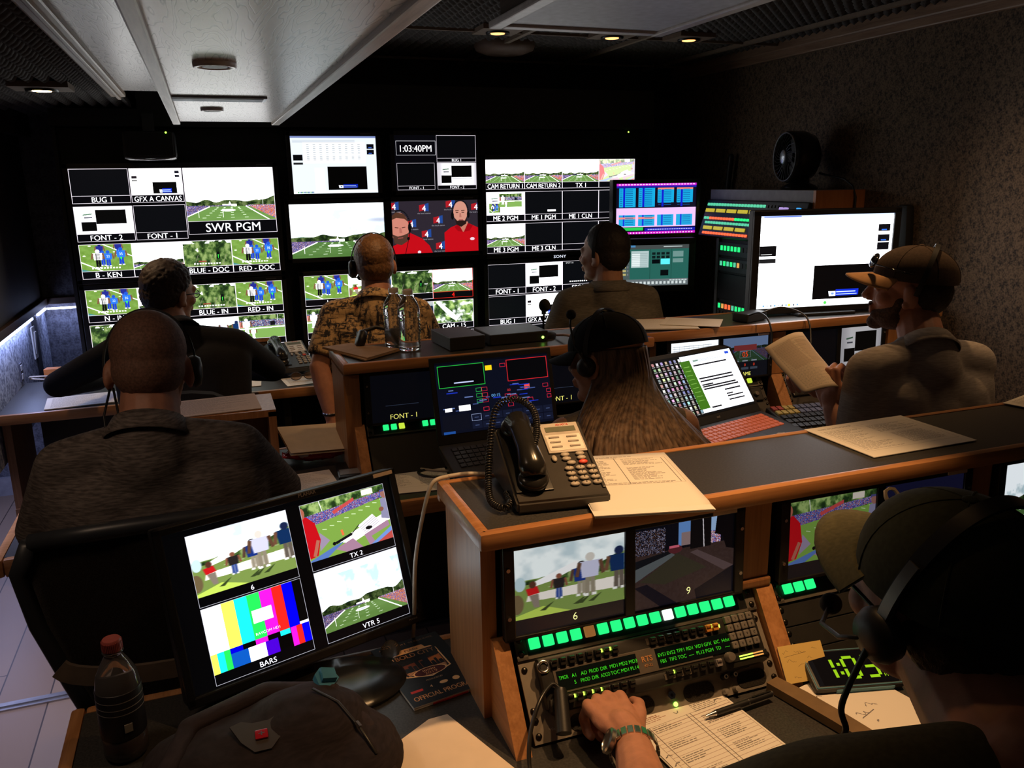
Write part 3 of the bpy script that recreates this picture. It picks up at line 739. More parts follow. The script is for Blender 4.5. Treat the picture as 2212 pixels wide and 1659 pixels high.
tag(m.build('air_vent', M('satin_steel', (.40, .45, .50), .35, .6), loc=(.065, 2.62, 1.887)), 'grey metal strip vent across the underside of the plywood beam', 'vent')
t = thing('ceiling_panel', 'pale framed light panel hanging from the foam ceiling at top centre', 'ceiling panel', (1.40, 2.62, 2.2))
m = MB(); m.box((0, 0, .06), (.66, .80, .12)); m.build('housing', wood('panel_wood', (.05, .03, .02), (.09, .055, .035), 'Y', .5), t)
m = MB()
for s in (-1, 1): m.box((s * .335, 0, 0), (.05, .90, .025), bev=.006); m.box((0, s * .425, 0), (.617, .05, .023), bev=.006)
m.build('frame', M('pale_frame', (.55, .50, .47), .35), t)
m = MB(); m.box((0, 0, .004), (.63, .81, .01)); m.build('diffuser', M('pale_diffuser', (.50, .51, .55), .5), t)
m = MB(); m.lathe([(0, -.03), (.10, -.028), (.145, -.012), (.155, .01), (.155, .03)], n=32); m.lathe([(0, -.036), (.02, -.034), (.03, -.028)], n=16)
tag(m.build('ceiling_speaker', M('dusty_brown', (.16, .10, .07), .6), smooth=True, loc=(1.50, 4.18, 2.295)), 'round brown ceiling disc below the first foam ceiling downlight', 'ceiling disc')

# ------------------------------------------------------------------ monitor wall
m = MB(); m.bx(-.61, 2.43, 4.40, 4.85, 0, 1.91); m.bx(-.61, -.595, 4.32, 4.40, .78, 1.91); m.bx(2.415, 2.43, 4.32, 4.40, .78, 1.91)
rack = tag(m.build('monitor_rack', M('black_rack', (.006, .006, .0065), .7)), 'tall black rack carrying the wall of lit monitors', 'rack')
BEZ = M('monitor_bezel', (.010, .010, .011), .35)
def wall_display(name, label, x0, x1, z0, z1, arr, lit, bez=.024, y=4.3, depth=.07, group=None, strip=True):
    t = thing(name, label, 'monitor', ((x0 + x1) / 2, y, (z0 + z1) / 2), group=group)
    W, H = x1 - x0, z1 - z0
    m = MB(); m.box((0, .004 + depth / 2, 0), (W + 2 * bez, depth, H + 2 * bez), bev=.004)
    m.build('housing', BLACKP, t)
    m = MB()
    for s in (-1, 1):
        m.box((s * (W / 2 + bez / 2), -.002, 0), (bez, .012, H + 2 * bez), bev=.003); m.box((0, -.002, s * (H / 2 + bez / 2)), (W + 2 * bez, .012, bez), bev=.003)
    m.build('bezel', BEZ, t)
    pic_quad('screen', arr, W, H, t, (0, 0, 0), lit=lit, rough=.4, spec=.3)
    if strip:
        m = MB(); m.box((W / 2 - .05, -.009, H / 2 + bez * .5), (.05, .002, .006)); m.build('nameplate', M('dull_grey', (.10, .09, .09), .5), t)
    return t
LIT = 1.55
# left, upper
A = canvas(900, 500, (.012, .012, .016))
multi(A, 0, 0, .275, .31, 'black', 'BUG 1'); multi(A, .28, 0, .535, .31, pic_gfx, 'GFX A CANVAS')
multi(A, 0, .335, .275, .655, pic_font2, 'FONT - 2'); multi(A, .28, .335, .535, .655, 'black', 'FONT - 1')
multi(A, .54, 0, 1, .62, lambda V: pic_stadium(V, .72, 1), 'SWR PGM', lab=.20, ls=.19)
multi(A, 0, .68, .25, 1, pic_ref, 'B - KEN', tc=True); multi(A, .25, .68, .5, 1, lambda V: pic_stadium(V, .82, 9), '')
multi(A, .5, .68, .75, 1, pic_trees, 'BLUE - DOC', tc=True); multi(A, .75, .68, 1, 1, pic_ref, 'RED - DOC', tc=True)
wall_display('wall_monitor', 'large left multi-picture monitor, upper one, with SWR PGM picture', -.562, .330, 1.228, 1.727, A, LIT)
A = canvas(900, 500, (.012, .012, .016))
multi(A, 0, 0, .25, .31, pic_ref, 'N - IN', tc=True); multi(A, .25, 0, .5, .31, lambda V: pic_stadium(V, .82, 9), 'K - IN', tc=True)
multi(A, .5, 0, .75, .31, pic_trees, 'BLUE - IN', tc=True); multi(A, .75, 0, 1, .31, pic_ref, 'RED - IN', tc=True)
multi(A, 0, .335, .25, .64, lambda V: pic_trees(V, 33, False), ''); multi(A, .25, .335, .5, .64, 'black'); multi(A, .5, .335, .75, .64, lambda V: pic_side(V, 3), ''); multi(A, .75, .335, 1, .64, pic_evs, 'EVS A4 E')
for k in range(4): multi(A, k * .25, .67, k * .25 + .25, .98, 'black')
wall_display('wall_monitor', 'large left multi-picture monitor, lower one, with N - IN and RED - IN pictures', -.562, .330, .680, 1.177, A, LIT)
# middle column
A = canvas(480, 322, (.86, .89, .92))
fill(A, .0, .0, 1, .03, (.55, .62, .85)); fill(A, .14, .10, .87, .47, (.95, .96, .97)); fill(A, .26, .55, .37, .95, (.97, .97, .98))
for k in range(9):
    y = .16 + k * .033; line(A, (.16, y), (.85, y), .006, (.8, .83, .86))
    for j in range(9): line(A, (.18 + j * .075, y - .012), (.21 + j * .075, y - .012), .010, (.62, .66, .7), .7)
for y in (.07, .10): line(A, (.02, y), (.75, y), .012, (.74, .78, .84))
fill(A, .02, .32, .13, .42, (.04, .04, .05)); fill(A, .02, .455, .13, .49, (.12, .12, .13))
fill(A, .89, .14, .975, .22, (.05, .05, .08)); fill(A, .89, .24, .975, .32, (.05, .05, .08)); line(A, (.91, .20), (.95, .20), .015, (.3, .5, 1)); line(A, (.91, .30), (.95, .30), .015, (.3, .5, 1))
fill(A, .41, .53, .875, .94, (.01, .01, .012)); lower_third(A, .53, .86, .76, .91); fill(A, 0, .955, 1, 1, (.88, .92, .95))
for k in range(12): fill(A, .05 + k * .016, .967, .06 + k * .016, .99, (.3, .5, .7) if k % 3 else (.3, .7, .3))
GFXPC = A
wall_display('small_monitor', 'small monitor showing a pale computer desktop, top of the middle column', .424, .843, 1.598, 1.873, A, .85, .022)
A = canvas(480, 300, (.022, .024, .045))
frame(A, .02, .10, .50, .36, (.85, .85, .88), 2); text(A, '1:03:40PM', .26, .235, .17, (1, 1, 1), fit=.38, bold=1)
multi(A, .02, .50, .48, .99, 'black', 'FONT - 1', lab=.15); multi(A, .51, 0, 1, .49, 'black', 'BUG 1', lab=.15); multi(A, .51, .50, 1, .99, pic_font2, 'FONT - 2', lab=.15)
wall_display('small_monitor', 'small dark monitor showing the clock time 1:03:40PM', .937, 1.372, 1.604, 1.879, A, .95, .022)
A = canvas(520, 300); pic_sky(A)
wall_display('picture_monitor', 'monitor showing a football field under a wide cloudy sky', .394, .866, 1.281, 1.547, A, 1.5, .022)
A = canvas(640, 360); pic_booth(A)
wall_display('picture_monitor', 'monitor showing two commentators in red polo shirts', .907, 1.374, 1.281, 1.550, A, .95, .022)
A = canvas(900, 500, (.012, .012, .016))
multi(A, 0, 0, .25, .31, pic_ref, '1'); multi(A, .25, 0, .5, .31, lambda V: pic_side(V, 4), '2'); multi(A, .5, 0, .75, .31, lambda V: pic_trees(V, 37), '3'); multi(A, .75, 0, 1, .31, lambda V: pic_stadium(V, .66, 12), '4', (1, .12, .08), (.85, .15, .1))
multi(A, 0, .335, .25, .65, pic_evs, ''); multi(A, .25, .335, .5, .65, lambda V: pic_side(V, 5), ''); multi(A, .5, .335, .75, .65, lambda V: pic_side(V, 6, .7), ''); multi(A, .75, .335, 1, .65, pic_cam15, 'CAM - 15')
for k in range(4): multi(A, k * .25, .67, k * .25 + .25, .98, 'black')
wall_display('wall_monitor', 'large multi-picture monitor low in the middle with CAM - 15 picture', .440, 1.337, .688, 1.190, A, LIT)
# right column
A = canvas(900, 500, (.012, .012, .016))
for k, (lb, s) in enumerate((('CAM RETURN 1', 1), ('CAM RETURN 2', 1), ('TX 1', 1))): multi(A, k * .25, 0, k * .25 + .25, .31, lambda V: pic_stadium(V, .70, 1), lb)
multi(A, .75, 0, 1, .31, lambda V: (pic_tx2(V), mixin(V, np.full(V.shape[:2], .45), (1, .97, .95))), 'TX 2')
multi(A, 0, .335, .25, .65, pic_me2, 'ME 2 PGM'); multi(A, .25, .335, .5, .65, 'black', 'ME 1 PGM'); fill(A, .40, .535, .455, .555, (.95, .93, .95)); multi(A, .5, .335, .75, .65, 'black', 'ME 1 CLN'); multi(A, .75, .335, 1, .65, 'black', '')
multi(A, 0, .675, .25, .99, lambda V: pic_stadium(V, .70, 1), 'ME 3 PGM'); multi(A, .25, .675, .5, .99, 'black', 'ME 3 CLN'); multi(A, .5, .675, .75, .99, 'black', ''); multi(A, .75, .675, 1, .99, 'black', '')
wall_display('wall_monitor', 'large right multi-picture monitor, upper one, with CAM RETURN pictures', 1.423, 2.315, 1.257, 1.755, A, LIT)
A = canvas(900, 500, (.012, .012, .016))
multi(A, 0, 0, .25, .33, 'black', 'FONT - 1'); multi(A, .25, 0, .5, .33, pic_font2, 'FONT - 2'); multi(A, .5, 0, .75, .33, 'black', 'SPOT 1', tc=True); multi(A, .75, 0, 1, .33, 'black', 'SPOT 2')
text(A, 'SPOT 1A', .55, .02, .025, (.9, .9, .9))
multi(A, 0, .345, .25, .66, 'black', 'BUG 1'); multi(A, .25, .345, .5, .66, pic_gfx, 'GFX A CANVAS'); multi(A, .5, .345, .75, .66, 'black', '', tc=True); multi(A, .75, .345, 1, .66, 'black', '')
for k in range(4): multi(A, k * .25, .68, k * .25 + .25, .99, 'black')
d = wall_display('wall_monitor', 'large right multi-picture monitor, lower one, with SPOT 1 and BUG 1 pictures', 1.425, 2.315, .690, 1.200, A, LIT)
words('SONY', .022, emis('pale_letters', (.8, .85, 1), 1.2), d, (-.02, -.010, .283), (PI / 2, 0, 0), sx=1.3)
# loudspeaker hung above the left monitors
t = thing('loudspeaker', 'black loudspeaker hanging above the upper left monitor', 'speaker', (-.205, 4.24, 1.825))
m = MB(); m.box((0, .04, 0), (.225, .20, .125), bev=.02); m.build('cabinet', BLACKP, t, auto=40)
m = MB(); m.box((0, -.062, .006), (.20, .006, .10), bev=.002); m.build('grille', M('speaker_cloth', (.008, .008, .008), .9), t)
m = MB(); m.tube([(-.105, -.055, -.052), (-.06, -.064, -.060), (0, -.067, -.063), (.06, -.064, -.060), (.105, -.055, -.052)], .0035); m.build('trim', M('dull_silver', (.3, .3, .32), .4, .8), t)
m = MB(); m.ell((.075, -.066, .055), (.004, .003, .004)); m.build('indicator', emis('green_led', (.35, 1, .05), 6), t)
m = MB(); m.box((0, .10, .10), (.05, .12, .09)); m.build('bracket', BLACKM, t)
# header soffit over the monitors that the loudspeaker hangs from
m = MB(); m.bx(-.245, 2.43, 4.30, 4.855, 1.915, 2.12); m.bx(-.61, -.245, 4.30, 4.855, 1.915, 1.99); struct('wall_header', m, M('header_black', (.008, .008, .008), .7))
m = MB(); m.ell((0, 0, 0), (.004, .003, .004)); tag(m.build('indicator_lamp', MATS['green_led'], loc=(2.27, 4.295, 1.90)), 'tiny green indicator lamp above the right monitors', 'lamp')

# ------------------------------------------------------------------ first row: side desk along the monitor wall
def edge_round(m, x0, x1, y, z0, z1): m.bx(x0, x1, y - .022, y, z0, z1, .008)
t = thing('console_desk', 'low desk with oak edge running along the foot of the monitor wall', 'desk', (0, 3.66, 0))
m = MB(); m.bx(-.858, 2.60, .022, .62, .735, .765); m.build('desktop', LAM, t)
m = MB(); edge_round(m, -.858, 2.60, .022, .725, .768); m.build('edge_trim', OAK, t, auto=40)
m = MB(); m.bx(-.85, -.82, .04, .42, .36, .735); m.bx(-.85, -.82, .03, .62, .30, .36); m.build('end_panel', wood('oak_dark', (.20, .10, .05), (.30, .16, .085), 'Z', .5), t)
m = MB(); m.bx(-.80, 2.60, .50, .52, .05, .735); m.build('modesty_panel', BLACKP, t)
m = MB()
pass
for x in (.25, 1.15, 2.5):
    m = MB(); m.bx(x, x + .03, .05, .50, 0, .735); m.build('support_panel', BLACKP, t)
# screens at its right end
A = canvas(420, 260, (.05, .04, .12))
fill(A, 0, 0, 1, .045, (.75, .1, .75)); fill(A, 0, .045, 1, .085, (.12, .1, .6)); fill(A, 0, .48, 1, .86, (.85, .70, .92))
for i in range(4):
    x0 = .035 + i * .24
    fill(A, x0, .09, x0 + .205, .46 - .08 * (i > 1), (.08, .62, .82)); fill(A, x0 + .05, .09, x0 + .075, .46, (.06, .1, .75)); fill(A, x0, .62, x0 + .205, .84, (.12, .62, .82)); fill(A, x0 + .05, .62, x0 + .07, .84, (.1, .2, .8))
    if i > 1: fill(A, x0, .09, x0 + .205, .125, (.95, .5, .4))
    else: fill(A, x0, .66, x0 + .205, .70, (.9, .5, .45))
    for j in range(9): line(A, (x0 + .08, .12 + j * .038), (x0 + .17, .12 + j * .038), .012, (.05, .35, .6)); line(A, (x0 + .01, .12 + j * .038), (x0 + .04, .12 + j * .038), .01, (.05, .3, .55))
    for j in range(5): line(A, (x0 + .08, .64 + j * .04), (x0 + .18, .64 + j * .04), .01, (.05, .35, .6))
fill(A, .05, .87, .34, .93, (.15, .75, .3)); fill(A, .36, .88, 1, .95, (.1, .1, .62)); fill(A, 0, .955, 1, 1, (.8, .12, .75))
for j in range(26): line(A, (.03 + j * .037, .022), (.055 + j * .037, .022), .018, (1, .75, 1)); line(A, (.03 + j * .037, .978), (.045 + j * .037, .978), .02, (1, .8, 1)); line(A, (.4 + j * .022, .915), (.415 + j * .022, .915), .02, (.7, .75, 1))
t = wall_display('list_monitor', 'monitor with a cyan and magenta listing page, right of the multi-picture wall', 2.10, 2.56, 1.35, 1.62, A, 1.25, .022, y=4.03, depth=.05, strip=False)
t.rotation_euler = (0, 0, rad(-9))
m = MB(); m.box((0, .14, -.36), (.05, .03, .71)); m.box((0, .10, -.02), (.05, .08, .05)); m.box((0, .14, -.712), (.20, .08, .012), bev=.004); m.build('stand', BLACKP, t); t.location.z = 1.485; t.location.y = 4.07
A = canvas(360, 220, (.16, .40, .36))
fill(A, 0, 0, 1, .10, (.28, .30, .30)); fill(A, 0, 0, .2, .05, (.3, .55, .75)); fill(A, 0, .84, 1, 1, (.42, .46, .47)); fill(A, .0, .1, .12, .84, (.30, .36, .36))
for k in range(7): fill(A, .015, .15 + k * .09, .065, .20 + k * .09, (.75, .70, .45)); fill(A, .08, .15 + k * .09, .10, .2 + k * .09, (.45, .48, .5))
fill(A, .14, .14, .40, .55, (.70, .78, .78)); fill(A, .15, .2, .27, .53, (.82, .86, .86))
for k in range(8): line(A, (.15, .2 + k * .045), (.38, .2 + k * .045), .008, (.5, .6, .6))
for k in range(8): fill(A, .45 + (k % 4) * .07, .18 + (k // 4) * .09, .50 + (k % 4) * .07, .24 + (k // 4) * .09, (.06, .12, .12))
fill(A, .45, .36, .57, .46, (.02, .04, .06)); fill(A, .58, .34, .72, .48, (.35, .9, .95)); fill(A, .58, .62, .70, .76, (.03, .05, .06)); fill(A, .76, .16, .92, .30, (.45, .6, .58)); fill(A, .76, .34, .92, .44, (.45, .6, .58)); fill(A, .42, .10, .425, .84, (.1, .25, .22)); fill(A, .74, .10, .745, .84, (.1, .25, .22))
for k in range(16): fill(A, .03 + k * .06, .90, .065 + k * .06, .97, (.78, .82, .82))
for k in range(6): fill(A, .72 + k * .045, .86, .755 + k * .045, .89, (.75, .8, .8))
text(A, 'ROUTING', .78, .04, .05, (.85, .9, .9))
A[: int(.08 * 220), int(.6 * 360):int(.95 * 360)] = (.28, .30, .30); line(A, (.62, .045), (.9, .045), .02, (.75, .8, .8))
t = wall_display('touch_monitor', 'touch screen with a green control page below the magenta listing monitor', 2.10, 2.475, 1.075, 1.295, A, .95, .035, y=3.98, depth=.05, strip=False)
t.rotation_euler = (0, 0, rad(-13)); t.location.y = 3.99
m = MB(); m.box((0, .045, -.412), (.24, .10, .012), bev=.004); m.box((0, .065, -.27), (.06, .02, .29)); m.build('stand', BLACKP, t)

# side cupboard on the right wall with the switch panel and tower below
t = thing('wall_cabinet', 'long wall box with grey face and orange end under the desk fan', 'cabinet', (2.76, 3.57, 1.545))
m = MB(); m.box((0, 0, 0), (.28, .83, .075)); m.build('body', M('grey_laminate', (.30, .27, .27), .6), t)
m = MB(); m.box((0, -.424, -.06), (.28, .018, .195)); m.build('end_panel', wood('warm_lit_wood', (.50, .17, .055), (.60, .23, .08), 'Z', .45), t)  # warm lamplight falling on this end is put into the wood colour
t = thing('vision_mixer', 'slanted switch panel covered in lit coloured keys below the grey wall box', 'control panel', (2.575, 3.57, 1.435), (0, rad(-74), 0))
m = MB(); m.box((0, 0, -.02), (.20, .83, .04), bev=.005); m.build('body', BLACKM, t)
def keyrow(parent, name, pts, size, mat):
    for p in pts:
        m = MB(); m.box((0, 0, 0), size, bev=min(size) * .18); m.build(name, mat, parent, loc=p)
KT = emis('key_teal', (.10, .62, .36), 1.0); KR = emis('key_red', (1, .13, .04), 1.3); KO = emis('key_orange', (.9, .42, .10), .9); KGr = emis('key_green', (.02, .9, .22), 1.15); KY = emis('key_yellow', (.75, .6, .03), .7); KV = emis('key_violet', (.5, .35, .8), .8); KB = emis('key_blue', (.05, .4, .95), 1.0); KW = emis('key_white', (.75, 1, .8), 1.5); KD = M('key_dark', (.05, .05, .05), .5); KAm = emis('key_amber', (.30, .12, .03), .9); KYG = emis('key_lime', (.55, .75, .05), 1.1)
for i in range(24):
    y = .385 - i * .0255; keyrow(t, 'key', [(.072, y, .004)], (.014, .0165, .006), KT if i < 20 else KD)
    keyrow(t, 'key', [(-.002, y, .004)], (.013, .0165, .006), KT if i < 2 else (KR if i < 11 else KGr))
for i in range(16):
    y = .365 - i * .0255
    keyrow(t, 'key', [(-.026, y, .004)], (.013, .0165, .006), KT); keyrow(t, 'key', [(-.082, y, .004)], (.013, .0165, .006), KR)
for i in range(7): keyrow(t, 'legend_strip', [(.040, .36 - i * .098, .002)], (.018, .080, .006), KY)
for i in range(4): keyrow(t, 'legend_strip', [(-.054, .34 - i * .098, .002)], (.018, .080, .006), KY)
keyrow(t, 'key', [(.060, -.235, .004), (.060, -.27, .004), (.015, -.27, .004), (.015, -.30, .004)], (.02, .024, .012), KV)
keyrow(t, 'key', [(.060, -.36, .004), (.015, -.345, .004), (.015, -.375, .004)], (.02, .024, .012), KB)
t = thing('equipment_tower', 'narrow equipment tower with rows of green keys beside the big white screen', 'equipment rack', (2.60, 3.67, .767)); t.scale.z = .93
m = MB(); m.bx(.012, .29, -.20, .20, 0, .62); m.build('cabinet', DARKG, t)
m = MB()
for s in (-1, 1): m.bx(-.004, .014, s * .195 - .012, s * .195 + .012, 0, .62)
m.bx(-.004, .014, -.2, .2, .605, .62); m.build('frame', M('frame_grey', (.16, .15, .145), .5, .4), t)
for k, (z, h) in enumerate(((.545, .075), (.455, .075), (.33, .15), (.175, .12), (.06, .09))):
    m = MB(); m.box((.004, 0, z), (.012, .36, h), bev=.002); m.build('module', M('module_grey', (.055, .058, .062), .45, .3) if k != 2 else BLACKM, t)
for i in range(11):
    y = .155 - i * .031
    keyrow(t, 'key', [(-.003, y, .55)], (.005, .017, .027), KGr if i < 6 else (KW if i == 8 else KD)); keyrow(t, 'key', [(-.003, y, .462)], (.005, .017, .026), [KT, KGr, KT, KGr, KT, KO, KD, KD, KGr, KD, KD][i])
    keyrow(t, 'key', [(-.003, y, .215)], (.005, .017, .027), [KGr, KO, KR, KR, KT, KGr, KGr, KGr, KD, KD, KD][i])
    keyrow(t, 'key', [(-.005, y, .175), (-.005, y, .137)], (.010, .022, .026), KD)
A = canvas(200, 40, (.0, .02, .0)); r_ = np.random.default_rng(3)
for k in range(20): line(A, (.04 + k * .045, .5 + .2 * r_.standard_normal()), (.07 + k * .045, .5), .14, (.4, .9, .1))
pic_quad('display', A, .34, .05, t, (-.003, 0, .06), (0, 0, -PI / 2), lit=.8)
# desk fan
t = thing('desk_fan', 'round black fan with silver hub on the grey wall box', 'fan', (2.75, 3.42, 1.583), (0, 0, rad(79)))
m = MB(); m.lathe([(.02, -.085), (.07, -.08), (.105, -.055), (.122, -.01), (.122, .055), (.116, .075), (.110, .075), (.108, .05)], (0, .01, .155), Euler((-rad(90), 0, 0)).to_matrix(), 36); m.build('housing', M('gloss_black', (.012, .011, .010), .22), t, smooth=True)
m = MB()
for k in range(26):
    a = 2 * PI * k / 26; m.tube([(.03 * math.cos(a), .088, .155 + .03 * math.sin(a)), (.07 * math.cos(a + .35), .09, .155 + .07 * math.sin(a + .35)), (.112 * math.cos(a + .6), .084, .155 + .112 * math.sin(a + .6))], .0016, 5)
m.build('grille', BLACKP, t)
m = MB(); m.lathe([(.110, .0), (.113, .004), (.116, 0)], (0, .086, .155), Euler((-rad(90), 0, 0)).to_matrix(), 40); m.build('rim', M('rim_grey', (.10, .10, .11), .4), t, smooth=True)
m = MB(); m.ell((0, .092, .155), (.028, .010, .034)); m.build('hub', M('hub_silver', (.55, .60, .68), .3, .6), t, smooth=True)
m = MB()
for k in range(5):
    a = 2 * PI * k / 5; m.box((.06 * math.cos(a), .03, .155 + .06 * math.sin(a)), (.07, .006, .045), (0, -a, 0))
m.build('blade', BLACKP, t)
m = MB(); m.lathe([(.0, 0), (.085, 0), (.09, .008), (.075, .02), (.04, .035), (.03, .05)], n=28); m.box((0, -.03, .06), (.05, .02, .10)); m.build('stand', MATS['gloss_black'], t, auto=50)
m = MB(); m.tube([(2.80, 3.34, 1.66), (2.83, 3.20, 1.63), (2.835, 3.15, 1.60), (2.835, 3.124, 1.55), (2.835, 3.126, 1.42), (2.84, 3.13, 1.36)], .005); tag(m.build('fan_cable', BLACKP, smooth=True), 'black fan cable draped over the orange end of the wall box', 'cord')
m = MB(); m.capsule((2.86, 4.16, 1.76), (2.865, 4.20, 1.50), .016); m.tube([(2.865, 4.2, 1.5), (2.80, 4.15, 1.2), (2.78, 4.1, .95), (2.74, 4.0, .78)], .012); tag(m.build('hanging_strap', BLACKP, smooth=True), 'black strap hanging on the right wall just beyond the grey wall box', 'strap')
m = MB(); m.box((2.875, 2.86, 1.40), (.05, .075, .24), (rad(-4), 0, 0), .02); tag(m.build('padded_bar', BLACKP, auto=40), 'black padded upright bar on the wall behind the big white screen', 'bar')
# big white computer screen on the second counter
A = canvas(800, 440, (.985, .985, 1))
fill(A, 0, 0, 1, .02, (.75, .82, .98)); line(A, (.03, .012), (.3, .012), .012, (.35, .45, .8)); fill(A, .01, .32, .13, .43, (.03, .03, .04)); line(A, (.02, .41), (.10, .41), .008, (.8, .8, .8)); fill(A, .01, .46, .13, .505, (.10, .10, .11))
for y in (.12, .235): fill(A, .885, y, .975, y + .075, (.04, .04, .06)); line(A, (.91, y + .06), (.95, y + .06), .012, (.2, .45, 1))
fill(A, .885, .32, .975, .40, (.04, .04, .06))
fill(A, .42, .55, .99, .925, (.012, .012, .016)); lower_third(A, .54, .84, .77, .895); fill(A, 0, .945, 1, 1, (.96, .97, .98))
for k in range(10): oval(A, .06 + k * .028, .972, .006, .011, [(.35, .6, .8), (.7, .75, .8), (.3, .35, .4)][k % 3])
oval(A, .25, .972, .01, .016, (.9, .9, .2)); oval(A, .52, .965, .012, .018, (.3, .8, .3))
t = thing('computer_monitor', 'big monitor with a blank white desktop standing on the second counter', 'monitor', (2.325, 2.70, 1.1005), (0, 0, rad(-7)))
m = MB(); m.box((0, .02, .215), (.655, .036, .41), bev=.005); m.build('housing', BLACKP, t)
m = MB()
for s in (-1, 1): m.box((s * .3125, -.001, .215), (.03, .012, .41), bev=.003)
m.box((0, -.001, .408), (.655, .012, .022), bev=.003); m.box((0, -.001, .022), (.655, .012, .024), bev=.003); m.build('bezel', BEZ, t)
pic_quad('screen', A, .60, .365, t, (0, .0005, .2155), lit=1.45, rough=.4, spec=.3)
m = MB(); m.box((0, .06, .12), (.08, .03, .22)); m.box((0, .05, .006), (.26, .18, .012), bev=.004); m.build('stand', BLACKP, t)
# ------------------------------------------------------------------ consoles of the second and third rows
def edge(m, x0, x1, y0, y1, z0, z1): m.bx(x0, x1, y0, y1, z0, z1, .009)
def dual_unit(name, label, x, y, z, pics, w_=.47, h=.174, lits=(1, 1), group=None, sw=.205, sh=.155, tilt=-2, vents=True):
    t = thing(name, label, 'monitor', (x, y, z), (rad(tilt), 0, 0), group)
    m = MB(); m.box((0, .045, h / 2), (w_ - .03, .085, h - .006)); m.build('housing', BLACKP, t)
    m = MB(); H = (h - sh) / 2 * .8; g = (w_ - 2 * sw) / 3.
    zs = .008
    m.bx(-w_ / 2, -w_ / 2 + g, -.004, .012, 0, h, .002); m.bx(w_ / 2 - g, w_ / 2, -.004, .012, 0, h, .002); m.bx(-g / 2, g / 2, -.004, .012, 0, h, .002)
    m.bx(-w_ / 2, w_ / 2, -.004, .012, h - .012, h, .002); m.bx(-w_ / 2, w_ / 2, -.004, .012, 0, .007, .002)
    m.build('bezel', BEZ, t)
    for k, (A, lit) in enumerate(zip(pics, lits)):
        pic_quad('screen', A, sw, sh, t, ((k - .5) * (sw + g), .001, .007 + sh / 2), lit=lit, rough=.25, spec=.4)
    if vents:
        m = MB()
        for i in range(44): m.box((-w_ / 2 + .05 + i * .0086, .012, h + .002), (.005, .016, .004), (0, 0, .5))
        m.build('vent_row', DARKG, t)
    m = MB(); m.box((w_ / 2 - .045, -.0055, h - .006), (.05, .003, .008), bev=.001); m.build('maker_plate', M('pale_plate', (.62, .48, .36), .4), t)
    for s in (-1, 1):
        for q in (.25, .75):
            m = MB(); m.cyl((s * (w_ / 2 - .008), -.007, h * q), (s * (w_ / 2 - .008), 0, h * q), .0035, n=10); m.build('screw', CHROME, t)
    return t
def cam_pic(kind, lab, lc=(.93, .93, .60), bot=.18, dark=(.11, .085, .085), size=.13, ty=.90):
    A = canvas(400, 300, dark); kind(sub(A, 0, 0, 1, 1 - bot)); text(A, lab, .54, ty, size, lc); return A
SCREWM = M('dark_screw', (.05, .045, .04), .3, .9)
def screws(t, pts, r=.0055):
    for p in pts:
        m = MB(); m.lathe([(r, 0), (r * .95, .002), (r * .6, .0035), (0, .004)], n=14); m.build('screw', SCREWM, t, smooth=True, loc=p)
SL = math.atan2(.137, .105)
def panel_thing(name, label, cat, x, y, z, group=None):  # slanted rack unit: local x across, y up the slope, z out of it
    return thing(name, label, cat, (x, y, z), (SL, 0, 0), group)
def tally(x, y, z, label, cols, gaps=None, w_=.4826, n0=.035, pitch=.0262, size=.0188, yo=.1335):
    t = panel_thing('tally_panel', label, 'control panel', x, y, z)
    m = MB(); m.bx(0, w_, yo, yo + .040, -.004, .003); m.build('panel', M('panel_black', (.012, .012, .012), .35), t)
    m = MB(); m.bx(0, .02, yo, yo + .040, .003, .0045); m.bx(w_ - .02, w_, yo, yo + .040, .003, .0045); m.bx(0, w_, yo, yo + .005, .003, .0045); m.build('rack_ear', M('ear_grey', (.16, .14, .12), .45, .4), t)
    for i, c in enumerate(cols):
        if c is None: continue
        m = MB(); m.box((0, 0, .003), (size, size, .008), bev=.0022); m.build('key', c, t, loc=(n0 + i * pitch, yo + .024, .003))
    screws(t, [(.009, yo + .011, .0045), (.009, yo + .034, .0045), (w_ - .009, yo + .011, .0045), (w_ - .009, yo + .034, .0045)])
    return t

# ---- third row (nearest)
t = thing('console_desk', 'nearest console with charcoal top, oak edges and slanted equipment bay', 'desk', (0, 0, 0))
m = MB(); m.bx(-.285, 2.885, .60, 1.465, .705, .742); m.build('desktop', LAM, t)
m = MB()
edge(m, -.31, -.285, .58, 1.487, .70, .744); edge(m, -.285, 2.885, 1.465, 1.487, .70, .744); edge(m, -.285, 2.885, .58, .60, .70, .744)
m.build('edge_trim', OAKY, t, auto=40)
m = MB(); m.bx(.382, 2.885, 1.178, 1.408, 1.075, 1.100); m.build('counter_top', LAM, t)
m = MB()
edge(m, .36, 2.885, 1.155, 1.178, 1.0715, 1.104); edge(m, .36, 2.885, 1.408, 1.427, 1.062, 1.103)
m.bx(.36, .382, 1.157, 1.425, 1.0715, 1.104, .009); m.build('counter_edge', OAK, t, auto=40)
m = MB(); m.bx(.372, .398, 1.195, 1.405, .742, 1.062); m.build('side_panel', OAKZ, t)
for x in (.882, 1.432, 1.975):
    m = MB(); m.bx(x, x + .058, 1.185, 1.405, .90, 1.06); m.bx(x - .004, x + .062, 1.178, 1.20, .895, .912, .004); m.build('divider', OAKZ, t)
def rail_mb(x0, x1, y=1.095, z=.742):
    m = MB(); mm = Matrix(((0, 0, 1, 0), (1, 0, 0, 0), (0, 1, 0, 0), (0, 0, 0, 1)))
    m.prism([(y - .022, z), (y + .100, z), (y + .100, z + .152), (y + .086, z + .152)], x0, x1, mm); return m
for x0, x1 in ((.386, .414), (.912, .948), (1.440, 1.48)): rail_mb(x0, x1).build('slanted_rail', OAKY, t)
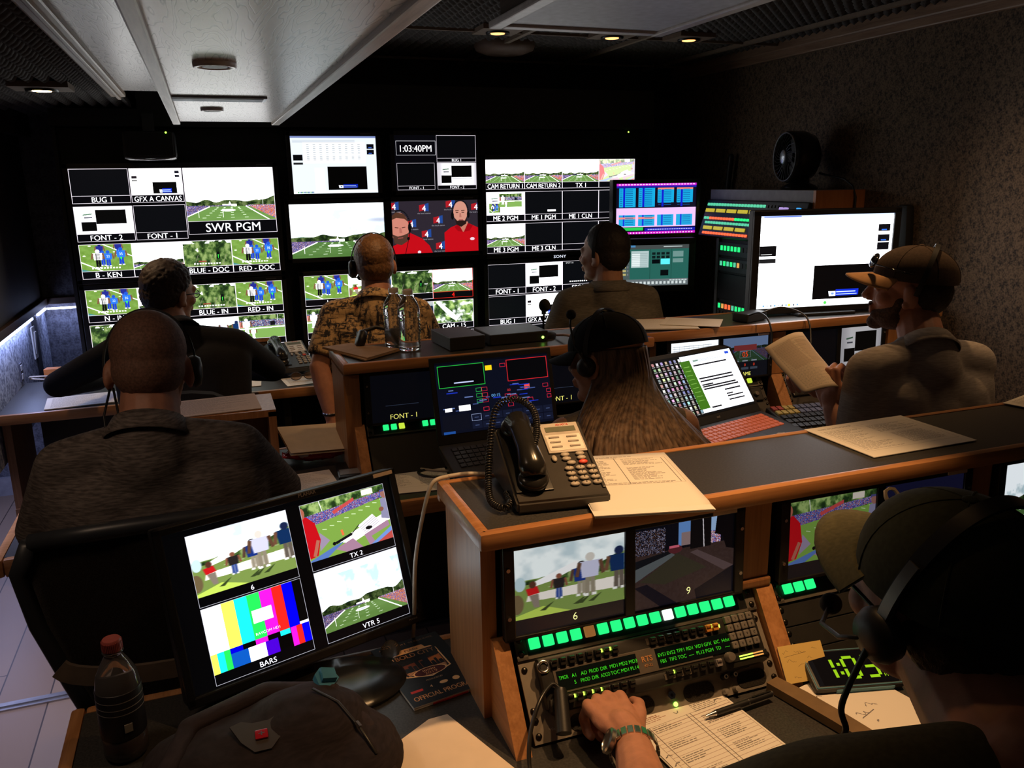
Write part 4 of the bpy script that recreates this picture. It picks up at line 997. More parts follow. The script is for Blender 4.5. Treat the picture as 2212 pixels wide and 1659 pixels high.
m = MB(); m.bx(.40, 2.885, 1.36, 1.38, .742, 1.06); m.bx(.40, 2.885, 1.30, 1.405, 0, .70); m.build('back_panel', BLACKP, t)
m = MB(); m.bx(-.22, -.19, .75, 1.40, 0, .70); m.build('desk_leg', BLACKP, t)
dual_unit('dual_monitor', 'twin-screen rack monitor labelled 6 and 9 under the nearest counter', .639, 1.172, .895, [cam_pic(lambda V: pic_side(V, 7, .86), '6'), cam_pic(pic_desk9, '9', bot=.0, ty=.875)], lits=(.80, .75))
D9 = cam_pic(lambda V: (pic_tx2(V), V.__imul__(.85)), '', bot=.18)
def navy_top(V):
    pic_stadium(V, .6, 14); fill(V, 0, 0, 1, .30, (.10, .10, .22)); V *= .8
D10 = cam_pic(navy_top, '')
dual_unit('dual_monitor', 'twin-screen rack monitor half hidden behind the green cap', 1.190, 1.172, .895, [D9, D10], lits=(.62, .55))
D11 = cam_pic(pic_sky, '')
dual_unit('dual_monitor', 'rack monitor showing a grey field and sky, at the right end of the nearest counter', 1.735, 1.172, .895, [D11, D10], lits=(.45, .3))
G = KGr
tally(.426, 1.0905, .7475, 'slanted strip of sixteen lit keys below the screens labelled 6 and 9', [G, KGr, G, G, KAm, G, G, G, G, G, KW, G, G, G, G, G])
tally(.952, 1.0905, .7475, 'slanted strip of three lit green keys below the screens behind the green cap', [G, G, G])
# the intercom key panel
t = panel_thing('intercom_panel', 'black intercom station with two green text displays and a keypad', 'control panel', .426, 1.0905, .7475)
m = MB(); m.bx(0, .4826, .0, .133, -.004, .0); m.build('faceplate', M('plate_grey', (.27, .235, .195), .5, .35), t)
m = MB(); m.bx(.028, .462, .047, .131, 0, .022, .006); m.bx(.030, .460, .040, .066, 0, .030, .012); m.build('body', M('intercom_black', (.020, .018, .016), .40), t, auto=45)
m = MB(); m.bx(.050, .352, .068, .108, .022, .0235, .0006); m.build('fascia', M('fascia_grey', (.10, .083, .068), .5), t)
def vfd(lines):
    A = canvas(440, 90, (.0, .025, .006))
    for j, ln in enumerate(lines):
        for i, wd in enumerate(ln): text(A, wd, .075 + i * .125, .36 + j * .34, .27, (.25, .85, .12), fit=.115)
    return A
flat = (-PI / 2, 0, 0)
pic_quad('display', vfd((['TMGR', 'A1', 'AD', 'PROD', 'DIR', 'MD1', 'MD2', 'MD3'], ['', 'S', 'PROD', 'DIR', 'ADCO', 'TOC', 'MD1', 'PL7'][:7] + ['PL14'])), .150, .032, t, (.130, .088, .0245), flat, lit=1.1, rough=.2)
pic_quad('display', vfd((['EVS1', 'EVS2', 'TPF1', 'RD1', 'VID1', 'GFX', 'EIC', 'Hdst'], ['FBS', 'TIF2', 'TOC', '----', 'PL12', 'PGM', 'TD', '----'])), .150, .032, t, (.318, .088, .0245), flat, lit=1.1, rough=.2)
words('RTS', .013, M('copper_letters', (.55, .26, .10), .4), t, (.2245, .091, .0240), name='logo', bold=.02); words('KP-32', .0065, MATS['copper_letters'], t, (.2245, .080, .0240), name='logo')
def lever():
    m = MB(); m.box((0, 0, .003), (.0115, .013, .009), bev=.0015); m.box((0, .0035, .0085), (.009, .004, .006), (.5, 0, 0), .001); return m
LEV = M('lever_black', (.02, .018, .016), .35); LEVG = M('lever_grey', (.25, .22, .22), .5); LEVO = M('lever_orange', (.75, .30, .05), .5)
DOT = emis('dot_lime', (.55, 1, .08), 2.2)
for r, y in ((0, .118), (1, .0575)):
    for i in range(16):
        x = .055 + i * .0163 + (.058 if i > 7 else 0) + r * .012
        if x > .365: continue
        mt = LEVO if (r == 0 and i == 15) else (LEVG if (r == 1 and i == 14) else LEV)
        lever().build('talk_key', mt, t, auto=40, loc=(x, y, .022 if r == 0 else .030))
        if (r == 0 and i in (5, 6, 15)) or (r == 1 and i in (0, 1, 2, 3, 8)):
            m = MB(); m.box((0, 0, .002), (.002, .006, .004)); m.build('key_light', DOT, t, loc=(x + .0088, y + .003, .022 if r == 0 else .029))
lever().build('talk_key', LEVO, t, auto=40, loc=(.372, .118, .022)); m = MB(); m.box((0, 0, .002), (.002, .006, .004)); m.build('key_light', DOT, t, loc=(.381, .118, .022))
GKEY = M('keypad_grey', (.17, .155, .14), .35)
for i in range(4):
    for j in range(4):
        m = MB(); m.box((0, 0, .004), (.0128, .0128, .010), bev=.0022); k = m.build('keypad_key', GKEY, t, loc=(.400 + i * .0150, .127 - j * .0150 - .002, .021))
        words(['1', '2', '3', 'A', '4', '5', '6', 'B', '7', '8', '9', 'C', '*', '0', '#', 'D'][j * 4 + i], .0055, M('key_print', (.03, .03, .03), .6), k, (0, 0, .0092), name='print')
m = MB(); m.bx(.385, .457, .052, .062, .029, .0315, .001); m.build('meter_window', BLACKP, t)
for i in range(14):
    for j in range(2):
        m = MB(); m.box((0, 0, 0), (.0028, .0024, .001)); m.build('meter_bar', DOT if i < 8 else KO, t, loc=(.400 + i * .0036, .0545 + j * .0048, .0320))
m = MB(); m.lathe([(.009, 0), (.009, .008), (.007, .014), (0, .0145)], n=20); m.build('knob', M('knob_grey', (.14, .12, .105), .45), t, auto=50, loc=(.378, .062, .029))
m = MB(); m.lathe([(.0065, -.002), (.0065, .002), (.0115, .002), (.0115, -.001)], n=24); m.build('jack', CHROME, t, smooth=True, loc=(.0365, .116, .0225))
m = MB(); m.bx(.232, .285, .113, .124, .022, .0228); m.bx(.245, .298, .050, .060, .030, .031); m.build('label_plate', MATS['fascia_grey'], t)
screws(t, [(.009, .012, 0), (.009, .036, 0), (.009, .052, 0), (.009, .118, 0), (.474, .012, 0), (.474, .036, 0), (.474, .052, 0), (.474, .118, 0)])
# audio monitor strip along the bottom of the same plate
MESH = M('speaker_mesh', (.035, .030, .026), .5, .5, var=.8, scale=600)
def stadium(cx, cy, w_, h, n=10):
    r = h / 2
    return [(cx + w_ / 2 - r + r * math.cos(a), cy + r * math.sin(a)) for a in np.linspace(-PI / 2, PI / 2, n)] + [(cx - w_ / 2 + r + r * math.cos(a), cy + r * math.sin(a)) for a in np.linspace(PI / 2, 3 * PI / 2, n)]
for x in (.098, .196, .317, .428):
    m = MB(); m.prism(stadium(x, .019, .062, .028), .0002, .0012); m.build('speaker_grille', MESH, t)
WKN = M('knob_white_tip', (.75, .72, .68), .35)
for x, y in ((.148, .028), (.170, .028), (.372, .032), (.392, .032), (.366, .008), (.388, .008)):
    m = MB(); m.lathe([(.0055, 0), (.0045, .012), (0, .0125)], n=14); kk = m.build('knob', BLACKP if y > .02 else M('knob_dull', (.22, .20, .18), .5), t, auto=50, loc=(x, y, 0))
    if y > .02: m = MB(); m.lathe([(.0022, .0128), (.004, .0128), (.004, .0115)], n=14); m.build('knob_cap', WKN, kk)
m = MB(); m.lathe([(.003, .001), (.003, .004), (.0075, .004), (.0085, 0)], n=6); m.build('headphone_jack', CHROME, t, loc=(.262, .024, 0))
m = MB(); m.ell((0, 0, 0), (.0042, .0042, .003)); m.build('power_light', emis('power_green', (.35, 1, .1), 3), t, loc=(.266, .008, .001))
words('Wohler', .007, M('pale_print', (.5, .45, .4), .6), t, (.040, .018, .0004), name='logo')
m = MB(); m.bx(.378, .425, .038, .042, 0, .012, .002); m.build('clip', BLACKP, t)
# blank second bay
t = panel_thing('blank_panel', 'blank black rack plates beside the slanted oak rail with stuck paper', 'panel', .952, 1.0905, .7475)
m = MB(); m.bx(0, .4826, .09, .132, -.004, 0, .001); m.bx(0, .4826, .045, .088, -.004, 0, .001); m.bx(0, .4826, 0, .043, -.004, 0, .001); m.build('panel', M('blank_black', (.016, .015, .014), .5, bump=.1), t)
screws(t, [(.009, y, 0) for y in (.012, .034, .056, .078, .10, .122)])
m = MB()
b = bmesh.new()
P_ = [(0, 0), (.009, .003), (.015, -.008), (.011, -.022), (.019, -.036), (.018, -.050), (.026, -.066), (.011, -.066), (.008, -.050), (.005, -.036), (.004, -.022), (-.004, -.010)]
m.prism([(x * 1.15, y * 1.05) for x, y in P_], .0006, .0014)
tag(m.build('torn_tape', MATS['white_paper'], loc=(.922, 1.147, .8178), rot=(SL, 0, 0)), 'torn white paper tape stuck on the slanted oak rail', 'tape')

# ---- second row
t = thing('console_desk', 'middle-row console with oak-edged counter running to the right wall', 'desk', (0, 0, 0))
m = MB(); m.bx(-.56, 2.85, 2.245, 2.87, .705, .742); m.build('desktop', LAM, t)
m = MB(); edge(m, -.56, 2.85, 2.222, 2.245, .695, .745); edge(m, -.585, -.56, 2.222, 2.89, .695, .745); edge(m, -.56, 2.85, 2.87, 2.89, .695, .745); m.build('edge_trim', OAK, t, auto=40)
m = MB(); m.bx(.377, 1.45, 2.535, 2.815, 1.072, 1.10); m.bx(1.45, 2.85, 2.605, 2.865, 1.072, 1.10); m.build('counter_top', LAM, t)
m = MB(); edge(m, .355, 1.448, 2.512, 2.535, 1.069, 1.104); edge(m, .355, 1.448, 2.815, 2.835, 1.06, 1.103); edge(m, .355, .377, 2.513, 2.834, 1.069, 1.104); edge(m, 1.43, 2.85, 2.582, 2.605, 1.069, 1.104); edge(m, 1.43, 2.85, 2.865, 2.885, 1.06, 1.103); m.build('counter_edge', OAK, t, auto=40)
m = MB(); m.bx(.358, .408, 2.545, 2.80, .742, 1.06); m.build('side_panel', OAKZ, t)
for x in (.905, 1.452, 2.028, 2.60):
    dy = .07 if x > 1.4 else 0
    m = MB(); m.bx(x, x + .06, 2.545 + dy, 2.80, .895, 1.06); m.build('divider', OAKZ, t)
for x0, x1, y in ((.384, .416, 2.462), (.91, .955, 2.462), (1.46, 1.50, 2.532), (2.03, 2.08, 2.532), (2.6, 2.64, 2.532)): rail_mb(x0, x1, y).build('slanted_rail', OAKY, t)
m = MB(); m.bx(.40, 2.85, 2.77, 2.79, .742, 1.06); m.bx(-.45, 2.85, 2.80, 2.86, 0, .70); m.build('back_panel', BLACKP, t)
def f1(lab=True):
    A = canvas(400, 300, (.030, .034, .060))
    line(A, (.22, .66), (.75, .66), .008, (.25, .3, .4))
    if lab: text(A, 'FONT - 1', .5, .90, .15, (.93, .90, .45), fit=.48, bold=1)
    return A
BL = canvas(200, 150, (.022, .024, .034))
dual_unit('dual_monitor', 'dark twin-screen rack monitor labelled FONT - 1 behind the blue laptop', .655, 2.532, .892, [f1(), f1()], w_=.47, lits=(.7, .7))
dual_unit('dual_monitor', 'dark rack monitor half hidden behind the long-haired woman', 1.205, 2.532, .892, [f1(), BL], lits=(.8, .7))
A = canvas(400, 300, (.05, .06, .085)); B_ = sub(A, 0, .0, 1, .62); pic_stadium(B_, .5, 15); B_ *= np.array((.35, .42, .55)); fill(A, .25, .20, .75, .34, (.42, .16, .16)); text(A, '05', .5, .43, .18, (1, .25, .12)); frame(A, .38, .34, .62, .52, (.5, .5, .55), 2)
for x in (.3, .5, .7): text(A, '0', x, .70, .10, (1, .25, .12)); line(A, (x - .06, .60), (x + .06, .60), .03, (.5, .52, .58)); fill(A, x - .08, .76, x + .08, .82, (.22, .25, .30))
text(A, 'AME', .54, .925, .13, (.93, .90, .40), bold=1)
C_ = canvas(400, 300, (.03, .03, .045)); sub(C_, 0, 0, 1, .85)[:] = (.9, .92, .94); V = sub(C_, 0, 0, 1, .85); h_, w__ = V.shape[:2]
for k in range(14): line(V, (.04, .12 + k * .06), (.86, .12 + k * .06), .012, (.62, .66, .70))
for k in range(8): line(V, (.08 + k * .1, .1), (.08 + k * .1, .9), .008, (.7, .74, .78))
fill(V, .88, .18, .97, .3, (.04, .04, .06)); fill(V, .88, .34, .97, .46, (.04, .04, .06)); fill(V, .03, .55, .14, .75, (.05, .05, .06))
dual_unit('dual_monitor', 'twin-screen rack monitor labelled AME showing a red scoreboard', 1.785, 2.602, .892, [C_, A], lits=(.75, .85))
F2 = canvas(400, 300); pic_font2(F2); F2 *= .75
dual_unit('dual_monitor', 'twin-screen rack monitor with a dark screen and a grey layout behind the raised paper', 2.340, 2.602, .892, [BL, F2], lits=(.8, .75))
tally(.424, 2.4575, .7475, 'strip of seven lit keys under the FONT - 1 screen', [None, G, G, KYG, None, None, G, G, KW, G], pitch=.0262, size=.0185)
tally(1.505, 2.5275, .7475, 'strip of three yellow-green keys under the AME screen', [None] * 13 + [KYG, KYG, KYG])
tally(2.085, 2.5275, .7475, 'dark strip with one lit key right of the loose oak rail', [None, KYG])
for x, y, lb in ((.424, 2.459, 'blank black rack plates under the strip of seven lit keys'), (.962, 2.459, 'blank black rack plates behind the long-haired woman')):
    t = panel_thing('blank_panel', lb, 'panel', x, y, .7475)
    m = MB(); m.bx(0, .4826, 0, .132, -.004, 0, .001); m.build('panel', MATS['blank_black'], t)
for x, lb in ((1.505, 'intercom control plate with knobs below the yellow-green keys'), (2.085, 'intercom control plate with knobs behind the raised sheet of paper')):
    t = panel_thing('intercom_panel', lb, 'control panel', x, 2.5275, .7475)
    m = MB(); m.bx(0, .4826, 0, .132, -.004, 0, .001); m.build('faceplate', M('plate_dark', (.06, .052, .045), .5, .3), t)
    m = MB(); m.bx(.02, .46, .070, .125, 0, .012, .004); m.build('body', MATS['intercom_black'], t)
    for xx in (.08, .19, .30, .41): m = MB(); m.prism(stadium(xx, .028, .07, .032), .0002, .0012); m.build('speaker_grille', MESH, t)
    for xx in (.36, .40, .43):
        m = MB(); m.lathe([(.011, 0), (.011, .006), (.008, .012), (0, .0125)], n=18); m.build('knob', MATS['knob_grey'], t, auto=50, loc=(xx, .096, .012))
    m = MB(); m.lathe([(.005, .001), (.005, .004), (.010, .004), (.010, 0)], n=18); m.build('headphone_jack', CHROME, t, loc=(.335, .06, 0))
    screws(t, [(.009, y, 0) for y in (.012, .056, .078, .122)] + [(.474, y, 0) for y in (.012, .056, .078, .122)])
# small oak cubby on the left part of the desk
t = thing('desk_cubby', 'small open-fronted oak box with papers on top, left on the middle desk', 'storage box', (0, 2.62, .744))
m = MB(); m.bx(.128, .152, 0, .22, 0, .205); m.bx(-.18, -.156, 0, .22, 0, .205); m.bx(-.18, .152, 0, .22, .190, .212); m.bx(-.18, .152, .21, .225, 0, .20); m.build('body', OAKZ, t)
# ------------------------------------------------------------------ people
def _join(self, other, mat):
    other.bm.transform(mat)
    me = bpy.data.meshes.new('t'); other.bm.to_mesh(me); other.bm.free()
    n = len(self.bm.faces); self.bm.from_mesh(me); bpy.data.meshes.remove(me); self.bm.faces.ensure_lookup_table(); self._mark(self.bm.faces[n:])
    return self
MB.join = _join
def _ribbon(self, pts, wd, w_, t):
    """flat band along pts; wd = direction of its width at each point"""
    b = bmesh.new(); rings = []
    pts = [Vector(p) for p in pts]
    for i, p in enumerate(pts):
        tg = (pts[min(i + 1, len(pts) - 1)] - pts[max(i - 1, 0)]).normalized()
        a = Vector(wd[i] if isinstance(wd, list) else wd); a = (a - tg * a.dot(tg)).normalized(); n = tg.cross(a)
        ww = w_[i] if isinstance(w_, (list, tuple)) else w_
        rings.append([b.verts.new(p + a * sx * ww / 2 + n * sz * t / 2) for sx, sz in ((-1, -1), (1, -1), (1, 1), (-1, 1))])
    for a, c in zip(rings, rings[1:]):
        for k in range(4): b.faces.new((a[k], a[(k + 1) % 4], c[(k + 1) % 4], c[k]))
    b.faces.new(rings[0][::-1]); b.faces.new(rings[-1])
    return self._add(b)
MB.ribbon = _ribbon
def grow(mb, name, mat, parent, origin, voxel=.005, smooth=4, fac=.5, disp=None):
    """closed overlapping solids -> one continuous smooth skin"""
    mb.bm.transform(Matrix.Translation(-Vector(origin)))
    me = bpy.data.meshes.new('t'); bmesh.ops.recalc_face_normals(mb.bm, faces=mb.bm.faces[:]); mb.bm.to_mesh(me); mb.bm.free()
    t = bpy.data.objects.new('t', me); COL.objects.link(t)
    r = t.modifiers.new('r', 'REMESH'); r.mode = 'VOXEL'; r.voxel_size = voxel; r.adaptivity = 0
    if smooth: s = t.modifiers.new('s', 'SMOOTH'); s.factor = fac; s.iterations = smooth
    if disp:
        tx = bpy.data.textures.new('d', 'CLOUDS'); tx.noise_scale = disp[1]; dm = t.modifiers.new('d', 'DISPLACE'); dm.texture = tx; dm.strength = disp[0]; dm.texture_coords = 'LOCAL'
    dg = bpy.context.evaluated_depsgraph_get(); out = bpy.data.meshes.new_from_object(t.evaluated_get(dg)); out.name = name
    bpy.data.objects.remove(t); bpy.data.meshes.remove(me)
    out.materials.clear(); out.materials.append(mat); out.shade_smooth()
    o = bpy.data.objects.new(name, out); COL.objects.link(o); o.parent = parent
    return o
def headframe(pos, az, pitch=0, roll=0):
    """az: degrees clockwise from +Y (to the right); pitch up positive; roll: tip of the head to the right"""
    return Matrix.Translation(pos) @ Matrix.Rotation(rad(-az), 4, 'Z') @ Matrix.Rotation(rad(pitch), 4, 'X') @ Matrix.Rotation(rad(roll), 4, 'Y')
def head_mb(fat=1., beard=0):
    m = MB()
    m.ell((0, -.012, .035), (.076, .096, .083)); m.ell((0, -.025, 0), (.070, .080, .075))
    m.ell((0, .030, -.02), (.063 * fat, .062, .088)); m.ell((0, .030, -.075), (.056 * fat, .052, .036)); m.ell((0, .072, -.094), (.024, .022, .019))
    m.capsule((0, .088, .014), (0, .108, -.022), .008, .012); m.ell((-.011, .098, -.028), (.009, .011, .008)); m.ell((.011, .098, -.028), (.009, .011, .008))
    m.capsule((-.036, .076, .020), (.036, .076, .020), .014)
    for s in (-1, 1):
        m.ell((s * .042 * fat, .056, -.024), (.024, .026, .022)); m.ell((s * .033, .078, .002), (.014, .008, .008))
        m.ell((s * .079, -.008, -.012), (.011, .020, .033), Euler((rad(-12), 0, s * rad(18)))); m.ell((s * .080, .002, -.035), (.008, .011, .012))
    m.capsule((-.021, .089, -.053), (.021, .089, -.053), .0075); m.capsule((-.017, .088, -.064), (.017, .088, -.064), .008)
    return m
def hand_mb(side=1, curl=(55, 70, 40), spread=.0, thumb=((.050, .042, -.012), (.060, .072, -.022), (.056, .098, -.034)), s=1.):
    """wrist at origin, +Y to the fingers, +Z back of the hand; side=+1 puts the thumb on +X"""
    m = MB(); k = side
    m.ell((0, .045, -.002), (.040, .052, .0155)); m.capsule((0, -.03, -.002), (0, .02, -.002), .024, .026)
    m.ell((k * .022, .03, -.010), (.022, .032, .016))
    for x, ln, yk in ((.031, .92, .086), (.0105, 1.0, .092), (-.0105, .95, .088), (-.031, .76, .078)):
        x *= k; p = Vector((x, yk, .001)); m.capsule((x * .55, .005, 0), p, .013, .0118)
        m.ell(p + Vector((0, .001, .003)), (.0105, .012, .0095)); a = 0
        d = Vector((x * spread, 1, 0))
        for c, L_, r0, r1 in ((curl[0], .046, .0100, .0092), (curl[1], .028, .0092, .0085), (curl[2], .022, .0085, .0072)):
            a += rad(c); q = p + Vector((d.x * L_, math.cos(a) * L_ * ln, -math.sin(a) * L_ * ln)); m.capsule(p, q, r0, r1, 10); p = q
    T = [Vector((k * .022, .012, -.008))] + [Vector((k * x, y, z)) for x, y, z in thumb]
    for i, (a, b) in enumerate(zip(T, T[1:])): m.capsule(a, b, (.015, .0115, .0105)[i], (.0115, .0105, .0085)[i], 10)
    return m
def limb_frame(pos, fwd, up):
    y = Vector(fwd).normalized(); z = Vector(up); z = (z - y * z.dot(y)).normalized(); x = y.cross(z)
    mm = Matrix((x, y, z)).transposed().to_4x4(); mm.translation = pos; return mm
SKIN = M('skin_warm', (.50, .26, .17), .55, var=.10, scale=60, bump=.15, bscale=300)
SKIN2 = M('skin_ruddy', (.46, .21, .135), .55, var=.12, scale=50, bump=.15, bscale=300)
def cloth(name, c, streak=None, rough=.9):
    m, N, L, B = nt(name)
    tc = N.new('ShaderNodeTexCoord'); mp = N.new('ShaderNodeMapping'); mp.inputs['Scale'].default_value = (1, 1, 7) if streak else (1, 1, 1)
    L.new(tc.outputs['Object'], mp.inputs[0])
    nz = N.new('ShaderNodeTexNoise'); nz.inputs['Scale'].default_value = 45 if streak else 150; nz.inputs['Detail'].default_value = 5; L.new(mp.outputs[0], nz.inputs['Vector'])
    rp = N.new('ShaderNodeValToRGB'); v = Vector(c); rp.color_ramp.elements[0].position = .35; rp.color_ramp.elements[1].position = .68
    rp.color_ramp.elements[0].color = (*(v * (1 - (streak or .15))), 1); rp.color_ramp.elements[1].color = (*(v * (1 + (streak or .15))), 1)
    L.new(nz.outputs['Fac'], rp.inputs[0]); L.new(rp.outputs[0], B.inputs['Base Color']); B.inputs['Roughness'].default_value = rough; B.inputs['Specular IOR Level'].default_value = .2
    wv = N.new('ShaderNodeTexNoise'); wv.inputs['Scale'].default_value = 9; wv.inputs['Detail'].default_value = 2; L.new(tc.outputs['Object'], wv.inputs['Vector'])
    bp = N.new('ShaderNodeBump'); bp.inputs['Strength'].default_value = .3; bp.inputs['Distance'].default_value = .008; L.new(wv.outputs['Fac'], bp.inputs['Height']); L.new(bp.outputs[0], B.inputs['Normal'])
    return m
def shibori():
    """tan shirt with smeared dark tie-dye dashes"""
    m, N, L, B = nt('shibori_shirt'); tc = N.new('ShaderNodeTexCoord')
    def lay(scale, s, lo, hi):
        mp = N.new('ShaderNodeMapping'); mp.inputs['Scale'].default_value = scale; L.new(tc.outputs['Object'], mp.inputs[0])
        n = N.new('ShaderNodeTexNoise'); n.inputs['Scale'].default_value = s; n.inputs['Detail'].default_value = 4; n.inputs['Roughness'].default_value = .7; L.new(mp.outputs[0], n.inputs['Vector'])
        r = N.new('ShaderNodeMapRange'); r.inputs['From Min'].default_value = lo; r.inputs['From Max'].default_value = hi; L.new(n.outputs['Fac'], r.inputs['Value']); return r
    a = lay((1, 1, 5), 17, .485, .595); b = lay((6, 6, .8), 9, .475, .59); c = lay((1, 1, 1), 11, .34, .50)
    mx = N.new('ShaderNodeMath'); mx.operation = 'MAXIMUM'; L.new(a.outputs[0], mx.inputs[0]); L.new(b.outputs[0], mx.inputs[1])
    mu = N.new('ShaderNodeMath'); mu.operation = 'MULTIPLY'; L.new(mx.outputs[0], mu.inputs[0]); L.new(c.outputs[0], mu.inputs[1])
    rp = N.new('ShaderNodeValToRGB'); rp.color_ramp.elements[0].color = (.60, .40, .20, 1); rp.color_ramp.elements[1].color = (.025, .022, .028, 1); rp.color_ramp.elements[1].position = .75
    L.new(mu.outputs[0], rp.inputs[0]); L.new(rp.outputs[0], B.inputs['Base Color']); B.inputs['Roughness'].default_value = .85
    return m
PANTS = cloth('dark_trousers', (.028, .028, .034)); SHOE = M('shoe_black', (.02, .02, .02), .5)
def person(label, base, head, sh, el, wr, skin, shirt, sleeve=1., voxel=.005, fat=1., hands=(None, None), belly=.0, neckup=.045, hipc=None, seat=.50, shirtvox=.007, long_sleeve=False, collar=True, feetdir=None, shoulder_r=.062, chest_r=.112):
    """head=(pos, az, pitch, roll); sh/el/wr = (left, right) world points"""
    B0 = Vector(base); t = thing('person', label, 'person', base)
    HF = headframe(*head); sL, sR = Vector(sh[0]), Vector(sh[1]); c = (sL + sR) / 2; rt = (sR - sL).normalized(); fw = Vector((-rt.y, rt.x, 0)).normalized()
    hip = Vector(hipc) if hipc else Vector((B0.x, B0.y, seat + .10)); hipL, hipR = hip - rt * .09, hip + rt * .09
    nk = c + Vector((0, 0, neckup)) - fw * .015; up = (c - hip).normalized(); hw = (sR - sL).length / 2
    fd = Vector(feetdir).normalized() if feetdir else fw
    # skin
    b = MB(); b.join(head_mb(fat), HF)
    hc = HF @ Vector((0, -.022, -.055)); b.capsule(hc, nk - Vector((0, 0, .02)), .055 * fat, .062 * fat); b.capsule(nk, c - up * .12 + fw * .02, .058, .06)
    b.capsule(sL, sR, .042); b.capsule(c - rt * .07 - up * .12 + fw * .015, hipL, .068, .085); b.capsule(c + rt * .07 - up * .12 + fw * .015, hipR, .068, .085)
    for k in (0, 1):
        S_, E_, W_ = Vector(sh[k]), Vector(el[k]), Vector(wr[k])
        b.capsule(S_, E_, .048, .040); b.capsule(E_, E_ + (W_ - E_) * .4, .041, .040); b.capsule(E_ + (W_ - E_) * .4, W_, .040, .026)
        h = hands[k] or {}
        d = (W_ - E_).normalized(); hf = h.get('fwd', d); hu = h.get('up', (0, 0, 1))
        b.join(hand_mb(1 if k == 0 else -1, h.get('curl', (40, 50, 30)), h.get('spread', .05), **({'thumb': h['thumb']} if 'thumb' in h else {})), limb_frame(W_ + Vector(hf).normalized() * .015, hf, hu))
    kn = [hip + fd * .475 - Vector((0, 0, .04)) + rt * s * .11 for s in (-1, 1)]
    kn = [Vector((k.x, k.y, hip.z - .04)) for k in kn]; ft = [Vector((k.x, k.y, .08)) + fd * .03 for k in kn]
    for s, k, f in zip((hipL, hipR), kn, ft): b.capsule(s, k, .075, .05); b.capsule(k, f, .045, .035)
    grow(b, 'body', skin, t, base, voxel, 3)
    # shirt
    m = MB(); dp = .0
    for s, h_ in ((-1, hipL), (1, hipR)):
        m.capsule(c + rt * s * hw * .52 - up * .10, h_ + up * .02, chest_r, .118 + belly * .4)
        m.capsule(c + rt * s * .045 + Vector((0, 0, neckup * .55)), c + rt * s * hw * .92 + Vector((0, 0, .004)), .058, shoulder_r)
    m.ell(c - up * .20 - fw * .01, (.17, .125, .18), Matrix((rt, fw, up)).transposed()); m.ell(c - up * .06 - fw * .012, (hw * .88, .092 + .1 * (chest_r - .1), .095), Matrix((rt, fw, up)).transposed()); m.capsule(c - up * .12 - fw * .012, hip + up * .05, .108 + .2 * (chest_r - .11), .115)
    m.ell(hip + up * .12 + fw * .03, (.165 + belly * .5, .13 + belly, .14), Matrix((rt, fw, up)).transposed())
    for k in (0, 1):
        S_, E_, W_ = Vector(sh[k]), Vector(el[k]), Vector(wr[k])
        if long_sleeve: m.capsule(S_, E_, shoulder_r, .052); m.capsule(E_, W_, .052, .040, cap1=False)
        else: m.capsule(S_, S_ + (E_ - S_) * sleeve, shoulder_r, .066, cap1=False)
    for s in (-1, 1): m.capsule(c + rt * s * hw * .86 - up * .07, hip + rt * s * .105 + up * .03, chest_r * .72, .105)
    m.capsule(nk - Vector((0, 0, .05)), nk + (hc - nk) * (.36 if collar else .0) - fw * .004, .092 * fat, (.074 if collar else .085) * fat, cap1=False)
    grow(m, 'shirt', shirt, t, base, shirtvox, 24)
    if collar:
        m = MB(); ax = (hc - nk).normalized(); q = ax.to_track_quat('Z', 'Y').to_matrix()
        m.lathe([(.069 * fat, -.006), (.0645 * fat, .024), (.0675 * fat, .026), (.084 * fat, -.014), (.081 * fat, -.018)], nk + ax * .012 - B0, q, 28); m.build('collar', shirt, t, smooth=True)
    m = MB(); m.capsule(hipL, hipR, .118)
    for s, k, f in zip((hipL, hipR), kn, ft): m.capsule(s, k, .095, .070); m.capsule(k, f, .068, .058, cap1=False)
    grow(m, 'trousers', PANTS, t, base, .012, 3)
    for f in ft:
        m = MB(); m.capsule(f + Vector((0, 0, -.035)) - fd * .04, f + fd * .15 + Vector((0, 0, -.04)), .045, .038); m.bm.transform(Matrix.Translation(-B0)); m.build('shoe', SHOE, t, smooth=True)
    lm = lambda loc: (Matrix.Translation(-B0) @ HF)
    return t, Matrix.Translation(-B0) @ HF
def add(mb, name, mat, parent, F, **k):
    mb.bm.transform(F); return mb.build(name, mat, parent, **k)
def hair_short(t, F, mat, bald=False, thick=.006, vox=.005, disp=(.006, .006), top=True):
    m = MB(); e = thick
    if top: m.ell((0, -.018, .040), (.076 + e, .094 + e, .083 + e)); 
    m.ell((0, -.034, -.002), (.072 + e, .074 + e, .070 + e))
    c = MB()
    m2 = bmesh.new()
    # cut away the face, ears and underside
    bm = m.bm
    for co, no in (((0, .058, .085), (0, .80, -.60)), ((0, .034, 0), (0, 1, -.08)), ((0, -.03, -.062), (0, .3, -1))):
        g = bm.verts[:] + bm.edges[:] + bm.faces[:]
        r = bmesh.ops.bisect_plane(bm, geom=g, plane_co=co, plane_no=no, clear_outer=True)
        ed = [x for x in r['geom_cut'] if isinstance(x, bmesh.types.BMEdge)]
        bmesh.ops.holes_fill(bm, edges=ed)
    c.bm.free(); m2.free()
    m.bm.transform(F)
    return grow(m, 'hair', mat, t, (0, 0, 0), vox, 2, disp=disp)
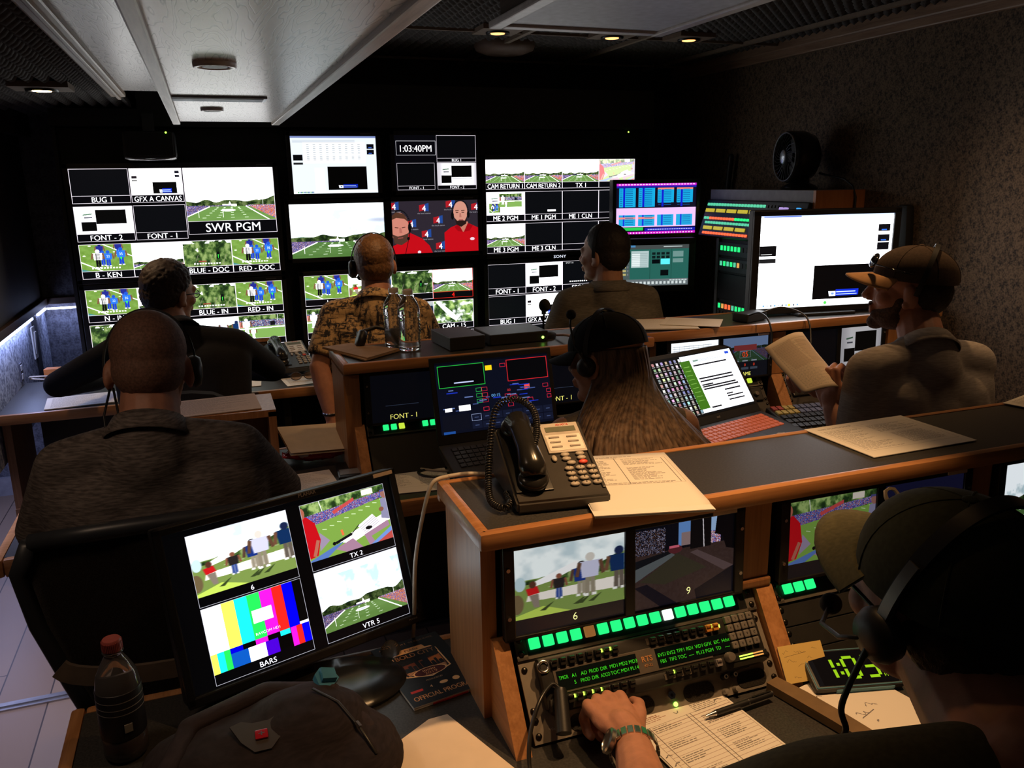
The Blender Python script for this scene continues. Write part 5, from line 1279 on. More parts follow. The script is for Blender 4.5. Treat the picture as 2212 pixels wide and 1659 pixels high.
def cap_on(t, F, mat, brimmat=None, lift=0., crown=(.090, .110, .092), brim=(.062, .072), name='cap', tilt=0, seams=True):
    F = F @ Matrix.Rotation(rad(tilt), 4, 'X')
    m = MB(); prof = [(math.cos(a), math.sin(a)) for a in np.linspace(-.02, PI / 2 - .01, 14)]
    z0 = .030 + lift
    b = bmesh.new(); rings = []; n = 40
    for r, z in prof:
        rings.append([b.verts.new((crown[0] * r * math.cos(2 * PI * k / n), -.012 + crown[1] * r * math.sin(2 * PI * k / n) * (1 + .05 * (math.sin(2 * PI * k / n) > .3) * z), z0 + crown[2] * (z ** .9 if z > 0 else z))) for k in range(n)])
    for a, c in zip(rings, rings[1:]):
        for k in range(n): b.faces.new((a[k], a[(k + 1) % n], c[(k + 1) % n], c[k]))
    b.faces.new(rings[-1]); b.faces.new(rings[0][::-1]); m._add(b)
    # drop the sides over the ears a little
    m.bm.transform(F); cap = m.build(name, mat, t, smooth=True)
    cap.data.set_sharp_from_angle(angle=rad(60))
    m = MB(); b = bmesh.new(); up_, lo_ = [], []
    for j in range(7):
        f = j / 6; ru, rl = [], []
        for i in range(19):
            a = rad(-68 + 136 * i / 18); w_ = math.cos(a * 1.2) ** .6 if abs(a * 1.2) < PI / 2 else 0
            r = 1.0 + .0; x = math.sin(a) * (crown[0] * .99 + brim[0] * .14 * f); y = -.012 + math.cos(a) * crown[1] * .99 + f * brim[1] * w_
            z = z0 + .004 - .024 * (math.sin(a) ** 2) * f - .012 * f
            ru.append(b.verts.new((x, y, z + .0022))); rl.append(b.verts.new((x, y, z - .0022)))
        up_.append(ru); lo_.append(rl)
    for j in range(6):
        for i in range(18):
            b.faces.new((up_[j][i], up_[j][i + 1], up_[j + 1][i + 1], up_[j + 1][i])); b.faces.new((lo_[j][i], lo_[j + 1][i], lo_[j + 1][i + 1], lo_[j][i + 1]))
    for i in range(18): b.faces.new((up_[6][i], up_[6][i + 1], lo_[6][i + 1], lo_[6][i])); b.faces.new((up_[0][i + 1], up_[0][i], lo_[0][i], lo_[0][i + 1]))
    for j in range(6): b.faces.new((up_[j + 1][0], up_[j][0], lo_[j][0], lo_[j + 1][0])) if False else None
    bmesh.ops.recalc_face_normals(b, faces=b.faces[:]); m._add(b); m.bm.transform(F); m.build('brim', brimmat or mat, cap, smooth=True)
    if seams:
        m = MB()
        for k in range(6):
            a = 2 * PI * k / 6 + PI / 6
            m.tube([(crown[0] * 1.004 * math.cos(e) * math.cos(a), -.012 + crown[1] * 1.004 * math.cos(e) * math.sin(a), z0 + crown[2] * 1.004 * math.sin(e) ** .9) for e in np.linspace(.03, 1.53, 12)], .0012, 5)
        m.bm.transform(F); m.build('seam', mat, cap)
        m = MB(); m.ell((0, -.012, z0 + crown[2]), (.008, .008, .004)); m.bm.transform(F); m.build('button', mat, cap, smooth=True)
    return cap
def headset(t, F, sides=(-1, 1), boom=-1, R=.104, top=.135, mat=None, flat=.014, boom_pts=None, ay=-.005, zoff=-.01, silver=False, cx=.086, lean=0, cup=1.):
    LN = Matrix.Translation((0, ay, zoff)) @ Matrix.Rotation(rad(lean), 4, 'X') @ Matrix.Translation((0, -ay, -zoff)); FB = F @ LN
    mat = mat or BLACKP
    hs = MB(); pts = []; wd = []
    for a in np.linspace(rad(-8), rad(188), 48):
        pts.append(Vector((cx * 1.06 * math.cos(a), ay - .006 * math.sin(a), zoff + .02 + (top - zoff - .02) * max(math.sin(a), -.3)))); wd.append(Vector((0, 1, 0)))
    hs.ribbon(pts, wd, flat, .004); hs.bm.transform(FB); h = hs.build('headset', mat, t, auto=50)
    if silver:
        m = MB()
        q = pts[-11:-2]; m.ribbon([p * 1.0 + Vector((-.003, 0, .001)) for p in q], Vector((0, 1, 0)), flat * .7, .003); m.bm.transform(FB); m.build('slider', M('slider_steel', (.34, .32, .30), .35, .9), h, auto=50)
    for s in sides:
        m = MB(); m.lathe([(r_ * cup, z_) for r_, z_ in ((0, 0), (.026, .001), (.034, .006), (.036, .018), (.030, .028), (.012, .032), (0, .032))], (s * (cx - .012), ay, zoff), Euler((0, s * rad(90), 0)).to_matrix(), 24); m.bm.transform(F); m.build('ear_cup', mat, h, smooth=True)
        if s not in sides: continue
    if boom:
        bp = boom_pts or [(boom * (cx + .016), ay, zoff), (boom * (cx + .018), ay + .04, zoff - .028), (boom * (cx + .004), ay + .085, zoff - .045), (boom * .055, ay + .118, zoff - .050)]
        m = MB(); m.tube(bp, .0028); m.bm.transform(F); m.build('boom', mat, h, smooth=True)
        m = MB(); m.ell(bp[-1], (.013, .013, .013)); m.bm.transform(F); m.build('microphone', M('foam_black', (.01, .01, .01), .95), h, smooth=True)
    return h
def eyes(t, F, mat=None):
    for s in (-1, 1):
        m = MB(); m.ell((s * .032, .079, .002), (.011, .008, .008)); add(m, 'eye', M('eye_white', (.55, .52, .50), .3), t, F, smooth=True)
def glasses(t, F, mat):
    m = MB()
    for s in (-1, 1):
        m.tube([(s * .033 + .021 * math.cos(a), .094, .0 + .0155 * math.sin(a)) for a in np.linspace(0, 2 * PI, 19)], .0018, 6); m.tube([(s * .054, .093, .006), (s * .076, .06, .006), (s * .082, .0, .002), (s * .080, -.02, -.012)], .0022, 6)
    m.tube([(-.012, .096, .004), (0, .103, .007), (.012, .096, .004)], .0018, 6); m.bm.transform(F); g = m.build('glasses', mat, t, smooth=True); return g

HAIR_DK = M('hair_dark_brown', (.022, .015, .011), .6, var=.4, scale=120, bump=.6, bscale=400); HAIR_GR = M('hair_brown', (.045, .028, .020), .6, var=.4, scale=150, bump=.6, bscale=400); HAIR_BL = M('hair_sandy', (.21, .105, .045), .45, var=.35, scale=140, bump=.6, bscale=400)
STUB = M('hair_stubble', (.17, .085, .058), .75, var=.35, scale=200, bump=.3, bscale=500)
BLSH = cloth('black_shirt', (.012, .012, .015)); GRSH = cloth('heather_brown_shirt', (.145, .120, .110), .45); OLSH = cloth('olive_grey_shirt', (.16, .145, .12), .2); GYSH = cloth('grey_polo', (.34, .305, .28), .16); DGSH = cloth('dark_green_shirt', (.060, .056, .034)); WSH = cloth('taupe_shirt', (.20, .17, .14))
# front row, left: dark shirt, glasses, leaning on the desk
t, F = person('person in a black shirt and glasses leaning over the low desk, left', (-.13, 3.14, 0), ((-.155, 3.44, 1.245), 48, -6, 4), ((-.33, 3.36, 1.06), (.065, 3.30, 1.05)), ((-.60, 3.52, .905), (.21, 3.52, .89)), ((-.48, 3.76, .855), (.02, 3.74, .855)), SKIN, BLSH, long_sleeve=True, hipc=(-.13, 3.12, .60), hands=({'curl': (30, 30, 20), 'fwd': (.5, .8, 0)}, {'curl': (30, 30, 20), 'fwd': (-.5, .8, 0)}))
hair_short(t, F, HAIR_GR, thick=.012, disp=(.010, .012)); glasses(t, F, BLACKM); eyes(t, F)
# front row, middle: tie-dyed shirt
t, F = person('person in a tan and black tie-dyed shirt facing the monitor wall', (.61, 3.30, 0), ((.636, 3.408, 1.318), 6, 0, -2), ((.455, 3.38, 1.125), (.785, 3.30, 1.125)), ((.375, 3.31, .93), (.90, 3.46, .90)), ((.40, 3.235, .73), (.80, 3.72, .895)), SKIN2, shibori(), sleeve=.80, hipc=(.61, 3.27, .60), hands=({'curl': (25, 30, 20)}, {}), belly=.02, fat=1.04)
hair_short(t, F, HAIR_BL, thick=.006, disp=(.006, .007)); headset(t, F, (-1,), -1, top=.131); eyes(t, F)
m = MB(); m.lathe([(.031, -.006), (.034, 0), (.031, .006)], (0, 0, 0), None, 20); add(m, 'wristwatch', CHROME, t, Matrix.Translation(Vector((.397, 3.243, .752)) - Vector((.61, 3.30, 0))), smooth=True)
# front row, right
t, F = person('person in a dark grey shirt looking left, before the CAM RETURN pictures', (1.60, 3.06, 0), ((1.557, 3.150, 1.340), -34, -2, 0), ((1.395, 3.15, 1.145), (1.745, 3.12, 1.145)), ((1.32, 3.20, .88), (1.84, 3.18, .88)), ((1.36, 3.45, .84), (1.75, 3.45, .84)), SKIN, OLSH, sleeve=.8, hipc=(1.60, 3.12, .60), belly=.02, fat=1.08, neckup=.05)
hair_short(t, F, HAIR_DK, thick=.010); headset(t, F, (1,), 1, top=.136); eyes(t, F)
# middle row, left: bald man seen from behind
t, F = person('person with shaved head in a heather brown shirt sitting at the left, seen from behind', (-.15, 1.80, 0), ((-.143, 1.895, 1.268), 0, -14, 3), ((-.325, 1.84, 1.085), (.020, 1.80, 1.095)), ((-.405, 1.93, .87), (.115, 1.90, .91)), ((-.38, 2.14, .87), (.08, 2.14, .87)), SKIN2, GRSH, sleeve=.80, hipc=(-.15, 1.80, .60), belly=.02, fat=1.06, neckup=.05, shirtvox=.006, shoulder_r=.058)
hair_short(t, F, STUB, thick=.0015, vox=.004, disp=None); headset(t, F, (1,), 0, top=.128, ay=.012); eyes(t, F)
m = MB(); m.tube([F @ Vector((-.078, -.01, -.04)), F @ Vector((-.09, -.03, -.10)), F @ Vector((-.08, -.06, -.16)), F @ Vector((-.06, -.07, -.21))], .0025); m.tube([F @ Vector((-.07, -.03, -.04)), F @ Vector((-.055, -.06, -.12)), F @ Vector((-.065, -.075, -.2))], .0025); m.build('headset_cable', BLACKP, t, smooth=True)
# middle row, centre: long hair under a black cap
t, F = person('person with very long light brown hair under a black cap, seen from behind', (.98, 1.75, 0), ((.945, 1.89, 1.192), -32, -8, 4), ((.805, 1.83, 1.02), (1.115, 1.79, 1.02)), ((.76, 1.95, .84), (1.22, 1.90, .84)), ((.84, 2.02, .85), (1.20, 2.04, .85)), SKIN, WSH, sleeve=.8, hipc=(.97, 1.74, .60), belly=.0, fat=.93, shoulder_r=.048, chest_r=.088, collar=False)
CAPB = cloth('black_cap', (.010, .010, .011)); cap_on(t, F, CAPB, tilt=-6); headset(t, F, (-1,), -1, top=.132, cx=.090, ay=.0, cup=.72, boom_pts=[(-.108, -.02, -.01), (-.112, .02, .05), (-.108, .03, .10), (-.10, .03, .125)])
LH = None
def long_hair(t, F):
    m, N, L, B = nt('long_light_brown_hair'); tc = N.new('ShaderNodeTexCoord'); mp = N.new('ShaderNodeMapping'); mp.inputs['Scale'].default_value = (40, 40, 1.5); L.new(tc.outputs['Object'], mp.inputs[0])
    nz = N.new('ShaderNodeTexNoise'); nz.inputs['Scale'].default_value = 2; nz.inputs['Detail'].default_value = 5; L.new(mp.outputs[0], nz.inputs['Vector'])
    rp = N.new('ShaderNodeValToRGB'); rp.color_ramp.elements[0].position = .35; rp.color_ramp.elements[1].position = .68; rp.color_ramp.elements[0].color = (.058, .034, .022, 1); rp.color_ramp.elements[1].color = (.19, .118, .074, 1)
    L.new(nz.outputs['Fac'], rp.inputs[0]); L.new(rp.outputs[0], B.inputs['Base Color']); B.inputs['Roughness'].default_value = .6; B.inputs['Specular IOR Level'].default_value = .3
    r = random.Random(4); mb = MB()
    Fi = F; B0 = Vector((.98, 1.75, 0)); yawm = Matrix.Rotation(rad(-8), 4, 'Z')
    def path(u, k):
        """u: -1..1 around the back of the head, k layer"""
        a = PI / 2 * 1.15 * u
        p0 = Fi @ Vector((.074 * math.sin(a), -.020 - .088 * math.cos(a), .030)); p1 = Fi @ Vector((.078 * math.sin(a), -.028 - .088 * math.cos(a), -.055))
        cx = Vector((.945, 1.80, 0)) - B0
        s = math.sin(a); c_ = math.cos(a)
        sp = .185 + .012 * k
        p2 = cx + Vector((s * .138, -.060 - .085 * c_ * (1 + .1 * k), 1.05)); p3 = cx + Vector((s * sp + .035, -.105 - .075 * c_ * (1 + .12 * k), .93)); p4 = cx + Vector((s * sp * .98 + .045, -.110 - .05 * c_, .74))
        return [p0, p1, p2, p3, p4]
    def spl(P, n=14):
        out = []
        for i in range(len(P) - 1):
            a, b, c, d = P[max(i - 1, 0)], P[i], P[i + 1], P[min(i + 2, len(P) - 1)]
            for j in range(n // 4 + 1):
                x = j / (n // 4 + 1); out.append(.5 * ((2 * b) + (c - a) * x + (2 * a - 5 * b + 4 * c - d) * x * x + (-a + 3 * b - 3 * c + d) * x ** 3))
        return out + [P[-1]]
    for i in range(150):
        u = -1 + 2 * (i + r.random()) / 150; k = r.choice((0, .5, 1, 1.3)); P = path(u, k)
        ph = r.random() * 6; pts = spl(P)
        pts = [p + Vector((.004 * math.sin(ph + j * .5), .004 * math.cos(ph + j * .4), 0)) * (j / len(pts)) * 1.4 for j, p in enumerate(pts)]
        n = len(pts); R0 = r.uniform(.0055, .0095)
        mb.tube(pts, [R0 * (.75 + .5 * min(j / n * 2, 1)) * (1 - .75 * max(0, (j / n - .75) / .25)) for j in range(n)], 6)
    return mb.build('hair', m, t, smooth=True)
long_hair(t, F); eyes(t, F)
# middle row, right: olive cap, reading a sheet
t, F = person('bearded person in a grey polo and olive cap holding up a sheet of paper', (1.80, 1.66, 0), ((1.822, 1.775, 1.338), -44, 1, 0), ((1.635, 1.70, 1.135), (1.965, 1.665, 1.135)), ((1.56, 1.64, .90), (2.02, 1.86, .92)), ((1.565, 1.745, 1.025), (1.70, 1.98, 1.02)), SKIN2, GYSH, sleeve=.86, voxel=.0032, hipc=(1.80, 1.66, .60), belly=.02, hands=({'curl': (60, 60, 30), 'fwd': (.10, .45, .80), 'up': (-.75, -.2, .3)}, {'curl': (60, 60, 30), 'fwd': (-.6, -.1, .5), 'up': (.3, .6, .5)}), fat=1.0)
hair_short(t, F, HAIR_DK, thick=.006, top=False)
OLC = cloth('olive_cap', (.070, .048, .036)); cap_on(t, F, OLC, M('tan_brim', (.42, .22, .085), .8), tilt=4)
headset(t, F, (1,), 0, top=.130, cx=.090, ay=-.02, lean=14, flat=.013)
m = MB(); m.ell((0, .033, -.078), (.060, .053, .038)); m.ell((0, .076, -.097), (.026, .024, .021)); m.capsule((-.056, .018, -.03), (-.05, .035, -.07), .013); m.capsule((.056, .018, -.03), (.05, .035, -.07), .013); m.capsule((-.05, .04, -.055), (-.028, .078, -.072), .013); m.capsule((.05, .04, -.055), (.028, .078, -.072), .013); m.capsule((-.02, .094, -.046), (.02, .094, -.046), .006); m.bm.transform(F)
grow(m, 'beard', M('beard_brown', (.085, .045, .028), .8, var=.5, scale=200, bump=.8, bscale=500), t, (0, 0, 0), .004, 2, disp=(.004, .004)); eyes(t, F)
m = MB()
for s in (-1, 1): m.ell((s * .036, .096, .076), (.026, .006, .018), Euler((rad(20), 0, -s * rad(20)))); m.tube([(s * .06, .088, .07), (s * .088, .04, .06), (s * .094, -.01, .05)], .0025, 6)
m.bm.transform(F); m.build('sunglasses', M('dark_lens', (.01, .01, .012), .08), t, smooth=True)
# nearest: dark green cap, headset and watch
NB = Vector((.70, .36, 0))
t, F = person('person in a dark green cap and headset bending over the nearest console', NB, ((.711, .600, 1.200), 2, 6, -3), ((.470, .505, 1.075), (.855, .405, 1.070)), ((.445, .73, .85), (1.08, .52, .82)), ((.540, .975, .812), (1.20, .74, .822)), SKIN2, DGSH, sleeve=.82, voxel=.003, hipc=(.70, .34, .60), belly=.03, hands=({'curl': (62, 78, 45), 'fwd': (.02, 1, -.02), 'up': (0.05, 0, 1), 'thumb': ((.046, .045, -.004), (.058, .072, -.006), (.060, .096, -.016))}, {'curl': (18, 22, 14), 'fwd': (.25, 1, .02)}), fat=1.08, neckup=.05, collar=False, shoulder_r=.070)
NEAR, NF = t, F
GC = cloth('dark_green_cap', (.038, .042, .026)); cp = cap_on(t, F, GC, cloth('green_brim', (.095, .088, .048)), tilt=-2, crown=(.091, .112, .098), brim=(.062, .082))
words('U', .034, MANILA, cp, (0, 0, 0), name='emblem', depth=.0015, bold=.004).matrix_local = F @ Matrix.Translation((0, .094, .082)) @ Matrix.Rotation(rad(50), 4, 'X') @ Matrix.Rotation(0, 4, 'Y') @ Matrix.Rotation(PI, 4, 'Z')
headset(t, F, (-1, 1), -1, top=.146, cx=.090, ay=-.010, flat=.018, silver=True, lean=10, cup=.84)
glasses(t, F, BLACKM); hair_short(t, F, HAIR_DK, thick=.004, top=False); eyes(t, F)
m = MB(); m.cable([F @ Vector((-.105, -.01, -.02)), F @ Vector((-.12, -.0, -.10)), *[Vector(p) - NB for p in ((.602, .612, 1.06), (.603, .640, 1.01), (.600, .655, .96), (.592, .652, .92), (.578, .635, .895), (.56, .60, .885), (.545, .55, .89))]], .0035, 8); m.build('headset_cable', BLACKP, t, smooth=True)
m = MB(); ct = [Vector((.5 + .5 * 0, 0, 0))]
m.tube([Vector((.068 * math.cos(a), .062 * math.sin(a), .012 * math.sin(a * 2))) for a in np.linspace(0, 2 * PI, 40)], .0014, 6); m.bm.transform(Matrix.Translation(Vector((.684, .478, 1.128)) - NB) @ Matrix.Rotation(rad(-14), 4, 'X')); m.build('neck_chain', M('gold_chain', (.7, .45, .15), .3, 1.), t, smooth=True)
m = MB(); m.lathe([(.094 * 1.0, -.02), (.088, .0), (.084, .008), (.080, .004), (.086, -.012)], (0, 0, 0), None, 32); m.bm.transform(Matrix.Translation(Vector((.684, .466, 1.112)) - NB) @ Matrix.Rotation(rad(-16), 4, 'X') @ Matrix.Scale(.86, 4, (0, 1, 0))); m.build('neckline', DGSH, t, smooth=True)
# wristwatch on the left wrist: bracelet of links and a round case
wd = Vector((.095, .245, -.038)).normalized(); wm = Matrix.Translation(Vector((.5310, .951, .8105)) - NB) @ wd.to_track_quat('Z', 'Y').to_matrix().to_4x4()
w_ = thing('wristwatch', None, None); w_.parent = t
m = MB()
for k in range(22):
    a = 2 * PI * k / 22; m.box((.0365 * math.cos(a), .0335 * math.sin(a), 0), (.0036, .0084, .020), (0, 0, a), .0008)
m.bm.transform(wm); m.build('bracelet', M('steel_links', (.6, .57, .52), .28, 1.), w_)
m = MB(); cm = Matrix.Translation((.0345, .014, 0)) @ Matrix.Rotation(rad(90), 4, 'Y') @ Matrix.Rotation(rad(-24), 4, 'X')
m.lathe([(.016, -.003), (.0195, 0), (.0195, .006), (.0165, .008), (.016, .0065), (0, .0065)], n=28); m.bm.transform(wm @ cm); m.build('case', MATS['steel_links'], w_, auto=40)
# ------------------------------------------------------------------ chairs
def office_chair(label, x, y, az, seat=.47):
    t = thing('office_chair', label, 'chair', (x, y, 0), (0, 0, rad(-az)), 'black task chairs at the consoles')
    m = MB(); m.box((0, 0, seat - .03), (.50, .46, .06), bev=.025); m.build('seat', M('chair_fabric', (.020, .020, .021), .9, bump=.2), t, auto=50)
    m = MB(); b = []
    m.prism([(.23 * sx, z) for sx, z in ()] or stadium(0, 0, .44, .40), -.015, .015, Matrix.Translation((0, -.247, seat + .30)) @ Matrix.Rotation(rad(97), 4, 'X')); m.build('backrest', MATS['chair_fabric'], t, auto=50)
    m = MB(); m.tube([(0, -.10, seat - .06), (0, -.25, seat - .04), (0, -.265, seat + .15), (0, -.25, seat + .28)], .018); m.build('back_support', BLACKP, t, smooth=True)
    m = MB(); m.cyl((0, 0, .09), (0, 0, seat - .06), .028); m.build('gas_column', BLACKM, t, auto=50)
    for k in range(5):
        a = 2 * PI * k / 5 + .3; e = Vector((math.cos(a), math.sin(a), 0))
        m = MB(); m.capsule((0, 0, .10), e * .28 + Vector((0, 0, .075)), .024, .016); l = m.build('leg', BLACKP, t, smooth=True)
        m = MB(); m.cyl(e * .28 + Vector((-e.y * .02, e.x * .02, .03)), e * .28 + Vector((e.y * .02, -e.x * .02, .03)), .03); m.build('caster', BLACKP, l, auto=50)
    return t
c0 = office_chair('black task chair behind the person in the black shirt', -.12, 3.19, 0)
def another(label, x, y, az):
    c = copy_tree(c0); c.location = (x, y, 0); c.rotation_euler = (0, 0, rad(-az)); c['label'] = label
another('black task chair under the person in the tie-dyed shirt', .62, 3.22, 4)
another('black task chair under the person in the dark grey shirt', 1.61, 3.20, -8)
another('black task chair under the person with very long hair', .98, 1.78, 0)
another('black task chair under the person holding up a sheet of paper', 1.80, 1.75, 0)
another('black task chair under the person in the dark green cap', .70, .34, 10)
# the big mesh chair in the foreground
t = thing('mesh_chair', 'big black mesh-backed chair behind the monitor with colour bars', 'chair', (-.125, 1.775, 0), (0, 0, rad(1)))
MESHB = M('chair_mesh', (.040, .033, .029), .7, var=.9, scale=700)
out = [(-.235, .42), (-.262, .36), (-.245, .25), (-.205, .12), (-.165, 0), (-.14, -.08), (.14, -.08), (.165, 0), (.205, .12), (.245, .25), (.262, .36), (.235, .42), (.12, .432), (-.12, .432)]
BKm = Matrix.Translation((0, -.150, .60)) @ Matrix.Rotation(rad(3), 4, 'X')
P3 = [BKm @ Vector((x, .035 * (x / .26) ** 2 - .02, z)) for x, z in out]
m = MB(); m.tube(P3 + P3[:1], .017, 10); m.build('back_frame', M('chair_frame', (.030, .033, .040), .4), t, smooth=True)
b = bmesh.new(); g = []
zs = np.linspace(-.07, .425, 16)
for z in zs:
    hw = np.interp(z, [-.08, 0, .12, .25, .36, .42], [.14, .165, .205, .245, .26, .235]); g.append([b.verts.new(BKm @ Vector((hw * u, .035 * (hw * u / .26) ** 2 - .022, z))) for u in np.linspace(-1, 1, 17)])
for r0, r1 in zip(g, g[1:]):
    for k in range(16): b.faces.new((r0[k], r0[k + 1], r1[k + 1], r1[k]))
r = bmesh.ops.solidify(b, geom=b.faces[:], thickness=.004); m = MB(); m._add(b); m.build('back_mesh', MESHB, t, smooth=True)
m = MB(); m.ribbon([BKm @ Vector((.215 * math.sin(a), -.045 - .012 * math.cos(a * 1.2), .19 - .045 * math.cos(a))) for a in np.linspace(-1.45, 1.45, 16)], Vector((0, .12, 1)), .035, .010); m.build('lumbar_bar', M('lumbar_brown', (.16, .12, .09), .5), t, auto=40)
m = MB(); m.prism([(-.02, .10), (.14, .115), (.25, .11), (.25, .05), (.20, .06), (.16, .0), (.15, -.12), (.03, -.12), (.035, .03), (.02, .055), (-.035, .07)], -.008, .008, BKm @ Matrix.Translation((-.07, -.06, -.01)) @ Matrix.Rotation(PI / 2, 4, 'X')); m.build('back_plate', M('plate_beige', (.45, .40, .37), .5), t, auto=40)
m = MB(); m.tube([BKm @ Vector((0, -.06, -.02)), (0, -.19, .46), (0, -.10, .40)], .024); m.build('back_support', BLACKP, t, smooth=True)
m = MB(); m.box((0, .06, .455), (.50, .46, .05), bev=.02); m.build('seat', MATS['chair_fabric'], t, auto=50)
m = MB(); m.cyl((0, .04, .09), (0, .04, .43), .028); m.build('gas_column', BLACKM, t, auto=50)
for k in range(5):
    a = 2 * PI * k / 5 + .9; e = Vector((math.cos(a), math.sin(a), 0)); o_ = Vector((0, .04, 0))
    m = MB(); m.capsule(o_ + Vector((0, 0, .10)), o_ + e * .28 + Vector((0, 0, .075)), .024, .016); l = m.build('leg', BLACKP, t, smooth=True)
    m = MB(); m.cyl(o_ + e * .28 + Vector((-e.y * .02, e.x * .02, .03)), o_ + e * .28 + Vector((e.y * .02, -e.x * .02, .03)), .03); m.build('caster', BLACKP, l, auto=50)

# ------------------------------------------------------------------ printed sheets
def doc(w_=300, h=388, seed=0, style='text', base=(.90, .885, .86)):
    A = canvas(w_, h, base); r = np.random.default_rng(seed); G_ = (.42, .40, .40)
    def lines(x0, x1, y0, y1, dy=.018, wmin=.3, col=G_):
        y = y0
        while y < y1:
            e = x0 + (x1 - x0) * r.uniform(wmin, 1); x = x0
            while x < e - .01: q = min(x + r.uniform(.015, .06), e); line(A, (x, y), (q, y), .0065, col, .8); x = q + .008
            y += dy
    if style == 'columns':
        lines(.05, .95, .05, .08); lines(.05, .40, .12, .52, wmin=.5)
        lines(.52, .9, .10, .22, wmin=.6); lines(.52, .85, .27, .50, wmin=.5); line(A, (.46, .08), (.46, .56), .004, G_); line(A, (.92, .1), (.92, .56), .004, G_); frame(A, .04, .09, .96, .57, (.6, .58, .57), 1)
        lines(.05, .9, .54, .57, wmin=.9)
    elif style == 'rundown':
        lines(.08, .36, .05, .11, .016, .4, (.55, .35, .3)); frame(A, .06, .14, .98, .98, (.5, .45, .44), 1)
        for k in range(24): line(A, (.06, .17 + k * .034), (.98, .17 + k * .034), .0028, (.62, .52, .5))
        line(A, (.12, .14), (.12, .98), .003, G_); line(A, (.52, .14), (.52, .98), .003, G_); line(A, (.56, .14), (.56, .98), .003, G_)
        for y in (.155, .32, .46, .60, .74, .88): lines(.14, .42, y, y + .06, .017, .5)
        for y in (.06, .20, .36, .50, .66, .82): lines(.62, .90, y, y + .09, .016, .6)
    elif style == 'table':
        lines(.08, .6, .08, .12, .016, .6); lines(.08, .45, .18, .80, .022, .4); lines(.5, .92, .18, .40, .022, .4); lines(.55, .9, .45, .78, .016, .85, (.55, .53, .52)); frame(A, .06, .16, .95, .84, (.65, .63, .62), 1)
    else: lines(.08, .92, .08, .92, .022, .4)
    return A
def scrawl(A, items, col=(.22, .22, .26)):
    h, w_ = A.shape[:2]
    for x, y, s, n, sd in items:
        r = np.random.default_rng(sd); p = np.array([x, y])
        for k in range(n):
            q = p + np.array([s * r.uniform(.12, .5), s * r.uniform(-.6, .6)]); q[1] = y + np.clip(q[1] - y, -s * .7, s * .7); line(A, p, q, .006, col, .85); p = q
def sheet(name, label, cat, c, w_, h, yaw, A, z, n=1, curl=None, group=None, matname=None):
    t = thing(name, label, cat, (c[0], c[1], z), (0, 0, rad(yaw)), group)
    if n > 1:
        for k in range(n - 1):
            m = MB(); m.box((.002 * math.sin(k * 2.1), .002 * math.cos(k * 1.7), .0008 + k * .0016), (w_, h, .0014), (0, 0, .012 * math.sin(k * 3.1))); m.build('under_sheet', PAPER, t)
    pic_quad('printed_sheet', A, w_, h, t, (0, 0, .0016 * n + .0004), (-PI / 2, 0, 0), rough=.85, spec=.2, grid=10 if curl else 1, bend=curl)
    return t
def droop(v):  # the end hanging over the counter edge sags
    d = max(0, -v.z - .115); return Vector((v.x, v.y + d * d * 6, v.z))
A = doc(style='columns', seed=1); t = sheet('paper_stack', 'bright stack of clipped printed sheets beside the phone, overhanging the near counter', 'papers', (.693, 1.268), .205, .292, -13.5, A, 1.1035, 4, droop)
m = MB(); m.tube([(-.090, .135, .0095), (-.078, .143, .0095), (-.072, .137, .0095), (-.090, .118, .0095), (-.096, .124, .0095), (-.082, .140, .0095)], .0007, 5); m.build('paper_clip', CHROME, t)
sheet('printed_sheet', 'printed sheet lying flat on the near counter behind the green cap', 'paper', (1.342, 1.322), .278, .205, 1, doc(390, 290, 3, 'table'), 1.1015)
sheet('printed_sheet', 'printed sheet at the right end of the near counter by the wall', 'paper', (1.93, 1.388), .275, .13, 17, doc(390, 200, 4), 1.1035)
# programme booklet
A = canvas(420, 640, (.012, .016, .030)); CR = (.95, .74, .52)
text(A, 'AUGUST 24, 2019', .27, .055, .036, CR, fit=.36); text(A, 'THE BOLLES SCHOOL', .72, .055, .036, CR, fit=.38); line(A, (.48, .04), (.48, .07), .004, CR)
poly(A, [(.17, .25), (.22, .20), (.30, .19), (.32, .14), (.68, .14), (.70, .19), (.78, .20), (.83, .25), (.83, .58), (.5, .66), (.17, .58)], CR); poly(A, [(.19, .26), (.81, .26), (.81, .57), (.5, .645), (.19, .57)], (.02, .025, .04)); poly(A, [(.205, .40), (.795, .36), (.795, .55), (.5, .62), (.205, .55)], (.42, .20, .10)); poly(A, [(.56, .40), (.795, .36), (.795, .47), (.56, .48)], (.75, .42, .18))
text(A, 'Publix', .5, .175, .055, (.30, .19, .12), bold=1); fill(A, .18, .215, .82, .31, (.02, .018, .02)); text(A, 'BOLD CITY', .5, .262, .088, (.62, .42, .26), fit=.58, bold=2); text(A, 'SHOWCASE', .5, .345, .075, (.10, .07, .06), fit=.55, bold=2)
for x, w_, h in ((.22, .07, .05), (.29, .05, .08), (.35, .05, .06), (.41, .06, .15), (.48, .05, .10), (.53, .08, .17), (.62, .05, .06), (.68, .04, .09), (.73, .05, .05)): fill(A, x, .50 - h, x + w_, .52, (.03, .04, .075) if x != .53 else (.05, .08, .13))
for k in range(4): line(A, (.22, .525 + k * .014), (.78, .525 + k * .014), .006, CR)
oval(A, .52, .575, .245, .065, CR); oval(A, .52, .575, .225, .057, (.30, .06, .05)); text(A, '2019', .52, .592, .062, (.80, .58, .40), bold=1)
for k in range(8): line(A, (.43 + k * .024, .54), (.43 + k * .024, .562), .008, CR)
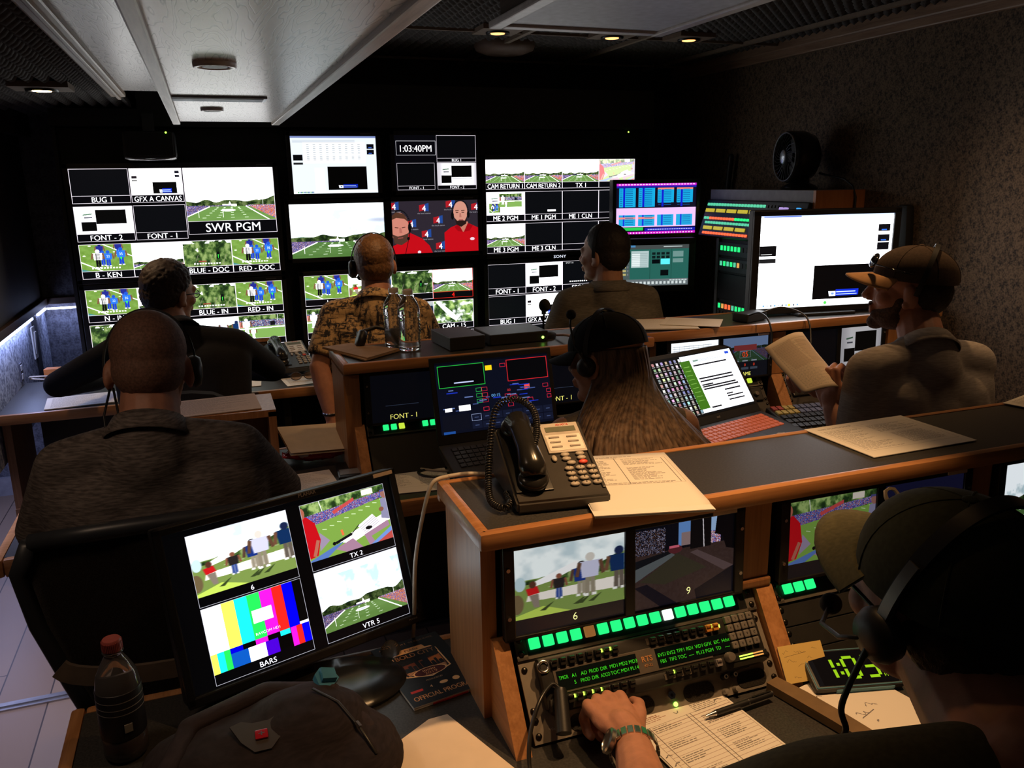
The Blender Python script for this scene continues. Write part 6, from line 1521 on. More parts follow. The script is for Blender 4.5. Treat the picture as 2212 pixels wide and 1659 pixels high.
line(A, (.05, .70), (.38, .70), .003, (.2, .14, .1)); line(A, (.62, .70), (.95, .70), .003, (.2, .14, .1)); text(A, 'PRODUCED BY', .5, .695, .03, CR, fit=.24)
fill(A, .09, .785, .26, .815, (.75, .16, .12)); text(A, '4', .385, .79, .05, CR, bold=1); oval(A, .57, .785, .06, .022, CR); oval(A, .75, .785, .05, .03, CR); poly(A, [(.86, .77), (.96, .77), (.92, .81)], CR)
fill(A, 0, .84, 1, .96, (.02, .028, .05)); text(A, 'OFFICIAL PROGRAM', .5, .90, .085, (.85, .60, .38), fit=.86, bold=2)
t = thing('booklet', 'dark blue OFFICIAL PROGRAM booklet lying before the wood panel', 'booklet', (.313, 1.376, .7425), (0, 0, rad(10)))
m = MB(); m.box((0, 0, .0022), (.139, .213, .004)); m.build('pages', PAPER, t); m = MB(); m.box((.002, -.1065, .0018), (.07, .003, .003)); m.build('red_page_edge', M('red_paper', (.65, .05, .05), .6), t)
pic_quad('cover', A, .140, .214, t, (0, 0, .0062), (-PI / 2, 0, 0), rough=.42, spec=.4)
# blank folder and notes on the near desk
t = thing('folder', 'blank pale folder on the near desk between backpack and hand', 'folder', (.262, 1.10, .7425))
m = MB(); m.prism([(-.105, .075), (-.07, .092), (-.052, .080), (.018, .124), (.052, .126), (.135, -.10), (.12, -.17), (-.11, -.17)], 0, .003); m.prism([(-.115, .02), (-.095, .065), (.04, .112), (.12, -.13), (-.1, -.19)], .0032, .0044); m.build('card', M('cream_card', (.80, .66, .52), .8, var=.03), t)
A = doc(style='rundown', seed=6); scrawl(A, [(.44, .08, .03, 5, 1), (.86, .12, .03, 9, 2), (.02, .42, .025, 8, 3), (.02, .50, .025, 6, 4), (.72, .03, .02, 4, 5)], (.3, .28, .3))
sheet('notes', 'printed rundown sheets with handwriting under the pen, beside the hand', 'papers', (.705, .975), .196, .262, 7, A, .7425, 4)
A = canvas(240, 300, (.90, .88, .85))
scrawl(A, [(.12, .12, .05, 9, 7), (.28, .12, .03, 6, 8), (.30, .42, .05, 12, 9), (.5, .40, .04, 8, 10), (.38, .55, .03, 5, 11)], (.35, .33, .36)); line(A, (.30, .47), (.52, .45), .006, (.35, .33, .36))
sheet('notes', 'white page of sparse handwriting under the phone clock', 'papers', (1.01, .955), .17, .25, 12, A, .7425, 2)
A = canvas(240, 200, (.86, .74, .46)); scrawl(A, [(.08, .18, .08, 6, 12), (.34, .18, .09, 8, 13), (.75, .16, .06, 5, 14), (.12, .42, .06, 12, 15), (.6, .40, .05, 8, 16), (.35, .60, .09, 7, 17), (.70, .55, .06, 6, 18), (.2, .84, .06, 8, 19), (.55, .84, .07, 8, 20)], (.36, .30, .24)); line(A, (.1, .30), (.6, .24), .008, (.36, .30, .24))
t = thing('yellow_note', 'yellow handwritten note leaning on the slanted bay beside the phone clock', 'note', (.958, 1.0915, .7745), (SL, 0, rad(-6)))
pic_quad('note', A, .090, .066, t, (0, .002, .006), (-PI / 2, 0, 0), rough=.85, spec=.2)
m = MB(); P_ = [Vector((.888, 1.088, .752)), Vector((.905, 1.03, .753)), Vector((.925, .955, .753)), Vector((.945, .87, .752)), Vector((.955, .80, .752))]
m.ribbon(P_, Vector((1, .2, 0)), [.030, .034, .034, .032, .03], .016); tag(m.build('notebook_spine', M('olive_cloth', (.17, .105, .05), .7), auto=60), 'olive-brown padded folder spine between the rundown sheets and the handwritten page', 'folder')
t = thing('pen', 'black click pen lying on the rundown sheets', 'pen', (.795, 1.0505, .757), (0, 0, rad(5)))
m = MB(); m.cyl((-.055, 0, 0), (.068, 0, 0), .0052, n=16); m.build('barrel', BLACKP, t, auto=40); m = MB(); m.cyl((-.076, 0, 0), (-.055, 0, 0), .0014, .0050, 14); m.build('tip', CHROME, t, auto=40); m = MB(); m.cyl((.015, 0, 0), (.017, 0, 0), .0055); m.build('ring', CHROME, t, auto=40); m = MB(); m.cyl((.068, 0, 0), (.070, 0, 0), .0052); m.build('end_cap', CHROME, t, auto=40); m = MB(); m.box((.045, 0, .0065), (.04, .003, .0016)); m.build('clip', BLACKM, t)
m = MB(); m.cyl((.368, 1.010, .752), (.43, .965, .752), .0075, n=16); m.cyl((.362, 1.0145, .752), (.368, 1.010, .752), .0055, n=12); tag(m.build('marker', M('red_plastic', (.70, .02, .03), .35), auto=40), 'red marker on the near desk, below the blank folder', 'marker')
# phone showing the time
t = thing('smartphone', 'smartphone in a black and blue case showing the time in big lime digits', 'phone', (1.035, 1.055, .766), (rad(20), 0, rad(-14)))
m = MB(); m.box((0, 0, 0), (.168, .086, .014), bev=.006); m.build('case', M('case_black', (.02, .02, .022), .5), t, auto=40)
m = MB(); m.box((.01, -.0425, -.001), (.11, .003, .009), bev=.001); m.tube([(-.080, -.039, .0068), (-.080, .039, .0068), (.080, .039, .0068), (.080, -.039, .0068), (-.080, -.039, .0068)], .0012, 6); m.build('blue_liner', M('case_blue', (.10, .26, .36), .5), t)
A = canvas(420, 200, (.014, .015, .02)); fill(A, 0, 0, .06, 1, (.05, .05, .055)); LM = (.62, .82, .10)
def seg(x, y, s, on):
    d = {'a': [(0, 0), (1, 0)], 'b': [(1, 0), (1, 1)], 'c': [(1, 1), (1, 2)], 'd': [(0, 2), (1, 2)], 'e': [(0, 1), (0, 2)], 'f': [(0, 0), (0, 1)], 'g': [(0, 1), (1, 1)]}
    for k in on:
        (ax, ay), (bx_, by) = d[k]; dx, dy = (bx_ - ax) * .10, (by - ay) * .10; line(A, (x + (ax + dx) * s * .52, y + (ay + dy) * s), (x + (bx_ - dx) * s * .52, y + (by - dy) * s), .085, LM)
seg(.12, .22, .30, 'bc'); fill(A, .335, .36, .375, .45, LM); fill(A, .335, .62, .375, .71, LM); seg(.42, .22, .30, 'abcdef'); seg(.66, .22, .30, 'abcdg'); text(A, 'PM', .90, .80, .14, LM, bold=1)
pic_quad('screen', A, .150, .072, t, (0, 0, .0080), flat, lit=.9, rough=.15)
m = MB(); m.box((-.084, .015, 0), (.004, .014, .006), bev=.001); m.build('button', BLACKP, t)
m = MB(); m.prism([(-.03, -.006), (.03, -.006), (.03, .03), (-.03, .03)], -.022, -.008); m.build('kickstand', BLACKP, t)

# ------------------------------------------------------------------ desk monitor with colour bars (on the near desk)
A = canvas(1000, 670, (.010, .010, .016))
def quadtile(x0, y0, x1, y1, kind, lab, hd=.86):
    V = sub(A, x0, y0, x1, y1); V[:] = (.014, .014, .022); kind(sub(V, 0, 0, 1, hd)); frame(A, x0, y0, x1, y1, (.75, .75, .80), 2); text(V, lab, .52, .935, .10, (.95, .95, 1), bold=1)
quadtile(.085, .045, .505, .495, lambda V: pic_side(V, 7), '6'); quadtile(.085, .505, .505, .985, pic_bars, 'BARS'); quadtile(.565, .045, .97, .495, pic_tx2, 'TX 2'); quadtile(.565, .505, .97, .985, lambda V: (pic_stadium(V, .72, 31, clouds=.9)), 'VTR 5')
mm = Matrix.Translation((.1000, 1.462, .9335)) @ Matrix.Rotation(rad(16.0), 4, 'Z') @ Matrix.Rotation(rad(-17.5), 4, 'X') @ Matrix.Rotation(rad(-1.2), 4, 'Y')
t = thing('desk_monitor', 'desk monitor with colour bars and three football pictures on the near desk', 'monitor'); t.matrix_world = mm
m = MB(); m.box((0, .022, 0), (.465, .034, .312), bev=.006); m.build('housing', BLACKP, t, auto=40)
m = MB()
for s in (-1, 1): m.box((s * .2255, -.001, 0), (.014, .016, .312), bev=.003); m.box((0, -.001, s * .149), (.465, .016, .014 if s > 0 else .018), bev=.003)
m.build('bezel', BEZ, t)
pic_quad('screen', A, .437, .284, t, (0, .001, .001), lit=1.15, rough=.3, spec=.3)
words('PLANAR', .0095, M('logo_grey', (.22, .18, .16), .5), t, (.045, -.0095, .1495), (PI / 2, 0, 0), name='logo', bold=.01)
m = MB(); m.box((.205, -.0095, .149), (.042, .002, .0075), bev=.0009); m.build('asset_sticker', M('sticker_cream', (.70, .52, .38), .6), t); words('PLANAR', .005, MATS['logo_grey'], t, (.205, -.0095, -.147), (PI / 2, 0, 0), name='logo')
inv = mm.inverted()
def inl(*p): return inv @ Vector(p)
m = MB(); m.cyl(inl(.120, 1.512, .90), inl(.127, 1.494, .766), .022, .026, 20); m.build('stand_neck', BLACKP, t, smooth=True)
m = MB(); m.lathe([(0, .0), (.118, .0), (.120, .006), (.110, .014), (.05, .020), (0, .021)], n=40); m.bm.transform(inv @ Matrix.Translation((.155, 1.374, .7425)) @ Matrix.Scale(.72, 4, (0, 1, 0))); m.build('stand_base', M('gloss_base', (.012, .012, .012), .25), t, auto=40)

# ------------------------------------------------------------------ telephones
def telephone(label, loc, yaw, s=1.):
    t = thing('telephone', label, 'telephone', loc, (0, 0, rad(yaw))); t.scale = (s, s, s)
    PB = M('phone_black', (.040, .036, .033), .38); w_, d = .083, .1
    yz = [(-d, 0), (d, 0), (d, .088), (d - .02, .096), (-d + .02, .026), (-d, .020)]
    m = MB(); m.prism(yz, -w_, w_, Matrix(((0, 0, 1, 0), (1, 0, 0, 0), (0, 1, 0, 0), (0, 0, 0, 1)))); bmesh.ops.bevel(m.bm, geom=m.bm.edges[:], offset=.004, segments=2, affect='EDGES'); m.build('base', PB, t, auto=35)
    a = math.atan2(.07, .16); q = Matrix.Translation((0, -d + .02, .026)) @ Matrix.Rotation(a, 4, 'X')   # local plane of the sloping face: x across, y up the slope
    L_ = .1747
    def put(mb, name, mat, **k): mb.bm.transform(q); return mb.build(name, mat, t, **k)
    m = MB(); m.bx(-.079, -.012, .004, L_ - .002, -.001, .004, .002); put(m, 'cradle', M('cradle_black', (.010, .010, .010), .35), auto=40)
    m = MB(); m.tube([(-.046, .020, .022), (-.046, .035, .032), (-.046, .075, .038), (-.046, .125, .036), (-.046, .158, .026)], [.021, .024, .019, .019, .025], 16); m.ell((-.046, .022, .014), (.027, .026, .016)); m.ell((-.046, .158, .016), (.029, .027, .018)); put(m, 'handset', M('handset_gloss', (.016, .015, .014), .22), smooth=True)
    SIL = M('phone_silver', (.52, .47, .42), .45)
    m = MB(); m.bx(.002, .076, .094, .176, 0, .004, .002); put(m, 'fascia', SIL, auto=40)
    m = MB(); m.bx(.010, .068, .150, .164, .0035, .0048); put(m, 'display', M('lcd_grey', (.16, .17, .12), .2))
    o = words('AVAYA', .0078, M('red_print', (.70, .08, .06), .5), t, (0, 0, 0), name='logo', bold=.01); o.matrix_local = q @ Matrix.Translation((.045, .1695, .0042))
    m = MB(); m.bx(.006, .072, .099, .142, .0035, .0044); put(m, 'label_card', M('card_white', (.78, .74, .68), .8))
    for i in range(3):
        for j in range(2):
            m = MB(); m.box((.021 + j * .034, .108 + i * .013, .005), (.020, .0035, .003), bev=.001); put(m, 'line_key', M('key_grey', (.34, .30, .27), .5))
    KEY = M('key_pale', (.46, .41, .35), .4); RED = M('key_red_matte', (.75, .08, .05), .4)
    K = [(.030, .088), (.058, .088), (.030, .077), (.058, .077), (.036, .066), (.058, .066)] + [(.028 + j * .0205, .052 - i * .0132) for i in range(4) for j in range(3)]
    for n, (x, y) in enumerate(K):
        m = MB(); m.ell((x, y, .003), (.0088, .0052, .0034), sub=2); k = put(m, 'keypad_key', RED if n == 5 else KEY, smooth=True)
        if n >= 6:
            o = words('123456789*0#'[n - 6], .0062, M('key_print', (.03, .03, .03), .6), k, (0, 0, 0), name='print'); o.matrix_local = q @ Matrix.Translation((x, y, .0064))
    m = MB(); m.ell((.008, .080, .003), (.0052, .0085, .0034), sub=2); put(m, 'volume_key', KEY, smooth=True)
    m = MB(); m.bx(.074, .080, -.002, L_, -.001, .004, .0015); put(m, 'side_trim', PB)
    return t
ph = telephone('black desk telephone with coiled cord on the corner of the near counter', (.540, 1.303, 1.1025), -7)
ph2 = copy_tree(ph); ph2.location = (.315, 3.99, .790); ph2.rotation_euler = (0, 0, rad(10)); ph2['label'] = 'black desk telephone on the low desk in front of the monitor wall'; ph2.scale = (1.12,) * 3
def coil(path, r, pitch, wire):
    P_ = [Vector(p) for p in path]; dense = []
    for i in range(len(P_) - 1):
        a, b, c, d = P_[max(i - 1, 0)], P_[i], P_[i + 1], P_[min(i + 2, len(P_) - 1)]
        for j in range(40):
            x = j / 40; dense.append(.5 * ((2 * b) + (c - a) * x + (2 * a - 5 * b + 4 * c - d) * x * x + (-a + 3 * b - 3 * c + d) * x ** 3))
    out = []; s = 0; nrm = None; last = None; step = pitch / 10
    acc = 0
    for a, b in zip(dense, dense[1:]):
        t_ = (b - a); l = t_.length
        if l < 1e-9: continue
        t_ /= l; nrm = t_.orthogonal().normalized() if nrm is None else (nrm - t_ * nrm.dot(t_)).normalized(); bn = t_.cross(nrm)
        x = 0
        while acc < l:
            s += step; f = 2 * PI * s / pitch; out.append(a + t_ * acc + (nrm * math.cos(f) + bn * math.sin(f)) * r); acc += step
        acc -= l
    m = MB(); m.tube(out, wire, 5); return m
pm = Matrix.Translation(ph.location) @ Matrix.Rotation(rad(-7), 4, 'Z')
cp = [pm @ Vector(p) for p in ((-.046, -.074, .056), (-.040, -.045, .092), (-.022, .0, .112), (-.016, .05, .138), (-.040, .090, .150), (-.078, .085, .135), (-.098, .05, .075), (-.112, .0, .030), (-.118, -.05, .010), (-.104, -.085, .009), (-.088, -.070, .010), (-.086, -.03, .012))]
tag(coil(cp, .0052, .0058, .0017).build('coiled_cord', M('cord_black', (.015, .014, .013), .3), smooth=True), 'black coiled handset cord looped around the near telephone', 'cord')
m = MB(); m.cable([(.385, 1.43, 1.106), (.352, 1.42, 1.10), (.335, 1.43, 1.04), (.322, 1.46, .93), (.318, 1.478, .80), (.316, 1.49, .748)], .004); m.cable([(.46, 1.41, 1.107), (.42, 1.425, 1.108), (.385, 1.43, 1.106)], .004); tag(m.build('white_cable', M('cable_white', (.55, .48, .40), .5), smooth=True), 'white phone cable running off the counter corner to the near desk', 'cable')

# ------------------------------------------------------------------ things on the near desk
def lathe_thing(name, mat, parent, prof, **k):
    m = MB(); m.lathe(prof, n=32); return m.build(name, mat, parent, smooth=True, **k)
t = thing('soda_bottle', 'clear plastic soda bottle with red cap and dark label on the near desk', 'bottle', (-.205, 1.325, .7425))
PET = M('clear_plastic', (.85, .80, .82), .06, trans=.92, ior=1.3, var=.02); DRINK = M('dark_drink', (.05, .012, .012), .15)
lathe_thing('bottle', PET, t, [(.0, .004), (.028, .0), (.034, .008), (.0345, .04), (.033, .06), (.0345, .08), (.0345, .125), (.030, .150), (.020, .170), (.0135, .182), (.0135, .186), (.0165, .188), (.0135, .190), (.0125, .203)])
lathe_thing('drink', DRINK, t, [(0, .006), (.030, .006), (.0325, .02), (.0325, .045), (0, .046)])
lathe_thing('bottle_label', M('label_black', (.020, .018, .022), .4), t, [(.0352, .045), (.0352, .125), (.0345, .127), (.0343, .043)])
m = MB()
for z in (.112, .100, .090): m.lathe([(.0356, z), (.0356, z + .0015)], n=32)
m.build('label_lines', M('label_print', (.35, .33, .33), .6), t)
m = MB(); m.box((.012, -.0335, .066), (.012, .002, .014), (0, 0, .35)); m.build('label_patch', M('label_pale', (.35, .34, .33), .6), t)
m = MB(); m.lathe([(.0145, .190), (.0150, .193), (.0148, .207), (.0130, .2095), (0, .210)], n=32)
for k in range(36): a = 2 * PI * k / 36; m.box((.0150 * math.cos(a), .0150 * math.sin(a), .199), (.0012, .0012, .014), (0, 0, a))
m.build('bottle_cap', M('cap_red', (.42, .09, .08), .45), t, auto=50)
t = thing('backpack', 'dark backpack with a square red badge lying on the near desk', 'backpack', (.0, 1.17, .750)); t.scale.z = .74
BPK = cloth('backpack_cloth', (.030, .023, .026), .2)
m = MB(); m.ell((.0, .0, .055), (.175, .125, .062)); m.ell((.07, .03, .075), (.105, .10, .062)); m.ell((-.09, .005, .05), (.09, .10, .055)); m.ell((.15, -.03, .045), (.065, .10, .050)); m.ell((.01, -.09, .05), (.14, .07, .05)); m.bx(-.13, .15, -.12, .08, 0, .05)
grow(m, 'body', BPK, t, (0, 0, 0), .006, 8, disp=(.010, .05))
def hump(x, y): return .118 + .018 * math.exp(-((x - .07) ** 2 + (y - .03) ** 2) / .008) - .45 * (x * x + y * y) - .0
m = MB(); m.capsule((-.14, -.06, .095), (-.10, .06, .105), .016); m.capsule((-.10, .06, .105), (.02, .115, .105), .018); m.capsule((.02, .115, .105), (.12, .075, .105), .018); m.capsule((.12, .075, .105), (.165, -.02, .08), .016); m.capsule((.165, -.02, .08), (.18, -.10, .05), .015); grow(m, 'pocket_rim', cloth('backpack_rim', (.040, .030, .034), .2), t, (0, 0, 0), .005, 6)
m = MB(); m.tube([(.09, .05, .142), (.125, .015, .128), (.15, -.04, .106), (.165, -.09, .086)], .0025); m.build('zip', M('zip_dark', (.03, .028, .028), .4), t, smooth=True)
m = MB(); m.box((.148, -.035, .111), (.006, .012, .004), (.3, .4, .5)); m.build('zip_pull', CHROME, t)
m = MB(); m.prism([(-.045, .028), (-.028, .034), (-.012, .026), (.012, .026), (.028, .034), (.045, .028), (.030, -.01), (.012, -.035), (-.012, -.035), (-.030, -.01)], 0, .005, Matrix.Translation((.005, -.015, .118)) @ Matrix.Rotation(rad(10), 4, 'X')); m.build('leather_patch', M('patch_brown', (.045, .032, .024), .55), t, auto=40)
m = MB(); m.box((.005, -.02, .1245), (.019, .019, .005), (rad(10), 0, 0), .002); bd = m.build('badge', M('badge_red', (.45, .015, .03), .15), t, auto=40)
m = MB(); m.box((.005, -.02, .1275), (.0085, .0018, .0012), (rad(10), 0, 0)); m.box((.005, -.02, .1275), (.0018, .0085, .0012), (rad(10), 0, 0)); m.build('badge_cross', CHROME, bd)
m = MB(); m.prism([(-.018, -.012), (.004, -.020), (.022, -.008), (.018, .010), (-.002, .020), (-.016, .010)], 0, .012); m.prism([(-.012, -.008), (.012, -.014), (.016, .006), (-.006, .014)], .012, .022); tag(m.build('candy_wrapper', M('wrapper_blue', (.05, .22, .36), .35), loc=(.112, 1.262, .8365), rot=(rad(25), rad(10), .4)), 'crumpled blue wrapper between the backpack and the colour-bar monitor', 'wrapper')
GL = M('clear_glass', (.9, .9, .88), .03, trans=.95, var=.01)
m = MB(); m.lathe([(0, 0), (.020, 0), (.021, .004), (.019, .016), (.011, .027), (.004, .031), (0, .032)], n=28); tag(m.build('glass_dome', GL, smooth=True, loc=(.262, 1.505 - .055, .7425)), 'small clear glass dome behind the program booklet', 'glass dome')
t = thing('headset_plug', 'black headset plug and cable hanging from the intercom station', 'plug', (.478, 1.112, .812))
m = MB(); m.cyl((0, -.004, .012), (-.016, -.055, -.028), .0115, .013, 18); m.cyl((.002, .0, .018), (0, -.004, .012), .008, .0115, 16); m.build('plug', BLACKP, t, auto=40)
m = MB(); m.cable([(.0, -.0, .016), (-.012, .006, .022), (-.045, -.02, .012), (-.075, -.055, -.022), (-.090, -.10, -.058), (-.088, -.16, -.0655), (-.06, -.23, -.0655)], .0036); m.build('cable', MATS['cord_black'], t, smooth=True)

# ------------------------------------------------------------------ things on the middle console
def laptop(label, hinge, yaw, tilt, w_, h, A, lit, keymat, tilt_base=17, depth=.25, logo=None):
    t = thing('laptop', label, 'laptop', hinge, (0, 0, rad(yaw)))
    lid = MB(); lid.box((0, .006, h / 2 + .022), (w_ + .03, .010, h + .050), bev=.003); T = Matrix.Rotation(rad(-tilt), 4, 'X'); lid.bm.transform(T); lo = lid.build('lid', BLACKP, t)
    s = pic_quad('screen', A, w_, h, t, (0, 0, 0), lit=lit, rough=.3, spec=.3); s.matrix_local = T @ Matrix.Translation((0, .0, h / 2 + .030))
    if logo: o = words(logo, .013, M('logo_pale', (.35, .34, .33), .4), t, (0, 0, 0), name='logo'); o.matrix_local = T @ Matrix.Translation((0, -.0, .015)) @ Matrix.Rotation(PI / 2, 4, 'X')
    Bm = Matrix.Rotation(rad(tilt_base), 4, 'X')
    m = MB(); m.box((0, -depth / 2, -.012), (w_ + .03, depth, .022), bev=.004); m.bm.transform(Bm); m.build('keyboard_base', M('laptop_deck', (.022, .022, .026), .45), t)
    nx = 17
    for j in range(5):
        m = MB()
        for i in range(nx): m.box((-w_ * .46 + (i + .5) * w_ * .92 / nx, -.035 - j * .0215, .0008), (w_ * .92 / nx * .80, .0165, .004), bev=.0008)
        m.bm.transform(Bm); m.build('key_row', keymat, t)
    m = MB(); m.box((0, -depth + .045, .0), (.10, .065, .001)); m.bm.transform(Bm); m.build('touchpad', M('touchpad', (.03, .03, .034), .3), t)
    zb = hinge[2] - .7458; m = MB(); mmx = Matrix(((0, 0, 1, 0), (1, 0, 0, 0), (0, 1, 0, 0), (0, 0, 0, 1)))
    y1, z1 = -(depth - .02) * math.cos(rad(tilt_base)), -(depth - .02) * math.sin(rad(tilt_base))
    m.prism([(-.02, -.034), (-.02, -zb), (y1, -zb), (y1, max(z1 - .030, -zb + .004))], -w_ * .42, w_ * .42, mmx); m.build('riser', BLACKP, t)
    return t
A = canvas(560, 340, (.035, .05, .11)); r_ = np.random.default_rng(9)
fill(A, .0, .0, 1, .03, (.02, .025, .05)); fill(A, .02, .05, .42, .36, (.015, .018, .03)); frame(A, .02, .05, .42, .36, (.15, .75, .25), 3); fill(A, .62, .05, .99, .36, (.015, .018, .03)); frame(A, .62, .05, .99, .36, (.9, .15, .18), 3); line(A, (.15, .30), (.32, .30), .02, (.75, .8, .95))
fill(A, .43, .10, .49, .17, (.95, .80, .08))
for x, y in ((.56, .09), (.33, .40), (.33, .48), (.33, .56), (.38, .40), (.38, .48), (.38, .56), (.93, .44), (.96, .52), (.96, .60), (.58, .53), (.64, .56), (.38, .68), (.60, .66), (.78, .62)): frame(A, x, y, x + .05, y + .055, (.9, .15, .25) if x > .345 else (.15, .7, .3), 2)
fill(A, .76, .42, .81, .49, (.95, .3, .3))
for k in range(30): x, y = r_.uniform(.03, .9), r_.uniform(.40, .70); line(A, (x, y), (x + r_.uniform(.03, .10), y), .014, [(.25, .32, .55), (.4, .48, .7), (.10, .2, .75)][k % 3])
text(A, '00:15', .50, .53, .06, (.45, .75, 1)); text(A, '00', .62, .48, .05, (1, .2, .2)); fill(A, .05, .64, .11, .69, (.95, .95, .95)); fill(A, .17, .62, .27, .70, (.97, .97, .97))
for i in range(8):
    for j in range(2): fill(A, .27 + i * .092, .76 + j * .11, .355 + i * .092, .855 + j * .11, (.07, .09, .17)); line(A, (.295 + i * .092, .81 + j * .11), (.33 + i * .092, .81 + j * .11), .012, (.25, .3, .45))
frame(A, .27, .76, .355, .855, (.6, .65, .8), 2); fill(A, .02, .74, .25, .96, (.05, .06, .10)); fill(A, .02, .965, .12, 1, (.12, .3, .6))
laptop('laptop with a dark blue control page on the middle console, left of the woman', (.830, 2.412, .842), 2.6, 14, .391, .228, A, 1.0, M('keycap_dark', (.03, .03, .035), .4), depth=.215)
A = canvas(560, 330, (.03, .035, .04)); r_ = np.random.default_rng(12)
for i in range(7):
    for j in range(11):
        x, y = .02 + i * .052, .05 + j * .085; fill(A, x, y, x + .026, y + .045, tuple(r_.uniform(.55, .8) + r_.uniform(-.14, .14, 3))); line(A, (x - .004, y + .06), (x + .03, y + .06), .012, (.7, .7, .7))
fill(A, .36, .02, 1, .96, (.90, .92, .97)); fill(A, .34, .10, .46, .90, (.25, .45, .10)); fill(A, .46, .16, .95, .93, (.97, .97, .99)); fill(A, .92, .06, .97, .10, (.15, .3, .85)); fill(A, .50, .11, .56, .13, (.2, .5, .3))
for y in (.20, .42, .47, .56, .60): line(A, (.48, y), (.90, y), .024, (.10, .10, .12))
for x0, x1, y in ((.48, .62, .53), (.72, .92, .60), (.72, .92, .67), (.72, .92, .78), (.72, .92, .84), (.72, .80, .74), (.48, .60, .90)): line(A, (x0, y), (x1, y), .022, (.10, .10, .12))
for k in range(9): line(A, (.48, .05 + k * .012), (.48 + r_.uniform(.1, .4), .05 + k * .012), .005, (.7, .72, .75)); line(A, (.36, .2 + k * .07), (.43, .2 + k * .07), .01, (.5, .7, .3))
laptop('laptop showing a white document and many desktop icons beside the long-haired woman', (1.655, 2.398, .806), 15, 36, .42, .237, A, 1.1, emis('key_glow_red', (.9, .16, .05), .30), tilt_base=8, depth=.225, logo='msi')
# bottles
WATER = M('water_plastic', (.85, .87, .88), .05, trans=.95, ior=1.3, var=.02); CAPW = M('cap_clear', (.55, .50, .46), .3)
def water_bottle(label, x, y):
    t = thing('water_bottle', label, 'bottle', (x, y, 1.1005), group='clear water bottles on the second counter'); t.scale = (1.2, 1.2, .9)
    pr = [(0, .006), (.026, 0), (.031, .006)]
    for k in range(9): z = .014 + k * .012; pr += [(.0315, z), (.0290, z + .006)]
    pr += [(.0315, .128), (.0315, .150), (.029, .165), (.020, .188), (.0125, .202), (.0125, .205), (.0155, .207), (.0125, .209), (.0120, .214)]
    lathe_thing('bottle', WATER, t, pr)
    m = MB(); m.lathe([(.0140, .209), (.0142, .222), (.0130, .224), (0, .2245)], n=28); m.build('bottle_cap', CAPW, t, auto=50); return t
water_bottle('clear water bottle on the second counter, the front one of the pair', .605, 2.675)
water_bottle('clear water bottle on the second counter, half behind its twin', .572, 2.745)
m = MB()
m.prism([(-.105, .095), (.0, .125), (.130, -.055), (-.005, -.165)], 0, .004); m.prism([(-.10, .09), (.0, .115), (.125, -.06), (-.005, -.158)], .004, .0085, Matrix.Rotation(rad(3), 4, 'Z')); tag(m.build('paper_folder', M('kraft_paper', (.34, .22, .13), .8), loc=(.435, 2.705, 1.1035)), 'brown paper folder on the left corner of the second counter', 'folder')
t = thing('headphones', 'black headphones lying behind the brown paper folder', 'headphones', (.520, 2.775, 1.101))
m = MB(); m.tube([(-.07, .0, .02), (-.065, .03, .045), (0, .04, .060), (.065, .03, .045), (.07, 0, .02)], .007); m.build('headband', BLACKP, t, smooth=True)
for s in (-1, 1): m = MB(); m.lathe([(0, -.012), (.03, -.012), (.034, 0), (.03, .012), (0, .012)], (s * .062, -.005, .030), Euler((0, rad(70) * s, 0)).to_matrix(), 24); m.build('ear_cup', BLACKP, t, smooth=True)
t = thing('set_top_box', 'small black box with rubber feet right of the water bottles', 'electronics box', (.775, 2.685, 1.1005), (0, 0, rad(4))); m = MB(); m.box((0, 0, .024), (.125, .20, .044), bev=.003); m.build('housing', M('box_black', (.018, .018, .019), .5), t)
t = thing('set_top_box', 'wide flat black box with a green indicator on the second counter', 'electronics box', (.975, 2.705, 1.1005), (0, 0, rad(1))); m = MB(); m.box((0, 0, .020), (.215, .175, .036), bev=.003); m.build('housing', MATS['box_black'], t); m = MB(); m.ell((.088, -.088, .016), (.005, .003, .005)); m.build('indicator', emis('box_green', (.35, 1, .1), 4), t)
A = doc(388, 300, 21); A[:] = A * .3 + np.array((.90, .885, .86)) * .7
sheet('paper_stack', 'loose sheets spread on the second counter behind the black cap', 'papers', (1.575, 2.735), .29, .215, -20, A, 1.1035, 3)
sheet('printed_sheet', 'single sheet hanging over the oak edge beside the spread loose sheets', 'paper', (1.715, 2.70), .22, .17, -38, A, 1.1095)
t = thing('power_adapter', 'black power adapter with cables at the foot of the key tower screen', 'adapter', (1.965, 2.685, 1.1005), (0, 0, rad(20))); m = MB(); m.box((0, 0, .018), (.13, .07, .034), bev=.006); m.build('housing', MATS['box_black'], t)
for pts in ([(-.05, -.03, .03), (-.08, -.10, .05), (-.10, -.155, .02), (-.115, -.18, -.06), (-.12, -.175, -.11)], [(.04, -.03, .03), (.10, -.08, .05), (.13, -.165, .02), (.10, -.21, -.06), (.03, -.24, -.13), (-.04, -.22, -.15)]): m = MB(); m.cable(pts, .0035); m.build('cable', MATS['cord_black'], t, smooth=True)
m = MB(); m.cable([(1.135, 2.66, 1.112), (1.14, 2.56, 1.125), (1.15, 2.50, 1.10), (1.19, 2.47, 1.0), (1.24, 2.46, .93)], .0045); tag(m.build('orange_cable', M('cable_orange', (.50, .20, .09), .5), smooth=True), 'orange-brown cable draped over the second counter left of the black cap', 'cable')
